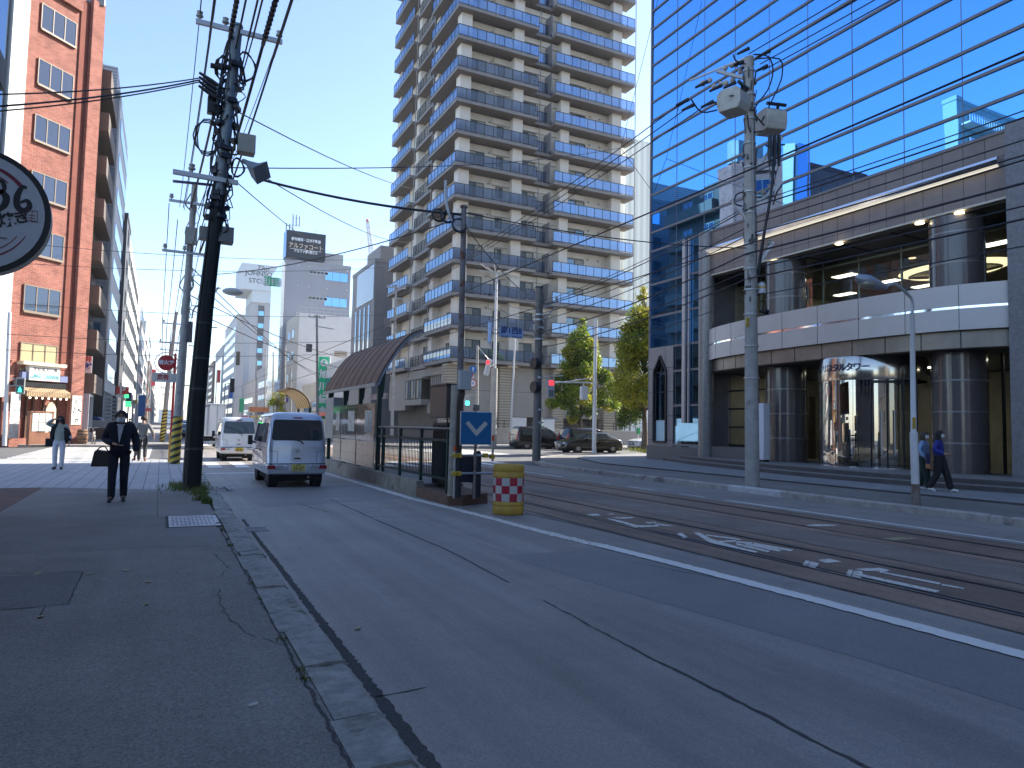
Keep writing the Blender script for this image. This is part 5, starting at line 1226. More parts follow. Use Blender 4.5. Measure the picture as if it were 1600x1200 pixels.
mb = MB(); mb.prism([(x, RY0, z) for x, z in ar]+[(x+.025, RY0, z-.025) for x, z in reversed(ar)], (0, RY1-RY0, 0), smooth=True)
mb.build('roof_sheet', mat('brown roof sheet', (.19, .115, .08), .7, .0, spec=.2, var=.25, scale=1.5), SH)
mb = MB(); n = 9
for i in range(n+1):
    y = RY0+(RY1-RY0)*i/n
    mb.tube([(x-.006, y, z+.006) for x, z in ar], .010, 6)
mb.build('roof_rib', mat('brown grey rib', (.17, .115, .09), .6, .1, var=.15), SH)
mb = MB()
for y in (RY0-.03, RY1+.03): 
    for a, b in zip(ar, ar[1:]): mb.bar((a[0]+.03, y, a[1]-.06), (b[0]+.03, y, b[1]-.06), .05, .12, up=(0, 1, 0))
mb.box(5.42, 5.5, RY0, RY1, 2.78, 2.88); mb.build('edge_beam', mat('blue grey beam', (.2, .24, .29), .4, .5, var=.15), SH)
mb = MB()
for i in range(24): y = RY0+.15+i*.3; mb.box(5.415, 5.425, y, y+.18, 2.79, 2.87)
mb.build('eave_strip', mat('pale eave strip', (.45, .4, .34), .6, var=.2), SH)
for y in (19.95, 22.1, 24.2, 26.6):
    mb = MB(); mb.box(5.56, 5.68, y-.06, y+.06, .3, 2.86); mb.prism([(5.62, y-.05, 2.3), (5.72, y-.05, 2.5), (5.8, y-.05, 3.4), (5.72, y-.05, 3.35), (5.62, y-.05, 2.86)], (0, .1, 0)); mb.build('roof_post', m_dgreen, SH)
for i, (y0, y1) in enumerate(((20.02, 22.04), (22.16, 24.14), (24.26, 25.4))):
    mb = MB(); mb.box(5.52, 5.555, y0, y1, .42, 1.17)
    for z in (.5, .75, 1.05):
        for k in range(4): mb.ball((5.518, y0+.15+k*(y1-y0-.3)/3, z), .014, n=6, m=4, mi=1)
    mb.build('lower_panel', [m_stain, m_dgreen], SH)
    mb = MB(); mb.box(5.50, 5.54, y0-.02, y1+.02, 1.2, 2.3)
    for z in (1.25, 2.22): 
        for k in range(7): mb.ball((5.497, y0+.06+k*(y1-y0-.12)/6, z), .014, n=6, m=4, mi=1)
    up_ = mb.build('upper_panel', [mirrormat('polished panel', (.55, .52, .48), .1, .003, 3), m_stain], SH)
    mb = MB(); mb.box(5.493, 5.499, y0+.15, y0+.15+(y1-y0)*.42, 1.45, 2.1); mb.build('faded_poster', mat('faded poster', (.45, .43, .38), .6, var=.4, scale=5), up_)
mb = MB(); mb.box(5.5, 5.95, 25.45, 26.75, 1.15, 2.62); mb.build('grey_locker', mat('grey locker', (.3, .32, .32), .5, .3, var=.15), SH)
mb = MB(); mb.box(5.9, 5.98, 20.3, 22, 2.45, 2.62); mb.build('red_notice', mat('white and red notice', (.6, .45, .42), .6, var=.5, scale=6), SH)
t = thing('shelter_roof', 'small amber ribbed canopy curving the other way at the far end of the tram platform', 'shelter', (6, 34, .3)); a2 = smooth([(4.98, 3.22), (5.3, 3.18), (5.62, 3.02), (5.88, 2.76), (6.02, 2.4)], 3)
mb = MB(); mb.prism([(x, 32.6, z) for x, z in a2]+[(x-.02, 32.6, z-.025) for x, z in reversed(a2)], (0, 3.4, 0), smooth=True)
am = mat('amber roof sheet', (.5, .32, .11), .4, var=.1)
mb.build('roof_sheet', am, t); mb = MB()
for i in range(8): y = 32.6+3.4*i/7; mb.tube([(x, y, z) for x, z in a2], .045, 6)
for i in range(0, len(a2), 2): mb.tube([(a2[i][0], 32.6, a2[i][1]+.01), (a2[i][0], 36, a2[i][1]+.01)], .02, 5)
mb.build('roof_rib', mat('dark amber rib', (.12, .075, .03), .5), t); mb = MB()
for y in (32.8, 35.8): mb.box(5.98, 6.08, y-.05, y+.05, .3, 2.45)
mb.build('roof_post', m_dgreen, t)
RL = thing('platform_railing', 'dark green railing with vertical bars along the tram platform', 'railing', (5.6, 17, .3))
for y in (19.3, 17.75, 16.1, 14.35):
    mb = MB(); mb.tube([(5.6, y, .22), (5.6, y, 1.58)], .045, 8); mb.tube([(5.6, y, 1.58), (5.6, y, 1.6)], .055, 8); mb.build('post', m_dgreen, RL)
mb = MB(); mb.tube([(5.6, 14.1, 1.61), (5.6, 19.8, 1.61)], .035, 8); mb.build('top_rail', mat('worn handrail', (.07, .08, .085), .35, .5, var=.3), RL)
mb = MB(); mb.bar((5.6, 14.1, 1.36), (5.6, 19.8, 1.36), .05, .06); mb.bar((5.6, 14.1, .52), (5.6, 19.8, .52), .04, .05)
for i in range(49): y = 14.2+i*.115; mb.tube([(5.6, y, .52), (5.6, y, 1.36)], .01, 5)
mb.build('baluster_panel', m_dgreen, RL)
CB = thing('control_cabinet', 'tall brown black electrical cabinet standing inside the platform railing', 'cabinet', (6.1, 15.7, .22))
mb = MB(); mb.box(5.86, 6.3, 15.2, 16.3, 1.86, 2.62); mb.build('cabinet_body', mat('brown cabinet paint', (.07, .055, .05), .35, .3, var=.12), CB, bevel=.012)
mb = MB(); mb.box(5.84, 6.32, 15.17, 16.33, 2.62, 2.66); mb.build('cabinet_lid', m_blk, CB)
mb = MB(); mb.box(5.92, 6.26, 15.25, 16.2, .3, 1.75)
for k in range(8): mb.box(5.905, 5.92, 15.3+k*.11, 15.36+k*.11, .35, 1.7)
mb.build('cabinet_stand', m_blk, CB); mb = MB()
for k in range(4): mb.tube([(5.95+k*.07, 15.4, 1.7), (5.95+k*.07, 15.3, 1.8), (5.95+k*.07, 15.4, 1.88)], .02, 6)
mb.build('cable_entry', m_blk, CB)
RP = thing('rusty_pole', 'slim rust streaked pole rising from a pale wooden stub on the tram platform', 'pole', (5.66, 13.95, .2))
q = aty(725, 325, 13.95); mb = MB(); mb.tube([(5.69, 13.97, .6), (q.x, 13.95, q.z)], [.075, .06], 10); mb.tube([(q.x, 13.95, q.z), (q.x, 13.95, q.z+.05)], .085, 10); mb.build('shaft', m_rust, RP)
mb = MB(); mb.tube([(5.62, 14.02, .2), (5.63, 14.02, 2.55)], [.13, .115], 12); mb.build('wooden_stub', mat('pale weathered wood', (.38, .34, .28), .85, var=.3, scale=5), RP)
mb = MB(); mb.box(5.6, 5.86, 13.75, 13.9, 2.45, 2.86); mb.build('meter_box', mat('pale meter box', (.42, .46, .45), .5, var=.1), RP, bevel=.01)
mb = MB()
for k in range(5): mb.tube(smooth([(5.7+k*.015, 13.88, 2.45), (5.62+k*.03, 13.85, 2.3), (5.6+k*.02, 13.87, 1.9), (5.6+k*.02, 13.88, .6+.1*k)], 3), .012, 5)
mb.build('cable_loop', mat('brown cable', (.1, .07, .05), .6), RP)
def coil(c, r, n_, th, u, v): return [V(c)+V(u)*(r*math.cos(a))+V(v)*(r*math.sin(a)) for a in [2*PI*i/14 for i in range(14*n_+1)]]
for c, r_ in (((q.x-.12, 13.9, q.z-.42), .16), ((q.x-.52, 14.1, q.z-.2), .15), ((q.x-.36, 14.0, q.z-.24), .14)):
    mb = MB()
    for k in range(3): mb.tube(coil(V(c)+V((0, .02*k, .012*k)), r_*(1-.03*k), 1, .02, (1, 0, .1), (0, .3, 1)), .017, 5, caps=False)
    mb.build('cable_coil', m_blk, RP)
mb = MB(); mb.tube(smooth([(q.x, 13.95, q.z-.6), (q.x-.25, 13.98, q.z-.35), (q.x-.4, 14.0, q.z+.1), (q.x-.42, 14, q.z+.55)], 4), .03, 6); mb.build('curved_bracket', m_galv, RP)
CH = thing('chevron_sign', 'blue square sign with a white downward chevron at the end of the tram platform', 'sign', (5.93, 13.3, .2))
mb = MB(); mb.box(5.43, 6.13, 13.26, 13.29, 1.3, 1.98); mb.build('sign_frame', mat('sign edge', (.55, .57, .58), .4, .4, var=0), CH, bevel=.005)
mb = MB(); mb.box(5.445, 6.115, 13.25, 13.262, 1.315, 1.965); pn = mb.build('blue_panel', mat('traffic blue', (.0, .13, .32), .4, var=.06), CH)
mb = MB(); mb.prism([(5.54, 13.25, 1.73), (5.60, 13.25, 1.79), (5.78, 13.25, 1.60), (5.97, 13.25, 1.79), (6.035, 13.25, 1.73), (5.785, 13.25, 1.475)], (0, -.004, 0)); mb.build('chevron_mark', mat('reflective white', (.55, .55, .5), .5, var=.08), pn)
mb = MB(); mb.tube([(5.8, 13.33, .2), (5.8, 13.33, 2.05)], .03, 8); mb.box(5.74, 5.86, 13.3, 13.36, 2.0, 2.12); mb.build('sign_post', m_rust, CH)
GD = thing('guard_frame', 'black rubber stub posts tied by steel pipes with yellow clamps below the blue chevron sign', 'barrier', (5.8, 13.7, .2))
for x in (5.57, 6.02):
    mb = MB(); mb.tube([(x, 13.72, .2), (x, 13.72, 1.1), (x, 13.72, 1.16)], [.09, .09, .06], 12); mb.build('stub_post', mat('black rubber', (.02, .025, .03), .6, var=.2), GD)
for z in (1.07, .70):
    mb = MB(); mb.tube([(5.36, 13.6, z), (6.32, 13.6, z)], .024, 8); mb.build('pipe', m_galv, GD)
for x, z0, z1 in ((5.44, .2, 1.15), (6.3, .95, 1.38)):
    mb = MB(); mb.tube([(x, 13.55, z0), (x, 13.55, z1)], .026, 8); pp = mb.build('pipe', m_galv, GD)
    mb = MB(); mb.tube([(x, 13.55, z1), (x, 13.55, z1+.12)], .03, 8); mb.build('orange_cap', mat('orange reflector', (.6, .09, .02), .5, var=.1), pp)
for x, z in ((5.44, 1.07), (5.55, 1.07), (5.44, .7), (5.55, .7), (6.14, 1.07), (6.3, 1.05)):
    mb = MB(); mb.box(x-.045, x+.045, 13.52, 13.64, z-.045, z+.045); mb.tube([(x-.03, 13.5, z+.03), (x+.03, 13.66, z-.03)], .02, 6); mb.build('clamp', mat('yellow clamp', (.55, .38, .04), .5, var=.2), GD, bevel=.008)
mb = MB(); mb.box(5.6, 6.0, 13.76, 13.82, .5, 1.05); mb.build('backing_plate', mat('navy plate', (.02, .03, .06), .5, var=.2), GD)
# crash barrel
BR = thing('crash_barrel', 'yellow water-filled crash barrel with a red and white chequered band', 'barrel', (6.1, 12.36, .004))
m_yel = mat('faded yellow plastic', (.55, .34, .06), .55, var=.18, scale=4, stain=((.3, .2, .07), 3, .6))
pf = [(0, 0), (.29, 0), (.305, .02), (.305, .14), (.295, .16), (.305, .18), (.305, .22), (.295, .235), (.295, .71), (.305, .72), (.305, .79), (.292, .81), (.305, .83), (.303, .9), (.29, .945), (.24, .955), (.235, .93), (0, .93)]
mb = MB(); mb.lathe(pf, (0, 0, 0), 40); mb.build('drum', m_yel, BR, local=True)
mb = MB(); n = 12; m_red = mat('reflective red', (.42, .02, .05), .45, var=.12); m_wr = mat('reflective white', (.55, .55, .5))
for r in range(3):
    for c in range(n):
        for k in range(3):
            a, b = 2*PI*(c+k/3)/n, 2*PI*(c+(k+1)/3)/n; z0, z1 = .25+r*.15, .25+(r+1)*.15; rr = .2985
            mb.add([(rr*math.cos(a), rr*math.sin(a), z0), (rr*math.cos(b), rr*math.sin(b), z0), (rr*math.cos(b), rr*math.sin(b), z1), (rr*math.cos(a), rr*math.sin(a), z1)], [(0, 1, 2, 3)], (r+c) % 2, True)
mb.build('chequered_band', [m_red, m_wr], BR, local=True)
BR.rotation_euler = (0, 0, rad(8))

# ================================================================ poles, lamps, signals
m_cpole = mat('concrete pole', (.34, .33, .31), .85, var=.2, scale=3, bump=.2, stain=((.2, .19, .17), 2.5, .58))
m_dpole = mat('black pole sleeve', (.014, .017, .016), .55, .2, var=.3, scale=3)
m_gsteel = mat('grey pole steel', (.17, .2, .22), .5, .5, var=.2, scale=3)
m_cab = mat('black cable', (.012, .012, .016), .5, var=0)
m_ins = mat('grey insulator', (.35, .34, .3), .35, var=.15)
m_box = mat('beige grey box', (.3, .295, .26), .55, var=.12)
def insulator(mb, c, up=(0, 0, 1), s=1.): 
    c = V(c); u = V(up).normalized()
    mb.tube([c, c+u*.05*s, c+u*.07*s, c+u*.11*s, c+u*.13*s, c+u*.18*s, c+u*.2*s], [.03*s, .03*s, .075*s, .075*s, .05*s, .07*s, .03*s], 8)
def cat_(a, b, sag, n=14): a, b = V(a), V(b); return [a.lerp(b, i/n)-V((0, 0, sag*4*(i/n)*(1-i/n))) for i in range(n+1)]
def wire(a, b, sag, r, name, label, group=None, m=None, n=14):
    a = V(a); b = V(b); c = a; mb = MB(); mb.tube([p-c for p in cat_(a, b, sag, n)], r, 5); o = mb.build(name, m or m_cab); o.location = c; return tag(o, label, 'cable', group)
# --- the dark leaning pole
pts = [V((.68, 17.62, .1)), V((.70, 17.5, 2.0)), V((.80, 17.3, 4.6)), V((.87, 17.2, 5.6)), V((.94, 17.05, 6.9))]
DP = thing('dark_utility_pole', 'leaning black sleeved utility pole loaded with cables and boxes beside the kerb', 'utility pole', (.68, 17.62, .12))
mb = MB(); mb.tube(pts, [.2, .19, .165, .16, .15], 14); mb.build('sleeved_shaft', m_dpole, DP)
pt = V((1.15, 16.66, 10.6)); mb = MB(); mb.tube([pts[-1]-V((0, 0, .1)), pt], [.14, .105], 14); mb.tube([pt, pt+V((0, 0, .06))], [.12, .1], 14); mb.build('steel_shaft', m_gsteel, DP)
def polept(z):
    L_ = pts+[pt]
    for a, b in zip(L_, L_[1:]):
        if a.z <= z <= b.z: return a.lerp(b, (z-a.z)/(b.z-a.z))
    return pt
for z in (1.05, 2.4, 3.1, 3.9, 4.6, 5.3, 5.9, 6.2, 7.6, 8.3, 8.8, 9.4): mb = MB(); p = polept(z); mb.tube([p-V((0, 0, .025)), p+V((0, 0, .025))], .215-.011*z, 14); mb.build('pole_band', mat('dull band', (.07, .075, .075), .5, .5), DP)
mb = MB()
for z, s_ in ((2.0, 1), (2.45, -1), (2.9, 1), (3.35, -1), (3.8, 1), (4.25, -1), (4.7, 1)): p = polept(z); mb.tube([p, p+V((s_*.28, 0, .02))], .012, 5)
mb.build('step_bolt', m_gsteel, DP)
def crossarm(par, a, b, th, ins, m=m_galv):
    mb = MB(); mb.bar(a, b, th*.8, th); c = mb.build('crossarm', m, par)
    for f in ins: mi_ = MB(); insulator(mi_, V(a).lerp(V(b), f)+V((0, 0, th/2))); mi_.build('insulator', m_ins, c)
a1, a2_ = aty(306, 33, 16.62), aty(441, 66, 16.62); crossarm(DP, a1, a2_, .1, (.04, .33, .96))
a3, a4 = aty(270, 268, 16.9), aty(372, 286, 16.9); crossarm(DP, a3, a4, .1, (.28, .7))
mb = MB(); mb.bar(aty(270, 283, 17.1), aty(360, 292, 17.1), .05); mb.build('lower_arm', mat('purple grey arm', (.14, .12, .2), .5, .3), DP)
def abox(par, name, px0, py0, px1, py1, y, d, m, bevel=.015):
    p, q_ = aty(px0, py0, y), aty(px1, py1, y); mb = MB(); mb.box(min(p.x, q_.x), max(p.x, q_.x), y, y+d, min(p.z, q_.z), max(p.z, q_.z)); return mb.build(name, m, par, bevel=bevel)
abox(DP, 'junction_box', 373, 206, 399, 240, 16.75, .3, m_box); abox(DP, 'side_box', 340, 352, 365, 380, 17.05, .3, mat('grey side box', (.2, .2, .19), .6)); abox(DP, 'side_box', 312, 352, 327, 373, 17.25, .3, m_box)
abox(DP, 'black_splice', 325, 148, 343, 178, 16.8, .18, m_blk); 
mb = MB(); h0 = aty(389, 256, 16.5); mb.tube([h0+V((-.12, .2, .12)), h0+V((-.02, .1, .05)), h0+V((.12, -.08, -.14)), h0+V((.26, -.25, -.24))], [.05, .06, .17, .28], 4, smooth=False); mb.build('horn_speaker', mat('grey horn', (.22, .25, .28), .5, .2), DP)
for px, py, r_, k in ((326, 215, .42, 3), (352, 108, .3, 3), (385, 105, .35, 2), (345, 175, .25, 2), (372, 262, .22, 2)):
    c = aty(px, py, 16.8); mb = MB()
    for i in range(k): mb.tube([c+V((r_*(.55+.1*i)*math.cos(a), .1*math.sin(2*a), r_*math.sin(a)*(1-.1*i))) for a in [2*PI*j/12 for j in range(13)]], .016, 5, caps=False)
    mb.build('cable_loop', m_cab, DP)
mb = MB()
for i in range(70):
    z = R.uniform(5.9, 9.6); p = polept(z); a = R.uniform(0, 6.28); o = V((math.cos(a), math.sin(a), 0))
    mb.tube(smooth([p+o*.13, p+o*R.uniform(.2, .34)+V((0, 0, R.uniform(-.1, .2))), p+o*R.uniform(.14, .24)+V((0, 0, R.uniform(.3, .6))), p+o*.12+V((0, 0, R.uniform(.6, 1.1)))], 3), R.uniform(.01, .022), 5)
for i in range(28):
    z = R.uniform(6.2, 9.8); p = polept(z); a = R.uniform(0, 6.28); o = V((math.cos(a), math.sin(a), 0)); mb.obox(p+o*.19, (.1, .09, R.uniform(.1, .26)), o, (0, 0, 1))
mb.build('cable_tangle', m_cab, DP)
mb = MB(); p0 = aty(311, 120, 16.7); p1_ = aty(352, 128, 16.7)
for k in range(4): mb.tube([p0+V((0, 0, .1-.1*k)), p0+V((.25, .02, -.02-.1*k)), p1_+V((0, 0, -.18-.1*k))], [.03, .055, .03], 6)
for px in (338, 350): c = aty(px, 104, 16.7); mb.tube([c+V((-.12, 0, 0)), c+V((.12, 0, 0))], .06, 8)
mb.build('strain_clamps', m_cab, DP)
mb = MB()
for s_ in (-1, 1): mb.tube([polept(z)+V((.16*s_*(1-z*.03), -.1, 0)) for z in (.2, 2, 4, 6, 7.5)], .02, 6)
mb.build('riser_pipe', m_dpole, DP)
# --- wires from the dark pole, along the street both ways
NEAR, FARY = -16, 28
for i, (px, py, r_, kind) in enumerate(((312, 26, .014, 0), (333, 30, .013, 0), (437, 56, .014, 0), (359, 60, .045, 1), (368, 78, .022, 0), (388, 62, .024, 0), (395, 60, .022, 0), (411, 70, .05, 1), (427, 90, .034, 0), (327, 60, .022, 0))):
    a = aty(px, py, 16.7)
    cw = wire(a, (a.x-.02, NEAR, a.z+.35), .35, r_, 'overhead_cable', ['thin overhead wire running towards the viewer from the dark pole crossarm', 'thick spiral-wrapped overhead cable running towards the viewer past the top of the dark pole'][kind], ['wires from the dark pole towards the viewer', 'wrapped cables past the dark pole'][kind], m_cab if not kind else mat('wrapped cable', (.06, .055, .06), .6, var=.3, scale=30), 18)
    if kind:
        o = MB(); b = V((a.x-.02, NEAR, a.z+.35)); L_ = cat_(a, b, .35, 160)
        for k in range(2, 60): o.tube([L_[k], L_[k]+(L_[k+1]-L_[k])*.22], r_*1.35, 6)
        o.build('spiral_wrap', m_blk, cw)
    sx = a.x*.55+.05
    wire(a, (sx, 27.9, 6.2+.42*(a.z-6.5) if py > 60 else 9.4-(i % 3)*.1), .25, r_*.75, 'street_cable', 'overhead cable between the dark pole and the striped concrete pole', 'cables between the dark pole and the striped pole')
for k, (dz, px1, py1) in enumerate(((0, 0, 148), (-.08, 0, 168), (-.16, 0, 176))):
    wire(aty(312, 122+k*3, 16.7), aty(-30, py1-0, 13.5), .08, .014+.004*(k == 1), 'service_cable', 'black service cable leading from the dark pole towards the brick building side', 'service cables leading sideways from the dark pole')
tw = aty(395, 277, 16.8); wire(tw, (q.x-.03, 13.95, q.z-.15), .12, .03, 'twisted_cable', 'thick twisted black cable slung between the dark pole and the rusty island pole')
wire(aty(374, 176, 16.8), (24.2, 62.4, 24.6), .9, .016, 'guy_wire', 'thin wire sloping down from the dark pole to the side of the apartment tower')
wire(aty(360, 276, 17), aty(520, 395, 60), .3, .014, 'guy_wire', 'thin wire falling from the dark pole past the black billboard')
wire(aty(390, 262, 16.6), aty(640, 378, 50), .5, .014, 'guy_wire', 'thin wire falling from the loudspeaker horn to the apartment tower')
# --- striped pole with lamp, next poles down the pavement
def striped_pole(base, top, z1, label, arms, name='striped_utility_pole'):
    b = V((base[0], base[1], .12)); tp_ = V(top); t = thing(name, label, 'utility pole', tuple(b)); mb = MB(); mb.tube([b, tp_], [.165, .1], 14); mb.build('shaft', m_cpole, t)
    m_sy = MATS.get('hazard wrap')
    if not m_sy:
        m_sy = bpy.data.materials.new('hazard wrap'); m_sy.use_nodes = True; MATS['hazard wrap'] = m_sy; nn = m_sy.node_tree.nodes; L = m_sy.node_tree.links.new
        tc = nn.new('ShaderNodeTexCoord'); sp = nn.new('ShaderNodeSeparateXYZ'); L(tc.outputs['Object'], sp.inputs[0]); at = nn.new('ShaderNodeMath'); at.operation = 'ARCTAN2'; L(sp.outputs[1], at.inputs[0]); L(sp.outputs[0], at.inputs[1])
        m1 = nn.new('ShaderNodeMath'); m1.operation = 'MULTIPLY'; m1.inputs[1].default_value = 2/(2*PI); L(at.outputs[0], m1.inputs[0])
        m2 = nn.new('ShaderNodeMath'); m2.operation = 'MULTIPLY'; m2.inputs[1].default_value = 4.2; L(sp.outputs[2], m2.inputs[0]); ad = nn.new('ShaderNodeMath'); ad.operation = 'SUBTRACT'; L(m2.outputs[0], ad.inputs[0]); L(m1.outputs[0], ad.inputs[1])
        fr = nn.new('ShaderNodeMath'); fr.operation = 'FRACT'; L(ad.outputs[0], fr.inputs[0]); gt = nn.new('ShaderNodeMath'); gt.operation = 'GREATER_THAN'; gt.inputs[1].default_value = .52; L(fr.outputs[0], gt.inputs[0])
        mx = nn.new('ShaderNodeMix'); mx.data_type = 'RGBA'; L(gt.outputs[0], mx.inputs[0]); mx.inputs[6].default_value = (.55, .40, .05, 1); mx.inputs[7].default_value = (.03, .028, .025, 1); L(mx.outputs[2], nn['Principled BSDF'].inputs['Base Color']); nn['Principled BSDF'].inputs['Roughness'].default_value = .5
    d = (tp_-b).normalized(); mb = MB(); mb.tube([b+d*.02, b+d*z1], [.178, .172], 18); w_ = mb.build('hazard_wrap', m_sy, t)
    for zc, hw, ins in arms:
        p = b+d*zc; crossarm(t, p+V((-hw, -.12, 0)), p+V((hw, -.12, 0)), .09, ins)
    return t, b, d
S1, sb, sd = striped_pole((.5, 28.2), (.70, 27.6, 10.2), 1.72, 'concrete utility pole with a yellow and black striped base beside the hydrant sign', ((7.6, .9, (.05, .4, .95)), (9.4, .8, (.05, .95))))
mb = MB(); p = sb+sd*8.2; mb.box(p.x-.2, p.x+.2, p.y-.3, p.y-.1, p.z-.3, p.z+.3); mb.build('pole_box', m_box, S1)
mb = MB(); p = sb+sd*4.4; mb.box(p.x+.12, p.x+.28, p.y-.12, p.y+.06, p.z, p.z+.75); mb.build('meter_box', mat('dark meter box', (.1, .09, .09), .5), S1)
mb = MB()
for i in range(26):
    z = R.uniform(5.2, 9.4); p = sb+sd*z; a = R.uniform(0, 6.28); o = V((math.cos(a), math.sin(a), 0)); mb.tube(smooth([p+o*.1, p+o*R.uniform(.14, .28)+V((0, 0, .2)), p+o*.1+V((0, 0, .6))], 3), R.uniform(.012, .025), 5)
mb.build('cable_tangle', mat('pale cable', (.25, .24, .22), .6), S1)
lh = aty(364, 456, 28); la = aty(301, 476, 28); am_ = smooth([V((la.x, 28, la.z-.5)), V((la.x+.08, 28, la.z-.1)), V((la.x+.5, 28, la.z+.2)), V((lh.x-.5, 28, lh.z+.12))], 4)
mb = MB(); mb.tube(am_, .03, 6); la_ = mb.build('lamp_arm', m_galv, S1)
mb = MB(); mb.ball(lh, .38, .16, .15, 12, 8); mb.build('lamp_head', mat('frosted lamp', (.55, .52, .46), .25, var=.05), la_)
striped_pole((.1, 57), (.62, 56.5, 9.6), 2.35, 'second striped utility pole across the junction beyond the hydrant sign', ((7.2, .9, (.05, .95)), (8.6, .8, (.05, .95))))
for i, (y, l) in enumerate(((88, 'plain'), (120, 'plain'), (155, 'plain'), (195, 'plain'), (240, 'plain'))):
    t = thing('far_utility_pole', f'thin concrete utility pole down the pavement side, {["first", "second", "third", "fourth", "fifth"][i]} beyond the two striped poles', 'utility pole', (.4, y, .13)); mb = MB(); mb.tube([(.4, y, .13), (.6, y, 10.5)], [.17, .1], 8); mb.build('shaft', m_cpole, t)
    crossarm(t, (-.5, y-.1, 9.6), (1.7, y-.1, 9.6), .1, (.05, .5, .95)); crossarm(t, (-.4, y-.1, 8.2), (1.6, y-.1, 8.2), .1, (.05, .95))
for k in range(6):
    x0 = -.1+.3*k; z0 = 9.4-.55*(k % 3)
    wire((x0, 27.6, z0), (x0-.15, 56.5, z0-.3), .5, .016, 'street_cable', 'overhead cable from the striped pole to the next striped pole', 'cables between the two striped poles')
    wire((x0-.15, 56.5, z0-.3), (x0, 240, z0+.2), 1.2, .03, 'street_cable', 'overhead cable running far down the street past the second striped pole', 'cables far down the pavement side')
# fire hydrant sign on its red pole
hx = gnd(265, 722, .13); t = thing('hydrant_sign', 'round red fire hydrant sign over a white plate on a thin red pole', 'sign', (hx.x, hx.y, .13)); hy = hx.y
c = aty(260, 567, hy); tp_ = aty(268, 552, hy)
mb = MB(); mb.tube([hx, V((hx.x+.02, hy, tp_.z))], .045, 8); mb.build('post', mat('signal red', (.45, .02, .025), .5, var=.08), t)
mb = MB(); mb.tube([hx, hx+V((0, 0, 1.0))], .06, 8); mb.build('orange_wrap', mat('orange wrap', (.6, .25, .02), .5, var=.1), t)
mb = MB(); mb.disc(c+V((0, -.05, 0)), .29, (0, 1, 0), 28, 0, .03); dsc = mb.build('red_disc', MATS['signal red'], t)
mb = MB(); text_into(mb, '消火栓', .185, c+V((0, -.075, 0)), (1, 0, 0), (0, 0, 1), bold=.006); mb.build('white_characters', MATS['white letter'], dsc)
mb = MB(); mb.tube([c+V((.39*math.cos(2*PI*i/28), -.03, .39*math.sin(2*PI*i/28))) for i in range(29)], .016, 6, caps=False); mb.build('outer_ring', mat('faded red ring', (.45, .2, .22), .5), t)
c2 = aty(257, 590, hy); mb = MB(); mb.box(c2.x-.42, c2.x+.42, hy-.06, hy-.03, c2.z-.17, c2.z+.17); pl = mb.build('white_plate', mat('off white plate', (.55, .54, .5), .5, var=.15), t)
mb = MB(); text_into(mb, '広告', .2, c2+V((-.05, -.06, 0)), (1, 0, 0), (0, 0, 1), bold=.008); mb.build('red_characters', MATS['signal red'], pl)
# --- concrete pole on the right with two transformers
RPb, RPt = V((14.98, 14.84, .15)), V((14.62, 14.6, 12.4))
CP = thing('concrete_utility_pole', 'mottled concrete utility pole with two white transformers on the far pavement', 'utility pole', tuple(RPb))
mb = MB(); mb.tube([RPb, RPt], [.2, .13], 16); mb.build('shaft', m_cpole, CP)
mb = MB(); mb.tube([RPb+V((.16, .04, 5.2)), RPt+V((.17, .04, -1.4))], .075, 10); mb.tube([RPb+V((-.02, -.17, 3)), RPt+V((-.02, -.15, -2))], .03, 8); mb.build('riser_pipe', mat('grey conduit', (.26, .26, .26), .6, .2), CP)
def cpt(z): return RPb.lerp(RPt, (z-RPb.z)/(RPt.z-RPb.z))
for z in (3.2, 4.1, 5.0, 5.7, 6.3, 7.0, 7.9, 8.5, 9.2, 9.9, 10.6, 11.3, 12.0): mb = MB(); p = cpt(z); mb.tube([p-V((0, 0, .02)), p+V((0, 0, .02))], .215-.006*z+.02, 14); mb.build('pole_band', m_galv, CP)
def transformer(c, ang):
    u = V((math.cos(ang), math.sin(ang), 0)); v = V((-u.y, u.x, 0)); c = V(c); mb = MB()
    prof = [(-.3, -.3), (.3, -.3), (.36, -.1), (.36, .2), (.22, .34), (-.22, .34), (-.36, .2), (-.36, -.1)]
    mb.prism([c-u*.32+v*a+V((0, 0, b)) for a, b in prof], u*.64); o = mb.build('transformer', mat('pale transformer', (.42, .41, .37), .5, var=.2, scale=5), CP, bevel=.03, seg=3)
    mb = MB()
    for a in (-.2, .2): mb.tube([c+u*.1+v*a+V((0, 0, .33)), c+u*.12+v*a+V((0, 0, .52))], [.05, .03], 8)
    mb.tube([c-u*.3-v*.3+V((0, 0, .42)), c+u*.3-v*.3+V((0, 0, .42))], .05, 8)
    for k in range(5): mb.tube([c-u*.2+u*.1*k+v*.37+V((0, 0, .05)), c-u*.2+u*.1*k+v*.5+V((0, 0, .1))], .03, 6)
    mb.build('bushing', m_blk, o)
transformer(aty(1146, 161, 14.75), rad(20)); transformer(aty(1204, 192, 14.6), rad(-15))
crossarm(CP, aty(1120, 111, 15.2), aty(1176, 126, 14.6), .09, ()); crossarm(CP, cpt(8.9)+V((.05, .1, .1)), aty(1222, 215, 14.2), .1, (), m_galv); crossarm(CP, cpt(8.0)+V((.05, 0, .05)), aty(1222, 284, 14.3), .08, (.4, .6)); crossarm(CP, aty(1142, 312, 14.9), cpt(7.6), .08, ()); crossarm(CP, cpt(6.2)+V((.1, 0, 0)), aty(1208, 378, 14.4), .09, (.8,))
crossarm(CP, aty(1078, 126, 16.2), aty(1176, 86, 14.5), .05, ())
mb = MB()
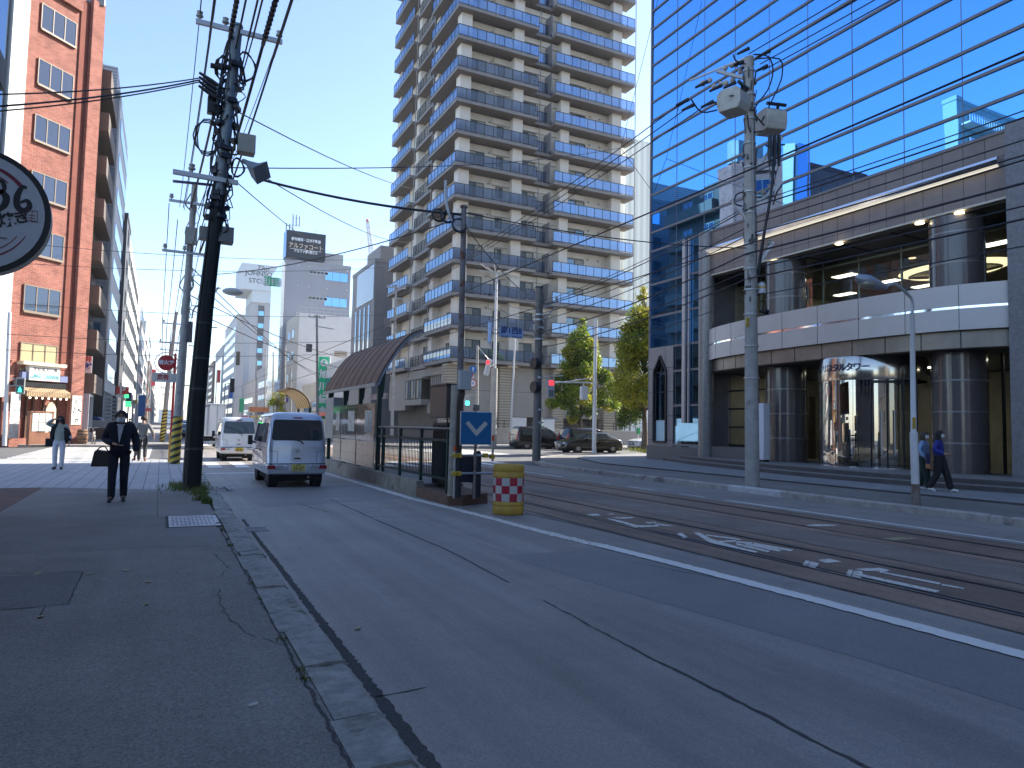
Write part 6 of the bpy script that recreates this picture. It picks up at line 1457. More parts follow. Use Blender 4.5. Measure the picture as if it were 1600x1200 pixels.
for px, py in ((1098, 130), (1116, 136), (1134, 130), (1133, 106), (1150, 101), (1157, 112)):
    c = aty(px, py, 15.2)
    for k in range(2): mb.ball(c+V((.16*k, -.1*k, .08*k)), .085, n=8, m=6)
mb.build('strain_insulator', mat('porcelain', (.5, .46, .42), .3, var=.1), CP)
for px, py in ((1096, 132), (1118, 138), (1140, 133), (1152, 100), (1165, 96), (1168, 103), (1190, 107), (1161, 80), (1194, 84), (1066, 160), (1075, 168), (1105, 163)):
    mb = MB(); c = aty(px, py, 15.0); mb.tube([c+V((-.14, .1, -.08)), c+V((.14, -.1, .08))], [.035, .06], 6); mb.build('dead_end_clamp', m_blk, CP)
mb = MB()
for l in ([(1178, 85), (1200, 88), (1208, 110), (1200, 140), (1180, 168), (1183, 190)], [(1180, 92), (1218, 92), (1222, 118), (1212, 145), (1190, 190)], [(1146, 85), (1150, 95), (1165, 100)], [(1080, 155), (1096, 175), (1120, 172)], [(1180, 180), (1200, 200), (1214, 190)], [(1168, 180), (1172, 205), (1190, 205)], [(1208, 215), (1210, 260), (1204, 300), (1196, 360), (1185, 430)], [(1222, 290), (1214, 300), (1208, 320)], [(1160, 300), (1150, 305), (1148, 318), (1160, 322)], [(1158, 140), (1152, 148), (1140, 150)]):
    mb.tube(smooth([aty(a, b, 14.5) for a, b in l], 3), .022, 5)
mb.build('jumper_cable', m_cab, CP)
mb = MB(); mb.tube(smooth([aty(1209, 245, 14.2), aty(1205, 300, 14.2), aty(1192, 375, 14.4), aty(1184, 430, 14.6)], 4), .04, 6); mb.build('down_cable', m_cab, CP)
mb = MB()
for k in range(3):
    c = aty(1203+7*k, 235, 14.2); mb.tube([c+V((0, 0, .45)), c, c-V((0, 0, .45))], [.05, .07, .04], 8)
    mb.tube([c+V((-.02, 0, -.45)), aty(1207, 292, 14.2)], .015, 4)
mb.bar(aty(1197, 228, 14.2), aty(1226, 226, 14.2), .04); mb.build('fuse_rack', m_blk, CP)
abox(CP, 'yellow_plate', 1166, 496, 1171, 511, 14.62, .03, mat('yellow plate', (.5, .33, .04), .5)); 
mb = MB(); c = aty(1190, 452, 14.6); mb.tube([c+V((0, 0, -.12)), c+V((0, 0, .14)), c+V((0, 0, .2))], [.12, .11, .04], 14); nd = mb.build('antenna_pod', mat('white pod', (.55, .56, .58), .4, var=.05), CP)
mb = MB(); mb.tube([c+V((0, 0, .02)), c+V((0, 0, .07))], .121, 14); mb.build('yellow_band', MATS['yellow plate'], nd)
mb = MB(); c = aty(1191, 487, 14.6)
for k in range(2): mb.tube([c+V((-.05+.1*k, .05, .02)), c+V((.05+.1*k, -.12, -.02))], [.03, .085], 10)
mb.tube(smooth([c+V((0, 0, .1)), c+V((.08, 0, .25)), c+V((-.05, 0, .3))], 3), .02, 5); mb.build('horn_speaker', m_blk, CP)
for i in range(40):
    mb = MB(); z = R.uniform(5.2, 11.8); p = cpt(z); a = R.uniform(0, 6.28); o = V((math.cos(a), math.sin(a), 0)); mb.tube([p+o*.15, p+o*.2+V((0, 0, R.uniform(.1, .5)))], R.uniform(.01, .025), 5)
    if i % 2: mb.obox(p+o*.17, (.06, .06, R.uniform(.05, .18)), o, (0, 0, 1))
    mb.build('pole_fitting', mat('dark fitting', (.06, .06, .06), .5), CP)
mb = MB()
for px, py in ((1176, 518), (1169, 533)): mb.disc(aty(px, py, 14.63), .045, (0, 1, 0), 14)
mb.build('round_plate', mat('white round plate', (.6, .6, .65), .5), CP)
# --- grey pole, signal pole
def pole2(name, label, bpx, bz, tpx, r0, r1, m, cat='utility pole'):
    b = gnd(*bpx, bz); tp_ = aty(tpx[0], tpx[1], b.y); t = thing(name, label, cat, tuple(b)); mb = MB(); mb.tube([b, tp_], [r0, r1], 12); mb.build('shaft', m, t); return t, b, tp_
GP, gb, gt = pole2('grey_utility_pole', 'dark grey utility pole on the far street corner carrying the blue street name sign', (838, 720), .15, (843, 450), .2, .17, mat('dark grey concrete', (.13, .125, .12), .7, var=.2, scale=3))
gy = gb.y
mb = MB(); mb.tube([gt, gt+V((0, 0, .05))], .2, 12); mb.build('pole_cap', m_blk, GP)
crossarm(GP, aty(846, 482, gy), aty(872, 470, gy), .08, (.3, .6, .9)); crossarm(GP, aty(844, 505, gy), aty(868, 480, gy), .05, ())
mb = MB()
for py in (492, 500, 512, 530, 590, 640, 660): c = aty(842, py, gy); mb.tube([c-V((0, 0, .04)), c+V((0, 0, .04))], .225, 12)
mb.build('pole_band', m_galv, GP); abox(GP, 'junction_box', 836, 506, 842, 516, gy-.3, .2, m_box)
for py in (568, 605):
    c = aty(838, py, gy-.1); mb = MB(); mb.tube([c+V((.1, -.02, 0)), c+V((-.2, -.05, 0))], [.25, .27], 20); mb.build('signal_back', mat('black signal back', (.02, .02, .022), .5), GP)
for py in (588, 600, 655):
    mb = MB(); mb.bar(aty(845, py, gy), aty(872 if py > 590 else 880, py-1, gy), .05); mb.build('signal_bracket', m_galvw, GP)
a, b = aty(854, 592, gy), aty(864, 622, gy); mb = MB(); mb.box(a.x, b.x, gy-.15, gy+.1, b.z, a.z); sg = mb.build('pedestrian_signal', mat('white signal case', (.5, .52, .54), .5, var=.05), GP, bevel=.02)
m_redl = mat('lit red lamp', (.9, .05, .05), .4, var=0, emit=(1, .04, .05), es=.8)
mb = MB(); mb.box(a.x+.05, b.x-.05, gy-.16, gy-.15, a.z-.30, a.z-.08); mb.build('red_figure', m_redl, sg)
mb = MB(); mb.box(a.x+.05, b.x-.05, gy-.16, gy-.15, b.z+.06, b.z+.36); mb.build('dark_lens', mat('unlit lens', (.2, .21, .2), .4), sg)
NS = thing('street_name_sign', 'blue street name sign with block number on arms from the grey utility pole', 'sign', tuple(aty(799, 520, gy-.1)))
a, b = aty(780, 512, gy-.1), aty(817, 529, gy-.1); mb = MB(); mb.box(a.x, b.x, gy-.12, gy-.08, b.z, a.z); bd_ = mb.build('sign_board', mat('sign pale blue', (.3, .42, .64), .45, var=.05), NS)
cx, cz = (a.x+b.x)/2, (a.z+b.z)/2; mb = MB(); text_into(mb, '南1西8', .36, (cx, gy-.12, cz+.1), (1, 0, 0), (0, 0, 1), 0, .006, bold=.012); text_into(mb, 'South 1 West 8', .15, (cx, gy-.12, cz-.17), (1, 0, 0), (0, 0, 1), 0, .006, bold=.004, squash=1.05); mb.build('sign_text', mat('navy sign text', (.02, .05, .18), .5, var=0), bd_)
mb = MB()
for dz in (.1, -.08): mb.bar((b.x, gy-.1, cz+dz), (gb.x, gy-.05, cz+dz), .04); mb.bar((a.x-.8, gy-.1, cz+dz), (a.x, gy-.1, cz+dz), .04)
mb.build('sign_arm', m_galv, NS)
a, b = aty(758, 506, gy-.1), aty(773, 538, gy-.1); mb = MB(); c = (a+b)/2; mb.obox(c, (.9, .16, 1.0), (.45, .9, -.1), (.9, -.45, 0)); mb.build('angled_sign', mat('pale blue sign back', (.35, .45, .62), .4, .2, var=.1), NS, bevel=.03)
SP, sb_, st_ = pole2('signal_mast', 'galvanised traffic signal mast before the ginkgo trees', (928, 709), .15, (931, 498), .13, .1, m_galvw, 'traffic light'); sy = sb_.y
mb = MB(); mb.tube([aty(929, 598, sy), aty(868, 597, sy)], .045, 6); mb.tube([aty(929, 590, sy), aty(880, 597, sy)], .03, 6); mb.tube([aty(912, 597, sy), aty(912, 603, sy)], .04, 6); mb.build('signal_arm', m_galvw, SP)
a, b = aty(908, 603, sy-.1), aty(918, 625, sy-.1); mb = MB(); mb.box(a.x, b.x, sy-.2, sy+.1, b.z, a.z); mb.build('signal_case', mat('white signal case', (.5, .52, .54)), SP, bevel=.08, seg=4)
def mid_pole(name, label, px, pb, ptop, y, r0, r1, m, cat='pole', z=.13):
    b = aty(px[0], pb, y); b.z = z; tp_ = aty(px[1], ptop, y); t = thing(name, label, cat, tuple(b)); mb = MB(); mb.tube([b, tp_], [r0, r1], 10); mb.build('shaft', m, t); return t, b, tp_
mid_pole('thin_pole', 'thin white pole behind the crossing with nothing at its top', (797, 805), 697, 526, 51.5, .09, .07, m_galvw)
MP, mbp, mtp = mid_pole('wire_pole', 'pale pole topped by a spread of trolley wire clamps in front of the apartment tower', (770, 776), 690, 428, 50, .17, .1, m_galvw, 'utility pole')
mb = MB(); mb.tube([mbp, mbp+(mtp-mbp)*.45], [.3, .26], 10); mb.build('concrete_sleeve', m_cpole, MP)
mb = MB()
for dx, dz in ((-1.1, .5), (-.7, .35), (-.2, .6), (.3, .3), (.8, .2), (1.2, .5), (1.6, .1), (-.4, .1), (.1, .2), (.6, -.1)): mb.tube([mtp, mtp+V((dx*.5, 0, .15)), mtp+V((dx*1.3, -.1, dz*1.2))], [.06, .07, .05], 6)
mb.bar(mtp+V((-1.5, 0, .1)), mtp+V((1.9, 0, -.1)), .1); mb.build('wire_clamps', mat('bright fittings', (.55, .54, .5), .4, .3), MP)
c = aty(762, 574, 49.6); mb = MB(); mb.obox(c, (.34, .3, 1.3), (1, 0, -.25), (0, 1, 0)); sg = mb.build('tilted_signal', mat('white signal case', (.5, .52, .54)), MP, bevel=.04)
mb = MB(); mb.obox(c+V((-.08, -.17, .38)), (.24, .04, .3), (1, 0, -.25), (0, 1, 0)); mb.build('red_lens', m_redl, sg)
mb = MB(); mb.tube([c, c+V((.8, .2, .3))], .05, 6); mb.tube([c+V((.2, 0, .5)), aty(745, 540, 50)], .03, 5); mb.build('signal_arm', m_galv, MP)
TS, tb, tt = mid_pole('traffic_sign_pole', 'pole with a blue arrow sign above two red ringed parking signs by the crossing', (745, 746), 690, 540, 49, .13, .1, m_cpole, 'sign')
for px, py, r_, k in ((739, 577, .28, 'blue'), (733.5, 585, .28, 'park'), (738.5, 589, .16, 'plate'), (738.5, 599, .3, 'stop')):
    c = aty(px, py, 48.8 if k != 'park' else 48.6); mb = MB(); mb.disc(c, r_, (0, 1, 0), 22, 0, .03); d = mb.build(k+'_disc', {'blue': mat('sign blue', (.01, .16, .5), .4, var=0), 'park': mat('sign red', (.5, .02, .05), .4, var=0), 'plate': mat('white signal case', (.5, .52, .54)), 'stop': mat('sign red', (.5, .02, .05))}[k], TS)
    mb = MB()
    if k == 'blue': mb.box(c.x-.04, c.x+.04, c.y-.03, c.y-.02, c.z-.17, c.z+.06); mb.prism([(c.x-.12, c.y-.02, c.z+.04), (c.x+.12, c.y-.02, c.z+.04), (c.x, c.y-.02, c.z+.19)], (0, -.01, 0)); mb.build('arrow_mark', MATS['white letter'], d)
    if k == 'park': mb.disc(c+V((0, -.02, 0)), r_*.78, (0, 1, 0), 22, 0, .02); mb.build('blue_centre', MATS['sign blue'], d); mb2_ = MB(); mb2_.obox(c+V((0, -.035, 0)), (.4, .01, .05), (1, 0, -1), (0, 1, 0)); mb2_.build('red_slash', MATS['sign red'], d)
    if k == 'stop': mb.disc(c+V((0, -.02, 0)), r_*.78, (0, 1, 0), 22, 0, .02); mb.build('white_centre', MATS['white letter'], d); m3 = MB(); text_into(m3, '30', .26, c+V((0, -.035, 0)), (1, 0, 0), (0, 0, 1)); m3.build('number_mark', mat('sign blue', (.01, .16, .5)), d)
a, b = aty(726, 618, 48.7), aty(733, 634, 48.7); mb = MB(); mb.box(a.x, b.x, 48.6, 48.85, b.z, a.z); sg = mb.build('pedestrian_signal', mat('signal grey', (.3, .31, .31)), TS, bevel=.02)
mb = MB(); mb.box(a.x+.05, b.x-.05, 48.58, 48.6, b.z+.04, (a.z+b.z)/2-.03); mb.build('green_figure', m_green, sg); mb = MB(); mb.bar(((a.x+b.x)/2, 48.8, a.z+.1), (tb.x, 49, a.z+.1), .05); mb.build('signal_bracket', m_galv, TS)
for nm, lab_, pxs, pb, ptp, y, arms in (('far_utility_pole', 'concrete utility pole with transformers before the lilac building', (497, 495), 665, 492, 76, 1), ('far_utility_pole', 'pale utility pole at the foot of the apartment tower beside the tram shelter', (612, 619), 680, 445, 62, 1), ('far_utility_pole', 'thin utility pole beside the bare yellow tree', (427, 427), 665, 550, 116, 0), ('far_utility_pole', 'thin utility pole beyond the far white van', (400, 401), 665, 560, 140, 0), ('far_utility_pole', 'thin pole beside the beige side of the lilac building', (454, 454), 665, 575, 100, 0), ('far_utility_pole', 'thin pole against the blue grey office block', (445, 446), 665, 540, 125, 0), ('far_utility_pole', 'thin pole above the two vans', (414, 415), 665, 545, 132, 0)):
    t, b, tp_ = mid_pole(nm, lab_, pxs, pb, ptp, y, .17, .1, m_cpole, 'utility pole')
    if arms:
        crossarm(t, tp_+V((-.9, -.1, -.3)), tp_+V((.9, -.1, -.3)), .1, (.05, .35, .65, .95)); crossarm(t, tp_+V((-.2, -.1, -1.2)), tp_+V((1.8, -.1, -1.4)), .1, ())
        mb = MB(); mb.tube([tp_+V((-.7, -.1, -4.0)), tp_+V((-.7, -.1, -3.2))], .32, 10); mb.build('transformer', mat('dark transformer', (.12, .12, .13), .5), t)
t = thing('overhead_signal', 'horizontal dark traffic signal head hung over the far street on an arm', 'traffic light', tuple(aty(363, 602, 70))); c = aty(363, 602, 70); mb = MB(); mb.box(c.x-.2, c.x+.2, 70, 70.3, c.z-.65, c.z+.65); mb.build('signal_head', m_blk, t, bevel=.04); mb = MB(); mb.tube([c+V((0, .2, .2)), aty(352, 600, 70), aty(348, 665, 70)], .06, 6); mb.build('signal_arm', m_galv, t)
# --- right-hand lamp post
LP = thing('street_lamp', 'grey street lamp post with a bent arm and teardrop head at the far kerb', 'street lamp', (14.78, 9.93, .15))
yb = 9.9; top_ = aty(1425, 470, yb); mb = MB(); mb.tube([(14.78, yb, .15), (14.77, yb, .62)], .088, 14); mb.build('rusty_foot', mat('rust stained foot', (.22, .19, .17), .8, var=.3, stain=((.14, .07, .04), 5, .5)), LP)
mb = MB(); zj = aty(1428, 676, yb).z; mb.tube([(14.77, yb, .62), (14.74, yb, zj)], .082, 14); mb.tube([(14.74, yb, zj), (14.735, yb, zj+.03), (top_.x, yb, top_.z-.3), (top_.x, yb, top_.z-.28)], [.082, .058, .05, .065], 14); mb.build('shaft', m_galvw, LP)
arm = smooth([V((top_.x, yb, top_.z-.3)), V((top_.x, yb, top_.z)), V((top_.x-.12, yb+.02, top_.z+.14)), V((top_.x-.5, yb+.05, top_.z+.33)), aty(1383, 449, yb+.1)], 5)
mb = MB(); mb.tube(arm, .034, 8); mb.build('bent_arm', m_galv, LP)
hd0, hd1 = aty(1385, 450, yb+.1), aty(1337, 433, yb+.15); d = hd1-hd0
mb = MB(); mb.tube([hd0, hd0+d*.25+V((0, 0, .0)), hd0+d*.6+V((0, 0, .0)), hd0+d*.9, hd1], [.05, .1, .14, .1, .02], 14); hdo = mb.build('lamp_head', mat('lamp housing', (.33, .36, .4), .4, .4, var=.1), LP)
mb = MB(); mb.ball(hd0+d*.66+V((0, -.02, -.08)), .2, .12, .1, 12, 8); mb.build('lamp_glass', mirrormat('lamp bowl', (.3, .27, .2), .1, metal=.3), hdo)
abox(LP, 'yellow_plate', 1426, 652, 1431, 670, yb-.09, .01, MATS['yellow plate'], 0)
# --- right-hand wires
rg = 'cables along the far pavement past the concrete pole'
for i, (px, py) in enumerate(((1170, 84), (1182, 90), (1188, 100), (1192, 110))):
    a = aty(px, py, 14.6); wire(a, (a.x-.1, -14, a.z+.2), .3, .017, 'overhead_cable', 'high voltage wire running towards the viewer from the top of the concrete pole', 'high voltage wires from the concrete pole towards the viewer')
for i, (px, py, tx_) in enumerate(((1066, 160, 0), (1075, 168, .3), (1105, 163, .6))):
    a = aty(px, py, 15.6); wire(a, (15.2+tx_, 50, 11.2+.1*i), .35, .017, 'overhead_cable', 'high voltage wire leading away from the concrete pole across the front of the apartment tower', 'high voltage wires beyond the concrete pole')
for i, (dx, z0, z1, r_) in enumerate(((.1, 8.2, 8.4, .014), (-.12, 8.0, 8.1, .02), (.2, 7.65, 7.9, .016), (0, 7.3, 7.45, .018), (-.2, 6.7, 6.8, .026), (.15, 6.35, 6.5, .018), (-.15, 6.0, 6.2, .022), (.1, 5.55, 5.7, .014))):
    p = cpt(z0); wire(p+V((dx, 0, 0)), (14.8+dx, -14, z1), .25, r_, 'overhead_cable', 'telephone cable running towards the viewer at mid height from the concrete pole', 'telephone cables from the concrete pole towards the viewer')
    wire(p+V((dx, 0, 0)), (gt.x+dx*.5, gy, min(z0-.6, gt.z-.1-.25*i)), .25, r_*.9, 'street_cable', 'cable between the concrete pole and the grey pole on the corner', 'cables between the concrete and grey poles')
for i in range(5):
    wire((gt.x, gy, gt.z-.3-.35*i), (mtp.x+.3*i-.6, 50, mtp.z-.3-.8*i), .3, .016, 'street_cable', 'cable crossing the junction between the grey pole and the pole with trolley clamps', 'cables across the junction')
# trolley wires over the tram tracks
for x, l in ((7.86, 'tram contact wire above the nearer track'), (10.98, 'tram contact wire above the farther track')):
    wire((x, -15, 5.75), (x, 60, 5.75), .1, .014, 'contact_wire', l, None, None, 6)
    wire((x, 60, 5.75), (x, 240, 5.75), .1, .02, 'contact_wire', l+', continuing far down the street', None, None, 6)
wire((q.x, 13.95, q.z-.1), cpt(6.9), .18, .014, 'span_wire', 'span wire holding the tram wires between the rusty pole and the concrete pole')
wire((q.x, 13.95, q.z-.2), aty(304, 430, 28), .3, .014, 'span_wire', 'span wire from the rusty pole back to the striped concrete pole')
wire((1.0, 16.9, 7.4), aty(970, 231, 30), .35, .014, 'span_wire', 'long level span wire from the dark pole across the front of the apartment tower')
wire(aty(970, 231, 30), (22.4, 29.2, 14.2), .02, .014, 'span_wire', 'short span wire tied to the edge of the mirror glass building')
wire(aty(970, 231, 30), aty(1033, -20, 27), .02, .012, 'span_wire', 'steep thin wire rising beside the edge of the mirror glass building')
wire((q.x, 13.95, q.z-.35), (gt.x, gy, gt.z-.6), .3, .014, 'span_wire', 'span wire from the rusty pole to the grey corner pole')
wire((q.x, 13.95, q.z-.25), (24.6, 62.4, 21.5), .4, .014, 'guy_wire', 'thin wire from the rusty pole up to the apartment tower')
for i, (z0, z1, x1, y1, l) in enumerate(((7.4, 6.6, 14.9, 76, 'first'), (7.0, 6.9, 14.9, 76, 'second'), (6.3, 7.2, 15.4, 60, 'third'), (5.8, 6.3, 15.4, 60, 'fourth'))):
    wire((.6, 28, z0), (x1, y1, z1), .5, .02, 'crossing_cable', f'cable crossing the junction from the striped pole, {l} from the top')
for i, (py0, py1, l) in enumerate(((388, 405, 'upper'), (408, 418, 'second'), (470, 492, 'third'), (520, 530, 'fourth'), (545, 548, 'lowest'))):
    wire(aty(-20, py0 if i else 375, 42), aty(600, py1, 52), .4, .015, 'crossing_cable', f'long cable crossing the street in front of the brick building, {l} of the set')
# round restaurant sign on the near building
RS = thing('round_sign', 'large round white restaurant sign with black brush lettering and red rings', 'sign', (-1.86, 9.0, 3.8))
yc_ = 8.92; c = V((-1.83, yc_, 3.80)); rr = .66
mb = MB(); mb.tube([c+V((0, .0, 0)), c+V((0, .2, 0))], rr, 48); mb.build('lightbox', mat('pale sign side', (.42, .43, .38), .4, var=.05), RS)
mb = MB(); mb.tube([c+V((0, -.02, 0)), c], rr+.012, 48); mb.build('black_rim', m_blk, RS)
mb = MB(); mb.tube([c+V((0, -.03, 0)), c+V((0, -.02, 0))], rr-.045, 48); fc = mb.build('white_face', mat('white acrylic face', (.58, .6, .62), .25, var=.02), RS)
def ring(mb, r, a0, a1, w0, w1, n=26, cz=0, cx=0):
    for i in range(n):
        a, b = rad(a0+(a1-a0)*i/n), rad(a0+(a1-a0)*(i+1)/n); wa, wb = w0+(w1-w0)*i/n, w0+(w1-w0)*(i+1)/n
        P_ = lambda r_, t: c+V((cx+r_*math.cos(t), -.034, cz+r_*math.sin(t))); mb.poly([P_(r-wa, a), P_(r+wa, a), P_(r+wb, b), P_(r-wb, b)])
mb = MB(); ring(mb, .50, 95, 40, .012, .02); ring(mb, .43, 100, 50, .004, .006); ring(mb, .50, -25, -125, .004, .016); ring(mb, .44, -30, -120, .003, .008)
o_ = c+V((.50, -.034, .02)); 
for a, b in (((-.05, -.06), (.05, -.06)), ((.05, -.06), (.05, .05)), ((.05, .05), (-.05, .05)), ((-.05, .05), (-.05, -.06)), ((-.03, .0), (.03, .0)), ((-.03, -.03), (.03, -.03)), ((0, .05), (0, -.05))): mb.bar(o_+V((a[0], 0, a[1])), o_+V((b[0], 0, b[1])), .004, .008, up=(0, 1, 0))
mb.build('red_ring', mat('dark red ink', (.22, .01, .03), .5, var=.0), fc)
mb = MB()
def brush(pts, ws): 
    pp = [V(p_) for p_ in smooth([V((c.x+a, c.y-.036, c.z+b)) for a, b in pts], 5)]; n = len(pp); L1, L2 = [], []
    for i, p in enumerate(pp):
        d = (pp[min(i+1, n-1)]-pp[max(i-1, 0)]).normalized(); nn = V((-d.z, 0, d.x)); t = i/(n-1)*(len(ws)-1); k = min(int(t), len(ws)-2); w_ = ws[k]+(ws[k+1]-ws[k])*(t-k); L1.append(p+nn*w_); L2.append(p-nn*w_)
    for i in range(n-1): mb.poly([L1[i], L2[i], L2[i+1], L1[i+1]])
brush([(.14, .33), (.22, .34), (.245, .26), (.19, .2)], [.01, .022, .02, .012]); brush([(.13, .24), (.2, .24), (.265, .18), (.25, .08), (.16, -.02)], [.012, .018, .034, .03, .008]); brush([(.13, .30), (.14, .24)], [.016, .012])
brush([(.44, .30), (.40, .31), (.36, .2), (.37, .09), (.43, .06), (.475, .11), (.45, .17), (.39, .14)], [.012, .02, .03, .03, .028, .026, .02, .01])
brush([(.06, .3), (.08, .24)], [.02, .01]); brush([(.0, .26), (.08, .29)], [.012, .014]); brush([(-.05, .2), (.05, .21)], [.02, .02])
brush([(.02, .0), (.08, .1), (.1, .0), (.16, -.04)], [.01, .02, .03, .01]); brush([(.0, -.02), (.12, -.03)], [.016, .01])
for i, (ch, x, z, s_, a) in enumerate((('き', .41, -.02, .15, 20), ('焼', .285, -.07, .16, 14), ('コ', .14, -.15, .15, 8), ('タ', .01, -.2, .15, 4))): text_into(mb, ch, s_, c+V((x, -.034, z)), (math.cos(rad(a)), 0, math.sin(rad(a))), (-math.sin(rad(a)), 0, math.cos(rad(a))), bold=.004)
brush([(-.1, -.27), (.1, -.255), (.3, -.26)], [.004, .008, .003]); brush([(.3, .0), (.5, -.045), (.58, -.05)], [.003, .003, .001])
mb.build('brush_lettering', mat('black ink', (.012, .012, .015), .5, var=0), fc)
mb = MB(); mb.bar((-2.75, yc_+.1, 4.2), (-2.3, yc_+.1, 4.1), .05); mb.bar((-2.75, yc_+.1, 3.4), (-2.3, yc_+.1, 3.5), .05); mb.build('wall_bracket', m_blk, RS)
# ================================================================ vehicles
m_tyre = mat('tyre rubber', (.02, .02, .02), .85, var=.2)
m_rim = mat('alloy rim', (.5, .5, .52), .3, .8, var=.05)
m_rimd = mat('steel rim', (.3, .3, .31), .4, .7, var=.05)
m_cgl = mirrormat('car window', (.035, .045, .055), .02, metal=0.)
m_cgl.node_tree.nodes['Principled BSDF'].inputs['Specular IOR Level'].default_value = .6
m_tail = mat('red tail lamp', (.3, .01, .015), .2, var=.1)
m_clear = mat('clear lamp', (.4, .4, .42), .15, var=.1)
m_trim = mat('black trim', (.02, .02, .022), .6, var=.1)
m_und = mat('underbody', (.012, .012, .012), .9, var=0)
def paint(name, col, metal=.0, rough=.25):
    m = mat(name, col, rough, metal, var=.03, scale=1.5); p = m.node_tree.nodes['Principled BSDF']; p.inputs['Coat Weight'].default_value = .7; p.inputs['Coat Roughness'].default_value = .04; return m
class Rows:
    """car body as stacked rounded rectangles: (z, half width, rear y, front y, corner radius)"""
    def __init__(s, rows): s.r = rows
    def at(s, z, k):
        if z <= s.r[0][0]: return s.r[0][k]
        for a, b in zip(s.r, s.r[1:]):
            if a[0] <= z <= b[0]: t = (z-a[0])/(b[0]-a[0]); return a[k]+(b[k]-a[k])*t
        return s.r[-1][k]
    def mesh(s, n=5):
        mb = MB(); N = 4*(n+1)
        for z, w_, yr, yf, rc in s.r:
            for cx, cy, a0 in ((w_-rc, yr+rc, -90), (w_-rc, yf-rc, 0), (-w_+rc, yf-rc, 90), (-w_+rc, yr+rc, 180)):
                for i in range(n+1): a = rad(a0+90*i/n); mb.v.append(V((cx+rc*math.cos(a), cy+rc*math.sin(a), z)))
        for k in range(len(s.r)-1):
            for i in range(N): j = (i+1) % N; mb.f.append([k*N+i, k*N+j, (k+1)*N+j, (k+1)*N+i]); mb.mi.append(0); mb.sm.append(True)
        mb.f.append([i for i in reversed(range(N))]); mb.mi.append(0); mb.sm.append(False)
        o = (len(s.r)-1)*N; mb.f.append([o+i for i in range(N)]); mb.mi.append(0); mb.sm.append(True)
        return mb
    def side(s, pts, sgn, off=.006): return [V((sgn*(s.at(z, 1)+off), y, z)) for y, z in pts]
    def rear(s, pts, off=.006): return [V((x, s.at(z, 2)-off, z)) for x, z in pts]
    def front(s, pts, off=.006): return [V((x, s.at(z, 3)+off, z)) for x, z in pts]
def rrect(u0, u1, z0, z1, r, r2=None, inset=0.):
    """rounded rectangle outline; the top edge can be narrower by inset"""
    o = []
    for cu, cz, a0, ins in ((u1-r, z0+r, -90, 0), (u1-r-inset, z1-r, 0, 0), (u0+r+inset, z1-r, 90, 0), (u0+r, z0+r, 180, 0)):
        for i in range(5): a = rad(a0+90*i/4); o.append((cu+r*math.cos(a), cz+r*math.sin(a)))
    return o
def panel(name, pts, m, par, th=.004, rev=False):
    mb = MB(); n = len(pts); nn = V((0, 0, 0))
    for i in range(1, n-1): nn += (pts[i]-pts[0]).cross(pts[i+1]-pts[0])
    nn.normalize()
    c = sum(pts, V((0, 0, 0)))/n
    out = V((c.x, (c.y-1.7), 0))
    if nn.dot(out) < 0: nn = -nn
    mb.prism(pts, nn*th); return mb.build(name, m, par, local=True)
def wheel(par, x, y, r, wd, rimm, spokes=7, sgn=1):
    mb = MB(); h = wd/2
    mb.lathe([(r*.62, -h), (r*.9, -h), (r*.985, -h*.8), (r, -h*.4), (r, h*.4), (r*.985, h*.8), (r*.9, h), (r*.62, h), (r*.6, h*.6), (r*.6, -h*.6), (r*.62, -h)], (0, 0, 0), 24, axis='x'); w_ = mb.build('wheel', m_tyre, par, local=True); w_.location = (x, y, r)
    mb = MB(); xo = h*.75*sgn
    mb.lathe([(r*.64, xo*1.1), (r*.58, xo*.9), (r*.56, xo*.2), (0, xo*.2)], (0, 0, 0), 24, axis='x')
    for i in range(spokes):
        a = 2*PI*i/spokes; d = V((0, math.cos(a), math.sin(a))); mb.bar(V((xo, 0, 0)), V((xo, 0, 0))+d*r*.6, r*.16, r*.06, up=(1, 0, 0))
    mb.lathe([(0, xo*1.12), (r*.14, xo*1.1), (r*.16, xo*.9)], (0, 0, 0), 12, axis='x'); mb.build('rim', rimm, w_, local=True)
def lines(name, segs, m, par, w_=.012):
    mb = MB()
    for a, b in segs: mb.bar(a, b, w_, w_)
    return mb.build(name, m, par, local=True)
def vehicle(name, label, cat, loc, rz, rows, L, pt, wheels, r, side_w, ws, rw, group=None, rimm=None, spokes=7, body_extra=None):
    t = thing(name, label, cat, loc, rz, group); B = Rows(rows); b = B.mesh().build('body', pt, t, local=True)
    for sgn in (-1, 1):
        for pts in side_w: panel('side_window', B.side(pts, sgn), m_cgl, t)
        for y in wheels:
            mb = MB(); x = sgn*(B.at(r, 1)); mb.tube([(x-sgn*.2, y, r), (x+sgn*.004, y, r)], r*1.17, 20); mb.build('wheel_arch', m_und, t, local=True)
            wheel(t, x-sgn*.065, y, r, .19, rimm or m_rim, spokes, sgn)
    if ws: panel('windscreen', B.front(ws), m_cgl, t)
    if rw: panel('rear_window', B.rear(rw), m_cgl, t)
    mb = MB(); mb.box(-rows[1][1]+.1, rows[1][1]-.1, .15, L-.15, .16, .4); mb.build('underbody', m_und, t, local=True)
    return t, B
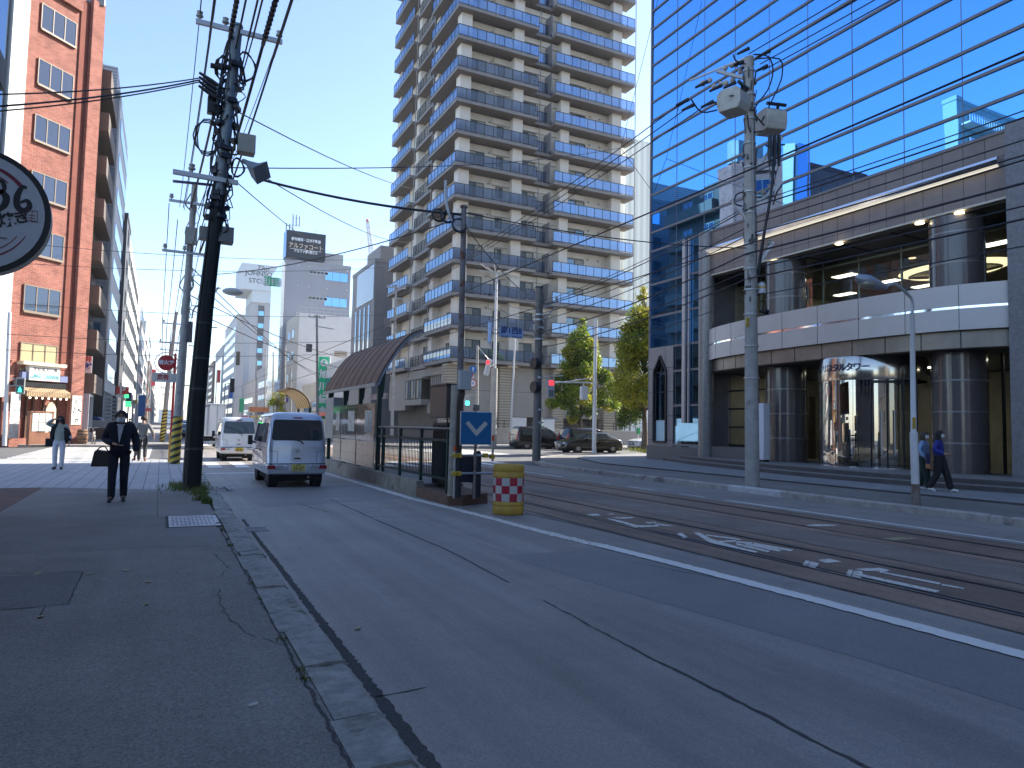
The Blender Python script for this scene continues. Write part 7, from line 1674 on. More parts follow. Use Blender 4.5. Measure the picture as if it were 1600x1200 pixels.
def plate(t, x, y, z, txt, col, sgn=-1, wd=.33, top='札幌'):
    mb = MB(); mb.box(x-wd/2, x+wd/2, min(y, y+sgn*.012), max(y, y+sgn*.012), z-.083, z+.083); o = mb.build('number_plate', mat('plate %s' % str(col), col, .5, var=.03), t, local=True, bevel=.004)
    mb = MB(); yy = y+sgn*.013; u = (1, 0, 0) if sgn < 0 else (-1, 0, 0)
    text_into(mb, txt, .125, (x, yy, z-.025), u, (0, 0, 1), 0, .002, bold=.003, squash=.9); text_into(mb, top, .045, (x, yy, z+.058), u, (0, 0, 1), 0, .002, bold=.001)
    mb.build('plate_digits', mat('plate ink', (.03, .03, .03), .5, var=0), o, local=True)
def kei_van(loc, label, pt, ptxt, pcol, group=None, rz=0, detail=True):
    rows = [(.30, .64, .10, 3.28, .1), (.33, .70, .02, 3.37, .14), (.56, .735, .0, 3.40, .16), (.60, .728, .015, 3.395, .16), (.98, .737, .025, 3.36, .15), (1.06, .728, .03, 3.30, .15), (1.70, .655, .125, 2.86, .14), (1.80, .615, .17, 2.76, .16), (1.86, .53, .26, 2.62, .2), (1.885, .38, .45, 2.4, .25)]
    sw = [rrect(.35, 1.15, 1.1, 1.6, .05), rrect(1.2, 2.0, 1.1, 1.6, .05), [(2.08, 1.1), (2.95, 1.1), (2.62, 1.62), (2.08, 1.62)]]
    t, B = vehicle('kei_van', label, 'van', loc, rz, rows, 3.4, pt, (.42, 2.82), .275, sw, rrect(-.6, .6, 1.12, 1.62, .06, inset=.03), rrect(-.63, .63, 1.17, 1.69, .07, inset=.035), group, m_rimd, 6)
    if not detail: return t
    rp = lambda pts, off=.006: B.rear(pts, off)
    mb = MB(); mb.prism(rp([(-.70, .335), (.70, .335), (.735, .56), (-.735, .56)], -.02), V((0, -.075, 0))); mb.build('rear_bumper', pt, t, local=True, bevel=.03, seg=3)
    panel('bumper_gap', rp([(-.72, .575), (.72, .575), (.72, .60), (-.72, .60)], .004), m_trim, t)
    for s_ in (-1, 1):
        def lp(u0, u1, m, nm): return panel(nm, rp([(s_*u, z) for u, z in ((u0, .475), (u1, .465), (u1, .555), (u0+.03, .56))], .092), m, t, .012)
        lp(.32, .51, m_clear, 'lamp_lens'); lp(.52, .725, m_tail, 'tail_lamp')
        lines('tailgate_seam', [(rp([(s_*.48, .62)])[0], rp([(s_*.48, .9)])[0]), (rp([(s_*.48, .9)])[0], rp([(s_*.71, .92)])[0]), (rp([(s_*.66, .95)])[0], rp([(s_*.635, 1.66)])[0])], m_trim, t, .007)
        x_ = s_*(B.at(1.1, 1)); mb = MB(); mb.obox((x_+s_*.13, 2.78, 1.12), (.12, .14, .26)); mb.tube([(x_, 2.75, 1.05), (x_+s_*.1, 2.78, 1.08)], .03, 6); mb.build('door_mirror', m_trim, t, local=True, bevel=.03)
        lines('door_seam', [(B.side([(1.17, .42)], s_)[0], B.side([(1.17, 1.66)], s_)[0]), (B.side([(2.04, .42)], s_)[0], B.side([(2.04, 1.66)], s_)[0]), (B.side([(.3, .98)], s_)[0], B.side([(2.05, .98)], s_)[0])], m_trim, t, .008)
        for y in (1.28, 2.15):
            q = B.side([(y, .9)], s_, .02)[0]; mb = MB(); mb.obox(q, (.03, .16, .035)); mb.build('door_handle', m_trim, t, local=True, bevel=.01)
    panel('stop_lamp', rp(rrect(-.12, .12, 1.725, 1.755, .012), .012), m_tail, t)
    hp = panel('handle_plate', rp(rrect(-.13, .13, .66, .98, .03), .008), pt, t, .006)
    mb = MB(); c = rp([(0, .90)], .018)[0]; mb.tube([c+V((.045*math.cos(2*PI*i/16), 0, .024*math.sin(2*PI*i/16))) for i in range(17)], .006, 5, caps=False); mb.build('oval_emblem', m_trim, hp, local=True)
    panel('tailgate_handle', rp(rrect(-.08, .08, .705, .74, .01), .017), m_trim, t)
    mb = MB(); c = rp([(.08, 1.15)], .02)[0]; d = rp([(-.28, 1.24)], .02)[0]; mb.tube([c, d], .009, 5); mb.tube([c+V((.06, 0, -.06)), c], .016, 6); mb.build('rear_wiper', m_trim, t, local=True)
    plate(t, .02, -.088, .50, ptxt, pcol, -1); panel('plate_recess', rp([(-.22, .41), (.26, .41), (.30, .585), (-.26, .585)], .088), pt, t, .003)
    mb = MB(); mb.tube([(.3, .06, .25), (.3, .5, .27)], .03, 8); mb.build('exhaust_pipe', m_rimd, t, local=True)
    lines('roof_gutter', [((s_*.635, .35, 1.765), (s_*.635, 2.7, 1.765)) for s_ in (-1, 1)], m_trim, t, .012)
    for s_ in (-1, 1): panel('headlamp', B.front([(s_*.35, .7), (s_*.66, .72), (s_*.64, .92), (s_*.4, .88)], .004), m_clear, t)
    return t
m_silver = paint('silver paint', (.46, .50, .58), .35, .3)
m_wpaint = paint('white paint', (.70, .71, .73), 0, .3)
kv = kei_van((3.22, 19.0, 0), 'silver box van with number plate 33-27 beside the tram platform', m_silver, '33-27', (.62, .55, .13), 'kei vans in the lane'); kv.scale = (1.03, 1, 1.04)
kei_van((3.02, 32.3, 0), 'white box van with an orange yellow plate ahead of the silver van', m_wpaint, '45-61', (.6, .42, .04), 'kei vans in the lane')
kei_van((-7.0, 64.3, .0), 'dark blue van parked behind the low grey and brown hoarding', paint('blue paint', (.03, .06, .16), .2), '12-04', (.6, .6, .6), None, rad(-90), False)
# white box truck
t = thing('box_truck', 'white box truck seen from behind, partly hidden by the dark leaning pole', 'truck', (2.5, 46, 0))
mb = MB(); mb.box(-.98, .98, 0, 4.2, .78, 2.75); mb.build('cargo_box', m_wpaint, t, local=True, bevel=.02)
lines('door_bars', [((x, -.02, .85), (x, -.02, 2.7)) for x in (-.93, -.5, -.03, .03, .5, .93)]+[((-.95, -.02, 2.68), (.95, -.02, 2.68))], m_galv, t, .035)
Rows([(.4, .85, 4.3, 5.9, .1), (1.0, .9, 4.3, 5.95, .1), (1.3, .9, 4.3, 5.85, .1), (2.0, .8, 4.35, 5.5, .1), (2.1, .7, 4.45, 5.3, .15)]).mesh().build('cab', m_wpaint, t, local=True)
mb = MB(); mb.box(-.35, .35, .1, 5.6, .5, .76); mb.box(-.95, .95, -.05, .1, .5, .68); mb.build('chassis', m_und, t, local=True)
for x, y in ((-.75, 1.0), (.75, 1.0), (-.75, 5.1), (.75, 5.1)): wheel(t, x, y, .38, .24, m_rimd, 6, 1 if x > 0 else -1)
for x in (-.75, .75): mb = MB(); mb.box(x-.14, x+.14, -.08, -.05, .53, .65); mb.build('tail_lamp', m_tail, t, local=True)
plate(t, .35, -.06, .42, '26-18', (.55, .58, .55), -1, .33)
mb = MB(); mb.tube([(.98, 4.6, 1.5), (1.2, 4.7, 1.5)], .02, 6); mb.ball((1.22, 4.7, 1.45), .12, .05, .2); mb.build('door_mirror', m_trim, t, local=True)
def sedan(loc, rz, label, pt, boxy=False, group=None, rimm=None, spokes=9, L=4.9):
    if boxy: rows = [(.25, .72, .1, 4.5, .08), (.33, .83, .02, 4.6, .1), (.55, .85, 0, 4.62, .1), (.74, .845, .0, 4.6, .09), (.90, .83, .08, 4.5, .1), (.945, .80, .85, 3.25, .1), (1.38, .66, 1.3, 2.72, .1), (1.43, .6, 1.42, 2.6, .12), (1.45, .5, 1.6, 2.4, .15)]; L = 4.62; wh = (.95, 3.65)
    else: rows = [(.22, .74, .12, 4.75, .2), (.32, .87, .03, 4.87, .3), (.6, .91, 0, 4.9, .34), (.76, .9, .03, 4.82, .34), (.9, .875, .10, 4.3, .3), (.98, .83, .38, 3.55, .26), (1.37, .63, 1.12, 2.72, .2), (1.43, .56, 1.35, 2.5, .22), (1.46, .42, 1.6, 2.25, .25)]; wh = (1.0, 3.88)
    yb, yt = (1.1, 1.42) if boxy else (.95, 1.3)
    sw = [[(yb+.25, 1.0), (2.05, 1.0), (2.05, 1.35), (yt+.12, 1.35)], [(2.12, 1.0), (3.2 if boxy else 3.3, 1.0), (2.68 if boxy else 2.66, 1.35), (2.12, 1.35)]]
    t, B = vehicle('sedan', label, 'car', loc, rz, rows, L, pt, wh, .33 if not boxy else .31, sw, rrect(-.6, .6, 1.0, 1.35, .05, inset=.04), rrect(-.6, .6, 1.02, 1.35, .05, inset=.05), group, rimm, spokes)
    for s_ in (-1, 1):
        panel('headlamp', B.front([(s_*.4, .6), (s_*.76, .62), (s_*.74, .74), (s_*.45, .72)], .01 if boxy else -.02), m_clear, t, .02)
        panel('tail_lamp', B.rear([(s_*.45, .66), (s_*.76, .66), (s_*.74, .82), (s_*.45, .8)], .006), m_tail, t, .01)
        q = B.side([(3.15, 1.0)], s_, .1)[0]; mb = MB(); mb.ball(q, .11, .07, .07); mb.build('door_mirror', pt, t, local=True)
        lines('door_seam', [(B.side([(y, .38)], s_)[0], B.side([(y, .97)], s_)[0]) for y in (1.35, 2.09, 3.3)], m_trim, t, .008)
        for y in (1.55, 2.35): q = B.side([(y, .82)], s_, .015)[0]; mb = MB(); mb.obox(q, (.02, .2, .025)); mb.build('door_handle', m_rim, t, local=True)
        if boxy:
            panel('indicator_lamp', B.front([(s_*.72, .6), (s_*.82, .6), (s_*.82, .74), (s_*.72, .74)], .02), mat('orange lens', (.6, .15, .02), .3, var=0), t, .02)
            panel('green_stripe', B.side([(.1, .70), (4.4, .70), (4.4, .76), (.1, .76)], s_, .003), mat('taxi green', (.15, .45, .38), .4, var=0), t, .002)
        else: lines('window_trim', [(B.side([(yb+.2, .985)], s_)[0], B.side([(3.35, .985)], s_)[0])], m_rim, t, .016)
    panel('grille', B.front([(-.36, .42), (.36, .42), (.38, .7), (-.38, .7)], .012), m_trim, t, .02); plate(t, 0, L+.01, .48, '08-15', (.6, .62, .6), 1)
    if boxy:
        mb = MB(); mb.box(-.83, .83, L-.02, L+.09, .3, .52); mb.box(-.83, .83, -.08, .03, .3, .52); mb.build('black_bumper', m_trim, t, local=True, bevel=.03)
        mb = MB(); mb.box(-.18, .18, 1.9, 2.05, 1.45, 1.6); mb.build('roof_lamp', m_clear, t, local=True, bevel=.03)
    return t
m_bpaint = paint('black paint', (.008, .008, .01), 0, .15); m_npaint = paint('navy paint', (.012, .016, .03), .2, .2)
sedan((29.8, 42.6, 0), rad(90), 'black saloon car crossing the junction in front of a pale mast', m_bpaint)
sedan((37.0, 41.0, 0), rad(90), 'old boxy white taxi with a green stripe and black bumper beside a ginkgo trunk', m_wpaint, True, None, m_rimd, 6)
sedan((40.6, 49.0, 0), rad(90), 'white car behind the black saloon', m_wpaint)
def minivan(loc, rz, label, pt, name='minivan'):
    rows = [(.28, .78, .08, 4.5, .15), (.36, .85, .02, 4.6, .25), (.7, .865, 0, 4.62, .28), (.98, .85, .03, 4.3, .25), (1.05, .84, .06, 4.0, .22), (1.62, .70, .22, 2.95, .18), (1.74, .62, .32, 2.75, .2), (1.78, .48, .55, 2.5, .25)]
    sw = [rrect(.45, 1.45, 1.1, 1.56, .05), rrect(1.52, 2.4, 1.1, 1.56, .05), [(2.48, 1.1), (3.65, 1.1), (3.0, 1.56), (2.48, 1.56)]]
    t, B = vehicle(name, label, 'car', loc, rz, rows, 4.62, pt, (.85, 3.65), .33, sw, rrect(-.62, .62, 1.08, 1.58, .06, inset=.05), rrect(-.64, .64, 1.1, 1.58, .06, inset=.05), None, m_rim, 8)
    for s_ in (-1, 1):
        panel('tail_lamp', B.rear([(s_*.58, .75), (s_*.8, .75), (s_*.74, 1.3), (s_*.62, 1.3)], -.03), m_tail, t, .06)
        panel('headlamp', B.front([(s_*.4, .68), (s_*.72, .7), (s_*.7, .88), (s_*.42, .84)], -.02), m_clear, t, .03)
        q = B.side([(3.35, 1.1)], s_, .1)[0]; mb = MB(); mb.ball(q, .1, .07, .09); mb.build('door_mirror', pt, t, local=True)
    panel('grille', B.front([(-.36, .45), (.36, .45), (.36, .7), (-.36, .7)], .012), m_trim, t, .02); plate(t, 0, 4.63, .46, '31-77', (.6, .62, .6), 1); plate(t, 0, -.01, .7, '31-77', (.6, .62, .6), -1)
    return t
minivan((27.4, 46.4, 0), rad(-90), 'dark navy people carrier with red tail lamp, half hidden behind the black saloon', m_npaint)
minivan((24.6, 49.3, 0), rad(-90), 'black people carrier behind the grey utility pole facing the parked cars', m_bpaint)
minivan((40.5, 46.6, 0), rad(90), 'black tall van partly hidden behind the white taxi', m_npaint)
sedan((30.4, 52.6, .13), rad(-90), 'dark car parked by the low wall, windscreen glinting behind the black people carrier', m_npaint)
minivan((2.1, 84, 0), 0, 'silver car far down the lane beside the second striped pole', m_silver)
sedan((2.0, 70, 0), 0, 'dark car far down the lane beyond the white box truck', m_npaint)
sedan((5.0, 96, 0), 0, 'white car far down the middle of the street', m_wpaint)
# ================================================================ people
m_skin = mat('skin', (.48, .29, .21), .55, var=.08, scale=12)
def skin(name, nodes, edges, m, par, root, sub=2, extra=None):
    """continuous surface grown along a skeleton: nodes {key: (pos, (rx, ry))}"""
    ks = list(nodes); ix = {k: i for i, k in enumerate(ks)}
    me = bpy.data.meshes.new(name); me.from_pydata([tuple(nodes[k][0]) for k in ks], [(ix[a], ix[b]) for a, b in edges], [])
    o = bpy.data.objects.new(name, me); COL.objects.link(o); o.modifiers.new('s', 'SKIN')
    for k in ks:
        d = me.skin_vertices[0].data[ix[k]]; r_ = nodes[k][1]; d.radius = (r_, r_) if isinstance(r_, (int, float)) else r_; d.use_root = (k == root)
    o.modifiers['s'].use_smooth_shade = True
    sb = o.modifiers.new('u', 'SUBSURF'); sb.levels = sub; sb.render_levels = sub
    dg = bpy.context.evaluated_depsgraph_get(); dg.update(); nm = bpy.data.meshes.new_from_object(o.evaluated_get(dg))
    o.modifiers.clear(); o.data = nm; bpy.data.meshes.remove(me); nm.name = name
    nm.materials.clear(); nm.materials.append(m)
    if extra:
        bm = bmesh.new(); bm.from_mesh(nm); vs = [bm.verts.new(p) for p in extra.v]
        for f in extra.f:
            try: q = bm.faces.new([vs[i] for i in f]); q.smooth = True
            except ValueError: pass
        bm.to_mesh(nm); bm.free()
    for p in nm.polygons: p.use_smooth = True; p.material_index = 0
    o.parent = par; return o
def person(label, loc, rz, H, pose=None, top=None, leg=None, shoe=None, hair=None, mask=None, hem=.84, legw=1., sleeve=1., long_hair=False, bulk=1., coat=True, group=None, skirt=False):
    k = H/1.7; t = thing('person', label, 'person', loc, rz, group)
    J = dict(pelvis=(0, 0, .93), waist=(0, 0, 1.07), chest=(0, 0, 1.27), neckb=(0, .01, 1.425), neckt=(0, 0, 1.49), chin=(0, -.02, 1.53), head=(0, -.012, 1.59), headt=(0, -.005, 1.655))
    for s_, S in ((-1, 'R'), (1, 'L')):
        J.update({'hip'+S: (s_*.09, 0, .88), 'knee'+S: (s_*.1, -.02, .49), 'ank'+S: (s_*.1, .02, .09), 'toe'+S: (s_*.115, -.13, .035), 'sh'+S: (s_*.175, .01, 1.375), 'el'+S: (s_*.235, .04, 1.12), 'wr'+S: (s_*.24, -.03, .89), 'palm'+S: (s_*.24, -.045, .82)})
    J.update(pose or {}); J = {a: V(b)*k for a, b in J.items()}
    def N(**r): return {a: (J[a], tuple(x*k for x in b) if isinstance(b, tuple) else b*k) for a, b in r.items()}
    ex = MB()
    for s_, S in ((-1, 'R'), (1, 'L')):
        w0, p0 = J['wr'+S], J['palm'+S]; d = (p0-w0).normalized(); side = V((1, 0, 0)); side = (side-d*side.dot(d)).normalized() if abs(d.x) < .9 else V((0, 0, 1)); nrm = d.cross(side)
        front = V((0, -1, 0)); front = (front-d*front.dot(d)); front = front.normalized() if front.length > .2 else nrm
        across = d.cross(front).normalized(); curl = across*(-s_) if S else across; inward = V((-s_, 0, 0)); inward = (inward-d*inward.dot(d)); inward = inward.normalized() if inward.length > .2 else nrm
        for i, (off, ln) in enumerate(((.030, .072), (.010, .082), (-.011, .077), (-.031, .060))):
            b0 = p0+front*off*k+d*.01*k; q1 = b0+d*ln*.45*k+inward*.006*k; q2 = b0+d*ln*.8*k+inward*.022*k; q3 = b0+d*ln*.95*k+inward*.042*k; ex.tube([b0-d*.02*k, b0, q1, q2, q3], [.0095*k, .0095*k, .009*k, .008*k, .006*k], 6)
        b0 = p0-d*.02*k+front*.03*k; ex.tube([b0-front*.015*k, b0+front*.014*k+d*.02*k+inward*.012*k, b0+front*.022*k+d*.05*k+inward*.02*k], [.012*k, .0105*k, .008*k], 6)
    hd, fd = J['head'], (J['chin']-J['neckt']); up = (J['headt']-J['chin']).normalized(); fwd = V(pose.get('face', (0, -1, 0)) if pose else (0, -1, 0)); fwd = (fwd-up*up.dot(fwd)).normalized(); rt = fwd.cross(up)
    ex.tube([hd+fwd*.085*k+up*.012*k, hd+fwd*.108*k-up*.018*k, hd+fwd*.09*k-up*.026*k], [.008*k, .014*k, .009*k], 6)
    for s_ in (-1, 1): ex.ball(hd+rt*s_*.078*k-up*.008*k, .013*k, .02*k, .03*k, 8, 5)
    br = N(pelvis=(.12, .09), waist=(.11, .085), chest=(.125, .085), neckb=.06, neckt=.055, chin=(.062, .066), head=(.084, .1), headt=(.06, .075))
    for S in 'RL': br.update(N(**{'hip'+S: .08, 'knee'+S: .052, 'ank'+S: .036, 'toe'+S: .03, 'sh'+S: .05, 'el'+S: .036, 'wr'+S: .028, 'palm'+S: (.036, .022)}))
    ed = [('pelvis', 'waist'), ('waist', 'chest'), ('chest', 'neckb'), ('neckb', 'neckt'), ('neckt', 'chin'), ('chin', 'head'), ('head', 'headt')]
    for S in 'RL': ed += [('chest', 'sh'+S), ('sh'+S, 'el'+S), ('el'+S, 'wr'+S), ('wr'+S, 'palm'+S), ('pelvis', 'hip'+S), ('hip'+S, 'knee'+S), ('knee'+S, 'ank'+S), ('ank'+S, 'toe'+S)]
    skin('body', br, ed, m_skin, t, 'pelvis', 2, ex)
    # face marks
    mb = MB()
    for s_ in (-1, 1): mb.ball(hd+fwd*.09*k+rt*s_*.032*k+up*.012*k, .012*k, .012*k, .007*k, 8, 5); mb.tube([hd+fwd*.092*k+rt*s_*.018*k+up*.03*k, hd+fwd*.085*k+rt*s_*.05*k+up*.032*k], .005*k, 4)
    if not mask: mb.tube([hd+fwd*.088*k-up*.05*k-rt*.022*k, hd+fwd*.094*k-up*.05*k, hd+fwd*.088*k-up*.05*k+rt*.022*k], .005*k, 5)
    mb.build('facial_features', mat('dark features', (.03, .02, .02), .4, var=0), t, local=True)
    # clothing
    if top:
        hemz = J['pelvis']+(V((0, 0, (hem-.93)*k))); tr = {'hem': (hemz, (.178*k, .135*k))}; tr.update(N(pelvis=(.168, .13), waist=(.155, .12), chest=(.172, .125), neckb=(.075, .07)))
        te = [('hem', 'pelvis'), ('pelvis', 'waist'), ('waist', 'chest'), ('chest', 'neckb')]
        for S in 'RL': tr.update(N(**{'sh'+S: .078, 'el'+S: .062, 'wr'+S: .05})); te += [('chest', 'sh'+S), ('sh'+S, 'el'+S), ('el'+S, 'wr'+S)]
        tr = {a: (p_, tuple(x*bulk for x in q_) if isinstance(q_, tuple) else q_*bulk) for a, (p_, q_) in tr.items()}
        skin('jacket' if coat else 'sweater', tr, te, top, t, 'waist', 2)
    if leg:
        lr = N(waist=(.12, .1), pelvis=(.155, .118)); le = [('waist', 'pelvis')]
        for S in 'RL': lr.update(N(**{'hip'+S: .105*legw, 'knee'+S: .078*legw, 'ank'+S: .066*legw})); le += [('pelvis', 'hip'+S), ('hip'+S, 'knee'+S), ('knee'+S, 'ank'+S)]
        for S in 'RL': lr['ank'+S] = (J['ank'+S]+(J['ank'+S]-J['knee'+S]).normalized()*.045*k, lr['ank'+S][1])
        skin('trousers', lr, le, leg, t, 'pelvis', 2)
    if shoe:
        for S in 'RL':
            a, b = J['ank'+S], J['toe'+S]; d = (b-a).normalized(); flat = V((d.x, d.y, 0)); heel = a-flat.normalized()*.05*k if flat.length > .1 else a
            sr = {'a': (heel+V((0, 0, -.045*k)), (.038*k, .04*k)), 'b': (a.lerp(b, .55), (.044*k, .04*k)), 'c': (b+d*.05*k, (.036*k, .026*k)), 't': (a+V((0, 0, .0)), (.045*k, .045*k))}
            skin('shoe', sr, [('a', 'b'), ('b', 'c'), ('a', 't')], shoe, t, 'a', 2)
    if hair:
        mb = MB(); o = len(mb.v); n, m_ = 18, 8
        for i in range(m_+1):
            for j in range(n):
                a = 2*PI*j/n; ph = PI*.62*i/m_; face = max(0, math.cos(a)); ph *= (1-.58*face**1.3); r_ = 1.0+R.uniform(-.02, .03)
                p = rt*math.sin(a)*math.sin(ph)*.092*r_+fwd*math.cos(a)*math.sin(ph)*.106*r_+up*math.cos(ph)*.104*r_; mb.v.append(hd+up*.0+p*k)
        for i in range(m_):
            for j in range(n): mb.f.append([i*n+j, (i+1)*n+j, (i+1)*n+(j+1) % n, i*n+(j+1) % n]); mb.mi.append(0); mb.sm.append(True)
        if long_hair:
            for j in range(9):
                a = rad(95+170*j/8); p = rt*math.sin(a)*.088+fwd*math.cos(a)*.09; mb.tube([hd+p*k+up*.02*k, hd+p*1.08*k-up*.1*k, hd+p*1.02*k-up*.22*k], [.035*k, .036*k, .012*k], 7)
        h_ = mb.build('hair', hair, t, local=True); sm_ = h_.modifiers.new('s', 'SOLIDIFY'); sm_.thickness = .012; sm_.offset = -1
    if mask:
        mb = MB(); 
        for i in range(6):
            for j in range(9):
                a = rad(-68+136*j/8); z = -.095+.09*i/5; r_ = .083+.016*math.sin(PI*i/5)*(math.cos(a)**2)
                mb.v.append(hd+(rt*math.sin(a)*r_*.92+fwd*math.cos(a)*r_*1.14+up*z)*k)
        for i in range(5):
            for j in range(8): mb.f.append([i*9+j, i*9+j+1, (i+1)*9+j+1, (i+1)*9+j]); mb.mi.append(0); mb.sm.append(True)
        mb.build('face_mask', mask, t, local=True)
    return t, J, k
cl = lambda n, c, v=.15, ro=.85: mat(n, c, ro, var=v, scale=9, bump=.15, bscale=120)
m_navy = cl('navy suit cloth', (.011, .013, .026)); m_blackc = cl('black cloth', (.012, .012, .014)); m_whitec = cl('white cloth', (.62, .62, .64), .06); m_greyc = cl('grey wool', (.2, .19, .18)); m_darkc = cl('charcoal cloth', (.035, .033, .033))
m_hair = mat('black hair', (.012, .01, .009), .7, var=.3, scale=40); m_hairg = mat('greying hair', (.022, .02, .02), .75, var=.4, scale=40); m_hairb = mat('brown hair', (.05, .03, .02), .5, var=.3, scale=40)
m_maskw = cl('white mask', (.62, .63, .66), .05); m_maskb = cl('black mask', (.02, .02, .022), .1); m_leather = mat('black leather', (.012, .012, .013), .4, var=.2, scale=20)
# the man in the suit
t, J, k = person('man in a dark navy suit and white mask looking down, walking towards the viewer', (-.68, 15.35, .12), 0, 1.76,
    dict(chin=(0, -.075, 1.5), head=(0, -.075, 1.555), headt=(0, -.085, 1.63), neckt=(0, -.03, 1.47), face=(0, -1, -.55), elR=(-.26, .06, 1.13), wrR=(-.10, -.15, 1.06), palmR=(-.035, -.185, 1.04), elL=(.255, .05, 1.12), wrL=(.262, -.05, .9), palmL=(.255, -.075, .83), kneeR=(-.1, -.05, .49), ankR=(-.1, -.04, .09), toeR=(-.12, -.19, .035), kneeL=(.09, -.02, .49), ankL=(.09, .1, .1), toeL=(.1, -.05, .03)), m_navy, m_navy, m_leather, m_hairg, m_maskw, hem=.8, bulk=1.16)
mb = MB(); f = lambda x, z, d: V((x, -.128+d, z))*k
mb.prism([f(-.012, 1.06, -.004), f(.05, 1.40, .03), f(.0, 1.425, .035), f(-.055, 1.40, .03)], V((0, -.012, 0))); mb.build('shirt_front', m_whitec, t, local=True)
mb = MB(); mb.tube([f(-.06, 1.41, .04), f(0, 1.385, .0), f(.06, 1.41, .04)], .014*k, 6); mb.build('shirt_collar', m_whitec, t, local=True)
mb = MB(); mb.prism([f(-.06, 1.40, .02), f(-.10, 1.3, -.01), f(-.075, 1.24, -.012), f(-.02, 1.06, -.018)], V((0, -.01, 0))); mb.prism([f(.06, 1.40, .02), f(.10, 1.3, -.01), f(.075, 1.24, -.012), f(.0, 1.06, -.018)], V((0, -.01, 0))); mb.build('lapel', m_navy, t, local=True)
b = V((-.68, 15.35, .12)); bc = b+V((-.30, .05, .82))
tb_ = thing('briefcase', 'black leather briefcase hanging at the side of the man in the suit', 'briefcase', tuple(bc)); mb = MB(); mb.prism([bc+V((x, -.05, z)) for x, z in ((-.17, -.16), (.15, -.16), (.13, .13), (-.08, .16), (-.12, .13))], (0, .1, 0)); mb.build('bag_body', m_leather, tb_, bevel=.02)
mb = MB(); mb.tube(smooth([bc+V((-.08, 0, .14)), bc+V((-.03, 0, .2)), bc+V((.05, 0, .21)), bc+V((.1, 0, .13))], 4), .011, 6); mb.tube([bc+V((.08, 0, .27)), b+J['elR']+V((.08, -.1, -.02))], .011, 6); mb.build('bag_handle', m_leather, tb_)
pl_ = b+J['palmL']; mb = MB(); mb.obox(pl_+V((-.005, -.03, -.04)), (.03, .05, .075)); o = mb.build('red_pouch', mat('red case', (.5, .02, .03), .5, var=.1), bevel=.008); tag(o, 'small red pouch held in the hand of the man in the suit', 'pouch')
# the woman in white trousers
b = V((-2.75, 25.4, .12)); t, J, k = person('woman in white trousers and an open black jacket with one arm raised to her hair', tuple(b), 0, 1.63,
    dict(shR=(-.18, 0, 1.39), elR=(-.36, -.06, 1.44), wrR=(-.17, -.07, 1.585), palmR=(-.115, -.06, 1.6), elL=(.25, .05, 1.12), wrL=(.27, .0, .88), palmL=(.27, -.02, .82), ankR=(-.09, .02, .09), ankL=(.09, .02, .09)), cl('pale green knit', (.36, .38, .32), .1), cl('white denim', (.60, .61, .67), .05), m_leather, m_hair, m_maskb, hem=.9, coat=False, long_hair=True)
jr = {'a': (V((-.15, .03, .82))*k, (.06*k, .08*k)), 'b': (V((-.16, -.03, 1.1))*k, (.075*k, .13*k)), 'c': (V((-.13, -.02, 1.36))*k, (.075*k, .12*k)), 'm': (V((0, .075, 1.39))*k, (.1*k, .06*k)), 'c2': (V((.13, -.02, 1.36))*k, (.075*k, .12*k)), 'b2': (V((.16, -.03, 1.1))*k, (.075*k, .13*k)), 'a2': (V((.15, .03, .82))*k, (.06*k, .08*k)), 'e2': (J['elL'], (.075*k, .075*k)), 'w2': (J['wrL'], (.062*k, .062*k)), 'bk': (V((0, .09, 1.05))*k, (.16*k, .05*k))}
skin('open_jacket', jr, [('a', 'b'), ('b', 'c'), ('c', 'm'), ('m', 'c2'), ('c2', 'b2'), ('b2', 'a2'), ('c2', 'e2'), ('e2', 'w2'), ('m', 'bk')], m_blackc, t, 'm', 2)
mb = MB(); q = J['elL'].lerp(J['wrL'], .4); mb.ball(q, .085*k, .08*k, .07*k); mb.build('white_arm_band', m_whitec, t, local=True)
q = b+V((-.26, .02, .82)); tb_ = thing('shoulder_bag', 'black shoulder bag at the hip of the woman in white trousers', 'bag', tuple(q)); mb = MB(); mb.obox(q, (.2, .1, .24)); mb.build('bag_body', m_blackc, tb_, bevel=.03); mb = MB(); mb.tube([q+V((.02, 0, .12)), b+V((-.17, .06, 1.4))], .01, 5); mb.build('bag_strap', m_blackc, tb_)
# the man walking away
person('man in a grey jacket and dark trousers walking away on the sunlit pavement', (-.6, 30.2, .12), PI, 1.72, dict(kneeR=(-.1, .02, .49), ankR=(-.1, .19, .17), toeR=(-.11, .16, .03), kneeL=(.1, -.1, .5), ankL=(.1, -.08, .09), toeL=(.11, -.23, .035), elR=(-.3, .1, 1.14), wrR=(-.37, .05, .92), palmR=(-.385, .03, .85), elL=(.24, .0, 1.12), wrL=(.23, -.12, .93), palmL=(.225, -.16, .88)), m_greyc, m_darkc, mat('brown shoe sole', (.35, .16, .09), .6), m_hair, None, hem=.78)
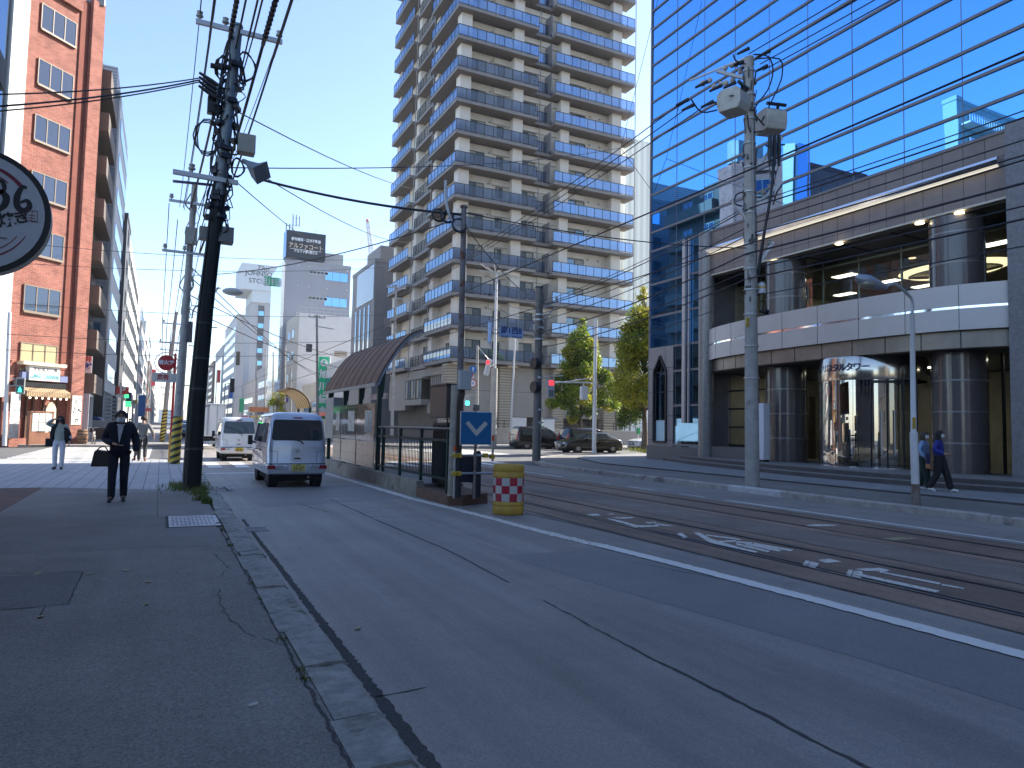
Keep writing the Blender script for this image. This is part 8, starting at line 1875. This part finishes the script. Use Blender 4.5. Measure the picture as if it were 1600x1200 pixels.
# the two women on the far pavement
b = V((18.55, 11.75, .2)); t, J, k = person('woman in a royal blue sweater, black trousers and white trainers beside the lamp post', tuple(b), rad(20), 1.62,
    dict(elR=(-.27, .07, 1.16), wrR=(-.25, -.17, 1.06), palmR=(-.23, -.23, 1.05), elL=(.25, .2, 1.17), wrL=(.28, .12, .98), palmL=(.28, .08, .93), kneeR=(-.09, .04, .5), ankR=(-.09, .24, .12), toeR=(-.1, .12, .035), kneeL=(.09, -.14, .5), ankL=(.09, -.24, .09), toeL=(.1, -.38, .05), face=(.2, -1, 0)), cl('royal blue knit', (.022, .03, .22), .12), m_blackc, cl('white trainer', (.66, .66, .66), .05, .6), m_hair, m_maskw, hem=.86, legw=1.3, coat=False, long_hair=True)
b2 = V((18.75, 12.3, .2)); t, J, k = person('woman in a pale blue jacket half hidden behind the one in royal blue', tuple(b2), rad(15), 1.58,
    dict(elR=(-.27, .04, 1.13), wrR=(-.28, -.12, .95), palmR=(-.28, -.15, .89), kneeR=(-.09, -.08, .5), ankR=(-.09, -.12, .09), toeR=(-.1, -.27, .035), kneeL=(.09, .06, .5), ankL=(.09, .18, .1), toeL=(.1, .05, .03), face=(.1, -1, 0)), cl('pale blue denim', (.22, .33, .50), .1), cl('dark green cloth', (.012, .03, .024), .2), m_whitec, m_hairb, m_maskw, hem=.84, legw=1.35, long_hair=True)
q = b2+V((-.34, -.32, .80)); tb_ = thing('tote_bag', 'navy tote bag with white letters and a brown leather bottom, carried on the far pavement', 'bag', tuple(q), rad(35))
mb = MB(); mb.box(-.19, .19, -.05, .05, -.07, .2); bb_ = mb.build('bag_body', cl('navy canvas', (.012, .02, .06), .15), tb_, local=True, bevel=.02)
mb = MB(); mb.box(-.192, .192, -.053, .053, -.2, -.07); mb.build('leather_bottom', mat('tan leather', (.3, .12, .06), .5, var=.2), tb_, local=True, bevel=.015)
mb = MB(); text_into(mb, 'PC', .13, (-.02, -.052, .08), (1, 0, 0), (0, 0, 1), 0, .003, bold=.006); mb.build('white_letters', m_whitec, bb_, local=True)
mb = MB()
for y in (-.04, .04): mb.tube(smooth([V((-.09, y, .19)), V((-.07, y, .4)), V((.07, y, .4)), V((.09, y, .19))], 4), .01, 5)
mb.build('bag_handle', m_leather, tb_, local=True)
# a few far walkers on the pavement
for x, y, c, l in ((-2.6, 74, (.03, .03, .04), 'far pedestrian in dark clothes beyond the walking man in grey'), (-1.6, 96, (.3, .3, .32), 'far pedestrian in grey below the blue banner')):
    person(l, (x, y, .13), R.choice((0, PI)), 1.68, None, cl('walker cloth %d' % int(y), c), m_darkc, m_leather, m_hair)

# ================================================================ trees and weeds
def leafmat(name, c1, c2, tr):
    m = bpy.data.materials.new(name); m.use_nodes = True; MATS[name] = m; n = m.node_tree.nodes; L = m.node_tree.links.new; n.remove(n['Principled BSDF'])
    tc = n.new('ShaderNodeTexCoord'); no = n.new('ShaderNodeTexNoise'); no.inputs['Scale'].default_value = 1.3; no.inputs['Detail'].default_value = 6; L(tc.outputs['Object'], no.inputs['Vector'])
    mr = n.new('ShaderNodeMapRange'); mr.inputs[1].default_value = .35; mr.inputs[2].default_value = .65; L(no.outputs[0], mr.inputs[0])
    mx = n.new('ShaderNodeMix'); mx.data_type = 'RGBA'; L(mr.outputs[0], mx.inputs[0]); mx.inputs[6].default_value = (*c1, 1); mx.inputs[7].default_value = (*c2, 1)
    d = n.new('ShaderNodeBsdfPrincipled'); d.inputs['Roughness'].default_value = .55; L(mx.outputs[2], d.inputs['Base Color'])
    t_ = n.new('ShaderNodeBsdfTranslucent'); L(mx.outputs[2], t_.inputs[0]); ms = n.new('ShaderNodeMixShader'); ms.inputs[0].default_value = tr; L(d.outputs[0], ms.inputs[1]); L(t_.outputs[0], ms.inputs[2]); L(ms.outputs[0], n['Material Output'].inputs[0]); return m
m_bark = mat('grey brown bark', (.14, .11, .085), .95, var=.35, scale=5, bump=.8, bscale=14)
m_ging = leafmat('ginkgo leaf', (.15, .25, .025), (.34, .39, .045), .4); m_gy = leafmat('yellowing leaf', (.44, .38, .045), (.32, .34, .04), .4); m_gd = leafmat('dark leaf', (.06, .11, .02), (.11, .17, .028), .3)
def tree(name, label, base, Ht, clumps, leafn, size, mats, tr_r=.16, lean=(0, 0), limbs=9):
    b = V(base); t = thing(name, label, 'tree', tuple(b)); mb = MB(); tp_ = b+V((lean[0], lean[1], Ht))
    path = [b.lerp(tp_, i/8)+V((R.uniform(-.08, .08), R.uniform(-.08, .08), 0))*(i > 0) for i in range(9)]; mb.tube(path, [tr_r*(1.25 if i == 0 else 1-.1*i) for i in range(9)], 10); mb.build('trunk', m_bark, t)
    mb = MB()
    for c, r_ in clumps:
        c = b+V(c); s = min(.9, max(.15, (c.z-b.z)/Ht*.8)); p = b.lerp(tp_, s); mb.tube([p, p.lerp(c, .5)+V((0, 0, .2)), c+V((0, 0, .1))], [tr_r*.4, tr_r*.25, .02], 6)
        for k in range(4): mb.tube([c, c+V((R.uniform(-1, 1), R.uniform(-1, 1), R.uniform(-.6, 1)))*r_*.8], [.03, .008], 4)
    mb.build('limbs', m_bark, t)
    mb = MB(); tot = sum(r_**2 for c, r_ in clumps)
    for c, r_ in clumps:
        c = b+V(c); n = int(leafn*r_**2/tot); tone = R.random()
        for i in range(n):
            d = V((R.gauss(0, 1), R.gauss(0, 1), R.gauss(0, 1))).normalized(); q = c+V((d.x, d.y, d.z*.85))*r_*(R.random()**.42)*R.uniform(.8, 1.12)
            a = V((R.uniform(-1, 1), R.uniform(-1, 1), R.uniform(-1, 1))).normalized(); u = a.orthogonal().normalized(); v = a.cross(u); s = size*R.uniform(.6, 1.25)
            mi = 0 if tone < .6 else (1 if tone > .85 else 2)
            if R.random() < .18: mi = R.choice((0, 1, 2))
            mb.add([q-u*s*.2, q+v*s*.5-u*s*.5, q+v*s+u*R.uniform(-.1, .1)*s, q+v*s*.5+u*s*.5], [(0, 1, 2, 3)], mi)
    mb.build('crown', mats, t); return t
G3 = [m_ging, m_gy, m_gd]
def crown(zs, spread, n, jit=.5):
    out = []
    for i in range(n):
        f = R.random(); z = zs[0]+(zs[1]-zs[0])*f; w_ = spread(f); a = R.uniform(0, 6.28); rr_ = w_*R.uniform(.35, 1); out.append(((math.cos(a)*rr_, math.sin(a)*rr_, z), R.uniform(.5, 1.0)))
    return out
tree('ginkgo_tree', 'tall ginkgo tree with a pointed green crown behind the pale signal mast', (33.0, 52.8, .15), 10.8, crown((3.6, 9.6), lambda f: 3.1*(1-f)**.7+.4, 76)+[((0, 0, 10.4), .5), ((.1, 0, 11.1), .35), ((-1, -.5, 2.9), .7), ((.4, -.8, 3.1), .7), ((-.6, .3, 2.4), .6)], 34000, .19, G3, .17)
tree('ginkgo_tree', 'yellow green ginkgo tree close against the corner of the mirror glass building', (29.4, 38.9, .15), 10.6, crown((3.4, 9.8), lambda f: 2.5*(1-f)**.7+.4, 64)+[((-.3, 0, 10.6), .45), ((-.2, 0, 11.2), .3), ((-.9, -.3, 2.6), .5), ((-.8, .2, 3.3), .6)], 30000, .15, [m_gy, m_ging, m_gd], .2)
tree('street_tree', 'dark leafy small tree behind the low wall between the two ginkgos', (43.5, 60, .15), 4.2, crown((1.6, 4.4), lambda f: 1.6*(1-f*.6), 14), 3800, .2, [m_gd, m_gd, m_ging], .1)
tree('street_tree', 'bare yellowing street tree between the vans and the lilac building', tuple(gnd(431, 668, .1).xy)+(0.1,) if False else (aty(432, 660, 112).x, 112, .1), 5.6, crown((2.2, 6.2), lambda f: 1.5*(1-f*.5), 16), 700, .3, [m_gy, m_gy, m_ging], .09)
def tufts(name, spots, n, h, m, label=None):
    mb = MB()
    for i in range(n):
        c, s_ = R.choice(spots); p = V((c[0]+R.gauss(0, s_), c[1]+R.gauss(0, s_*1.6), c[2])); hh = h*R.uniform(.4, 1.1); d = V((R.uniform(-1, 1), R.uniform(-1, 1), 0))*hh*.5; w_ = V((R.uniform(-1, 1), R.uniform(-1, 1), 0)).normalized()*R.uniform(.004, .01)
        mb.add([p-w_, p+w_, p+d*.5+V((0, 0, hh*.7))+w_*.8, p+d*.5+V((0, 0, hh*.7))-w_*.8, p+d+V((0, 0, hh))], [(0, 1, 2, 3), (3, 2, 4)], R.choice((0, 0, 1)))
    return tag(mb.build(name, m), label, 'weeds' if label else None, None, 'stuff')
m_grass = leafmat('weed blade', (.07, .13, .02), (.13, .17, .035), .3); m_dryg = leafmat('dry blade', (.22, .18, .07), (.12, .13, .04), .2)
tufts('kerb_weeds', [((.45, 17.7, .12), .18), ((.85, 17.3, .12), .1), ((.8, 16.4, .12), .09), ((.78, 15.2, .12), .06), ((.75, 18.4, .12), .14), ((.84, 14.6, .12), .04), ((.55, 18.6, .12), .2)], 1500, .13, [m_grass, m_dryg], 'weeds growing along the kerb round the foot of the dark pole')
tufts('kerb_moss', [((.85, y_, .12), .02) for y_ in [R.uniform(3.2, 13) for k in range(12)]], 200, .024, [m_grass, m_dryg], 'low green weeds in the joint behind the kerb stones')
tufts('tree_grass', [((29.5, 38.7, .2), .5), ((30.6, 38.8, .2), .6)], 1500, .35, [m_grass, m_gy], 'sunlit grass round the foot of the ginkgo by the mirror glass building')
# ================================================================ air
mb = MB(); mb.box(-430, 530, -130, 1010, -1.1, 66)
hz = bpy.data.materials.new('haze air'); hz.use_nodes = True; hn = hz.node_tree; hn.nodes.remove(hn.nodes['Principled BSDF'])
pv = hn.nodes.new('ShaderNodeVolumePrincipled'); pv.inputs['Color'].default_value = (.86, .92, 1, 1); pv.inputs['Density'].default_value = .0002; pv.inputs['Anisotropy'].default_value = .2
hn.links.new(pv.outputs[0], hn.nodes['Material Output'].inputs['Volume'])
tag(mb.build('haze', hz), 'thin pale haze filling the air down the street', 'haze', None, 'stuff')
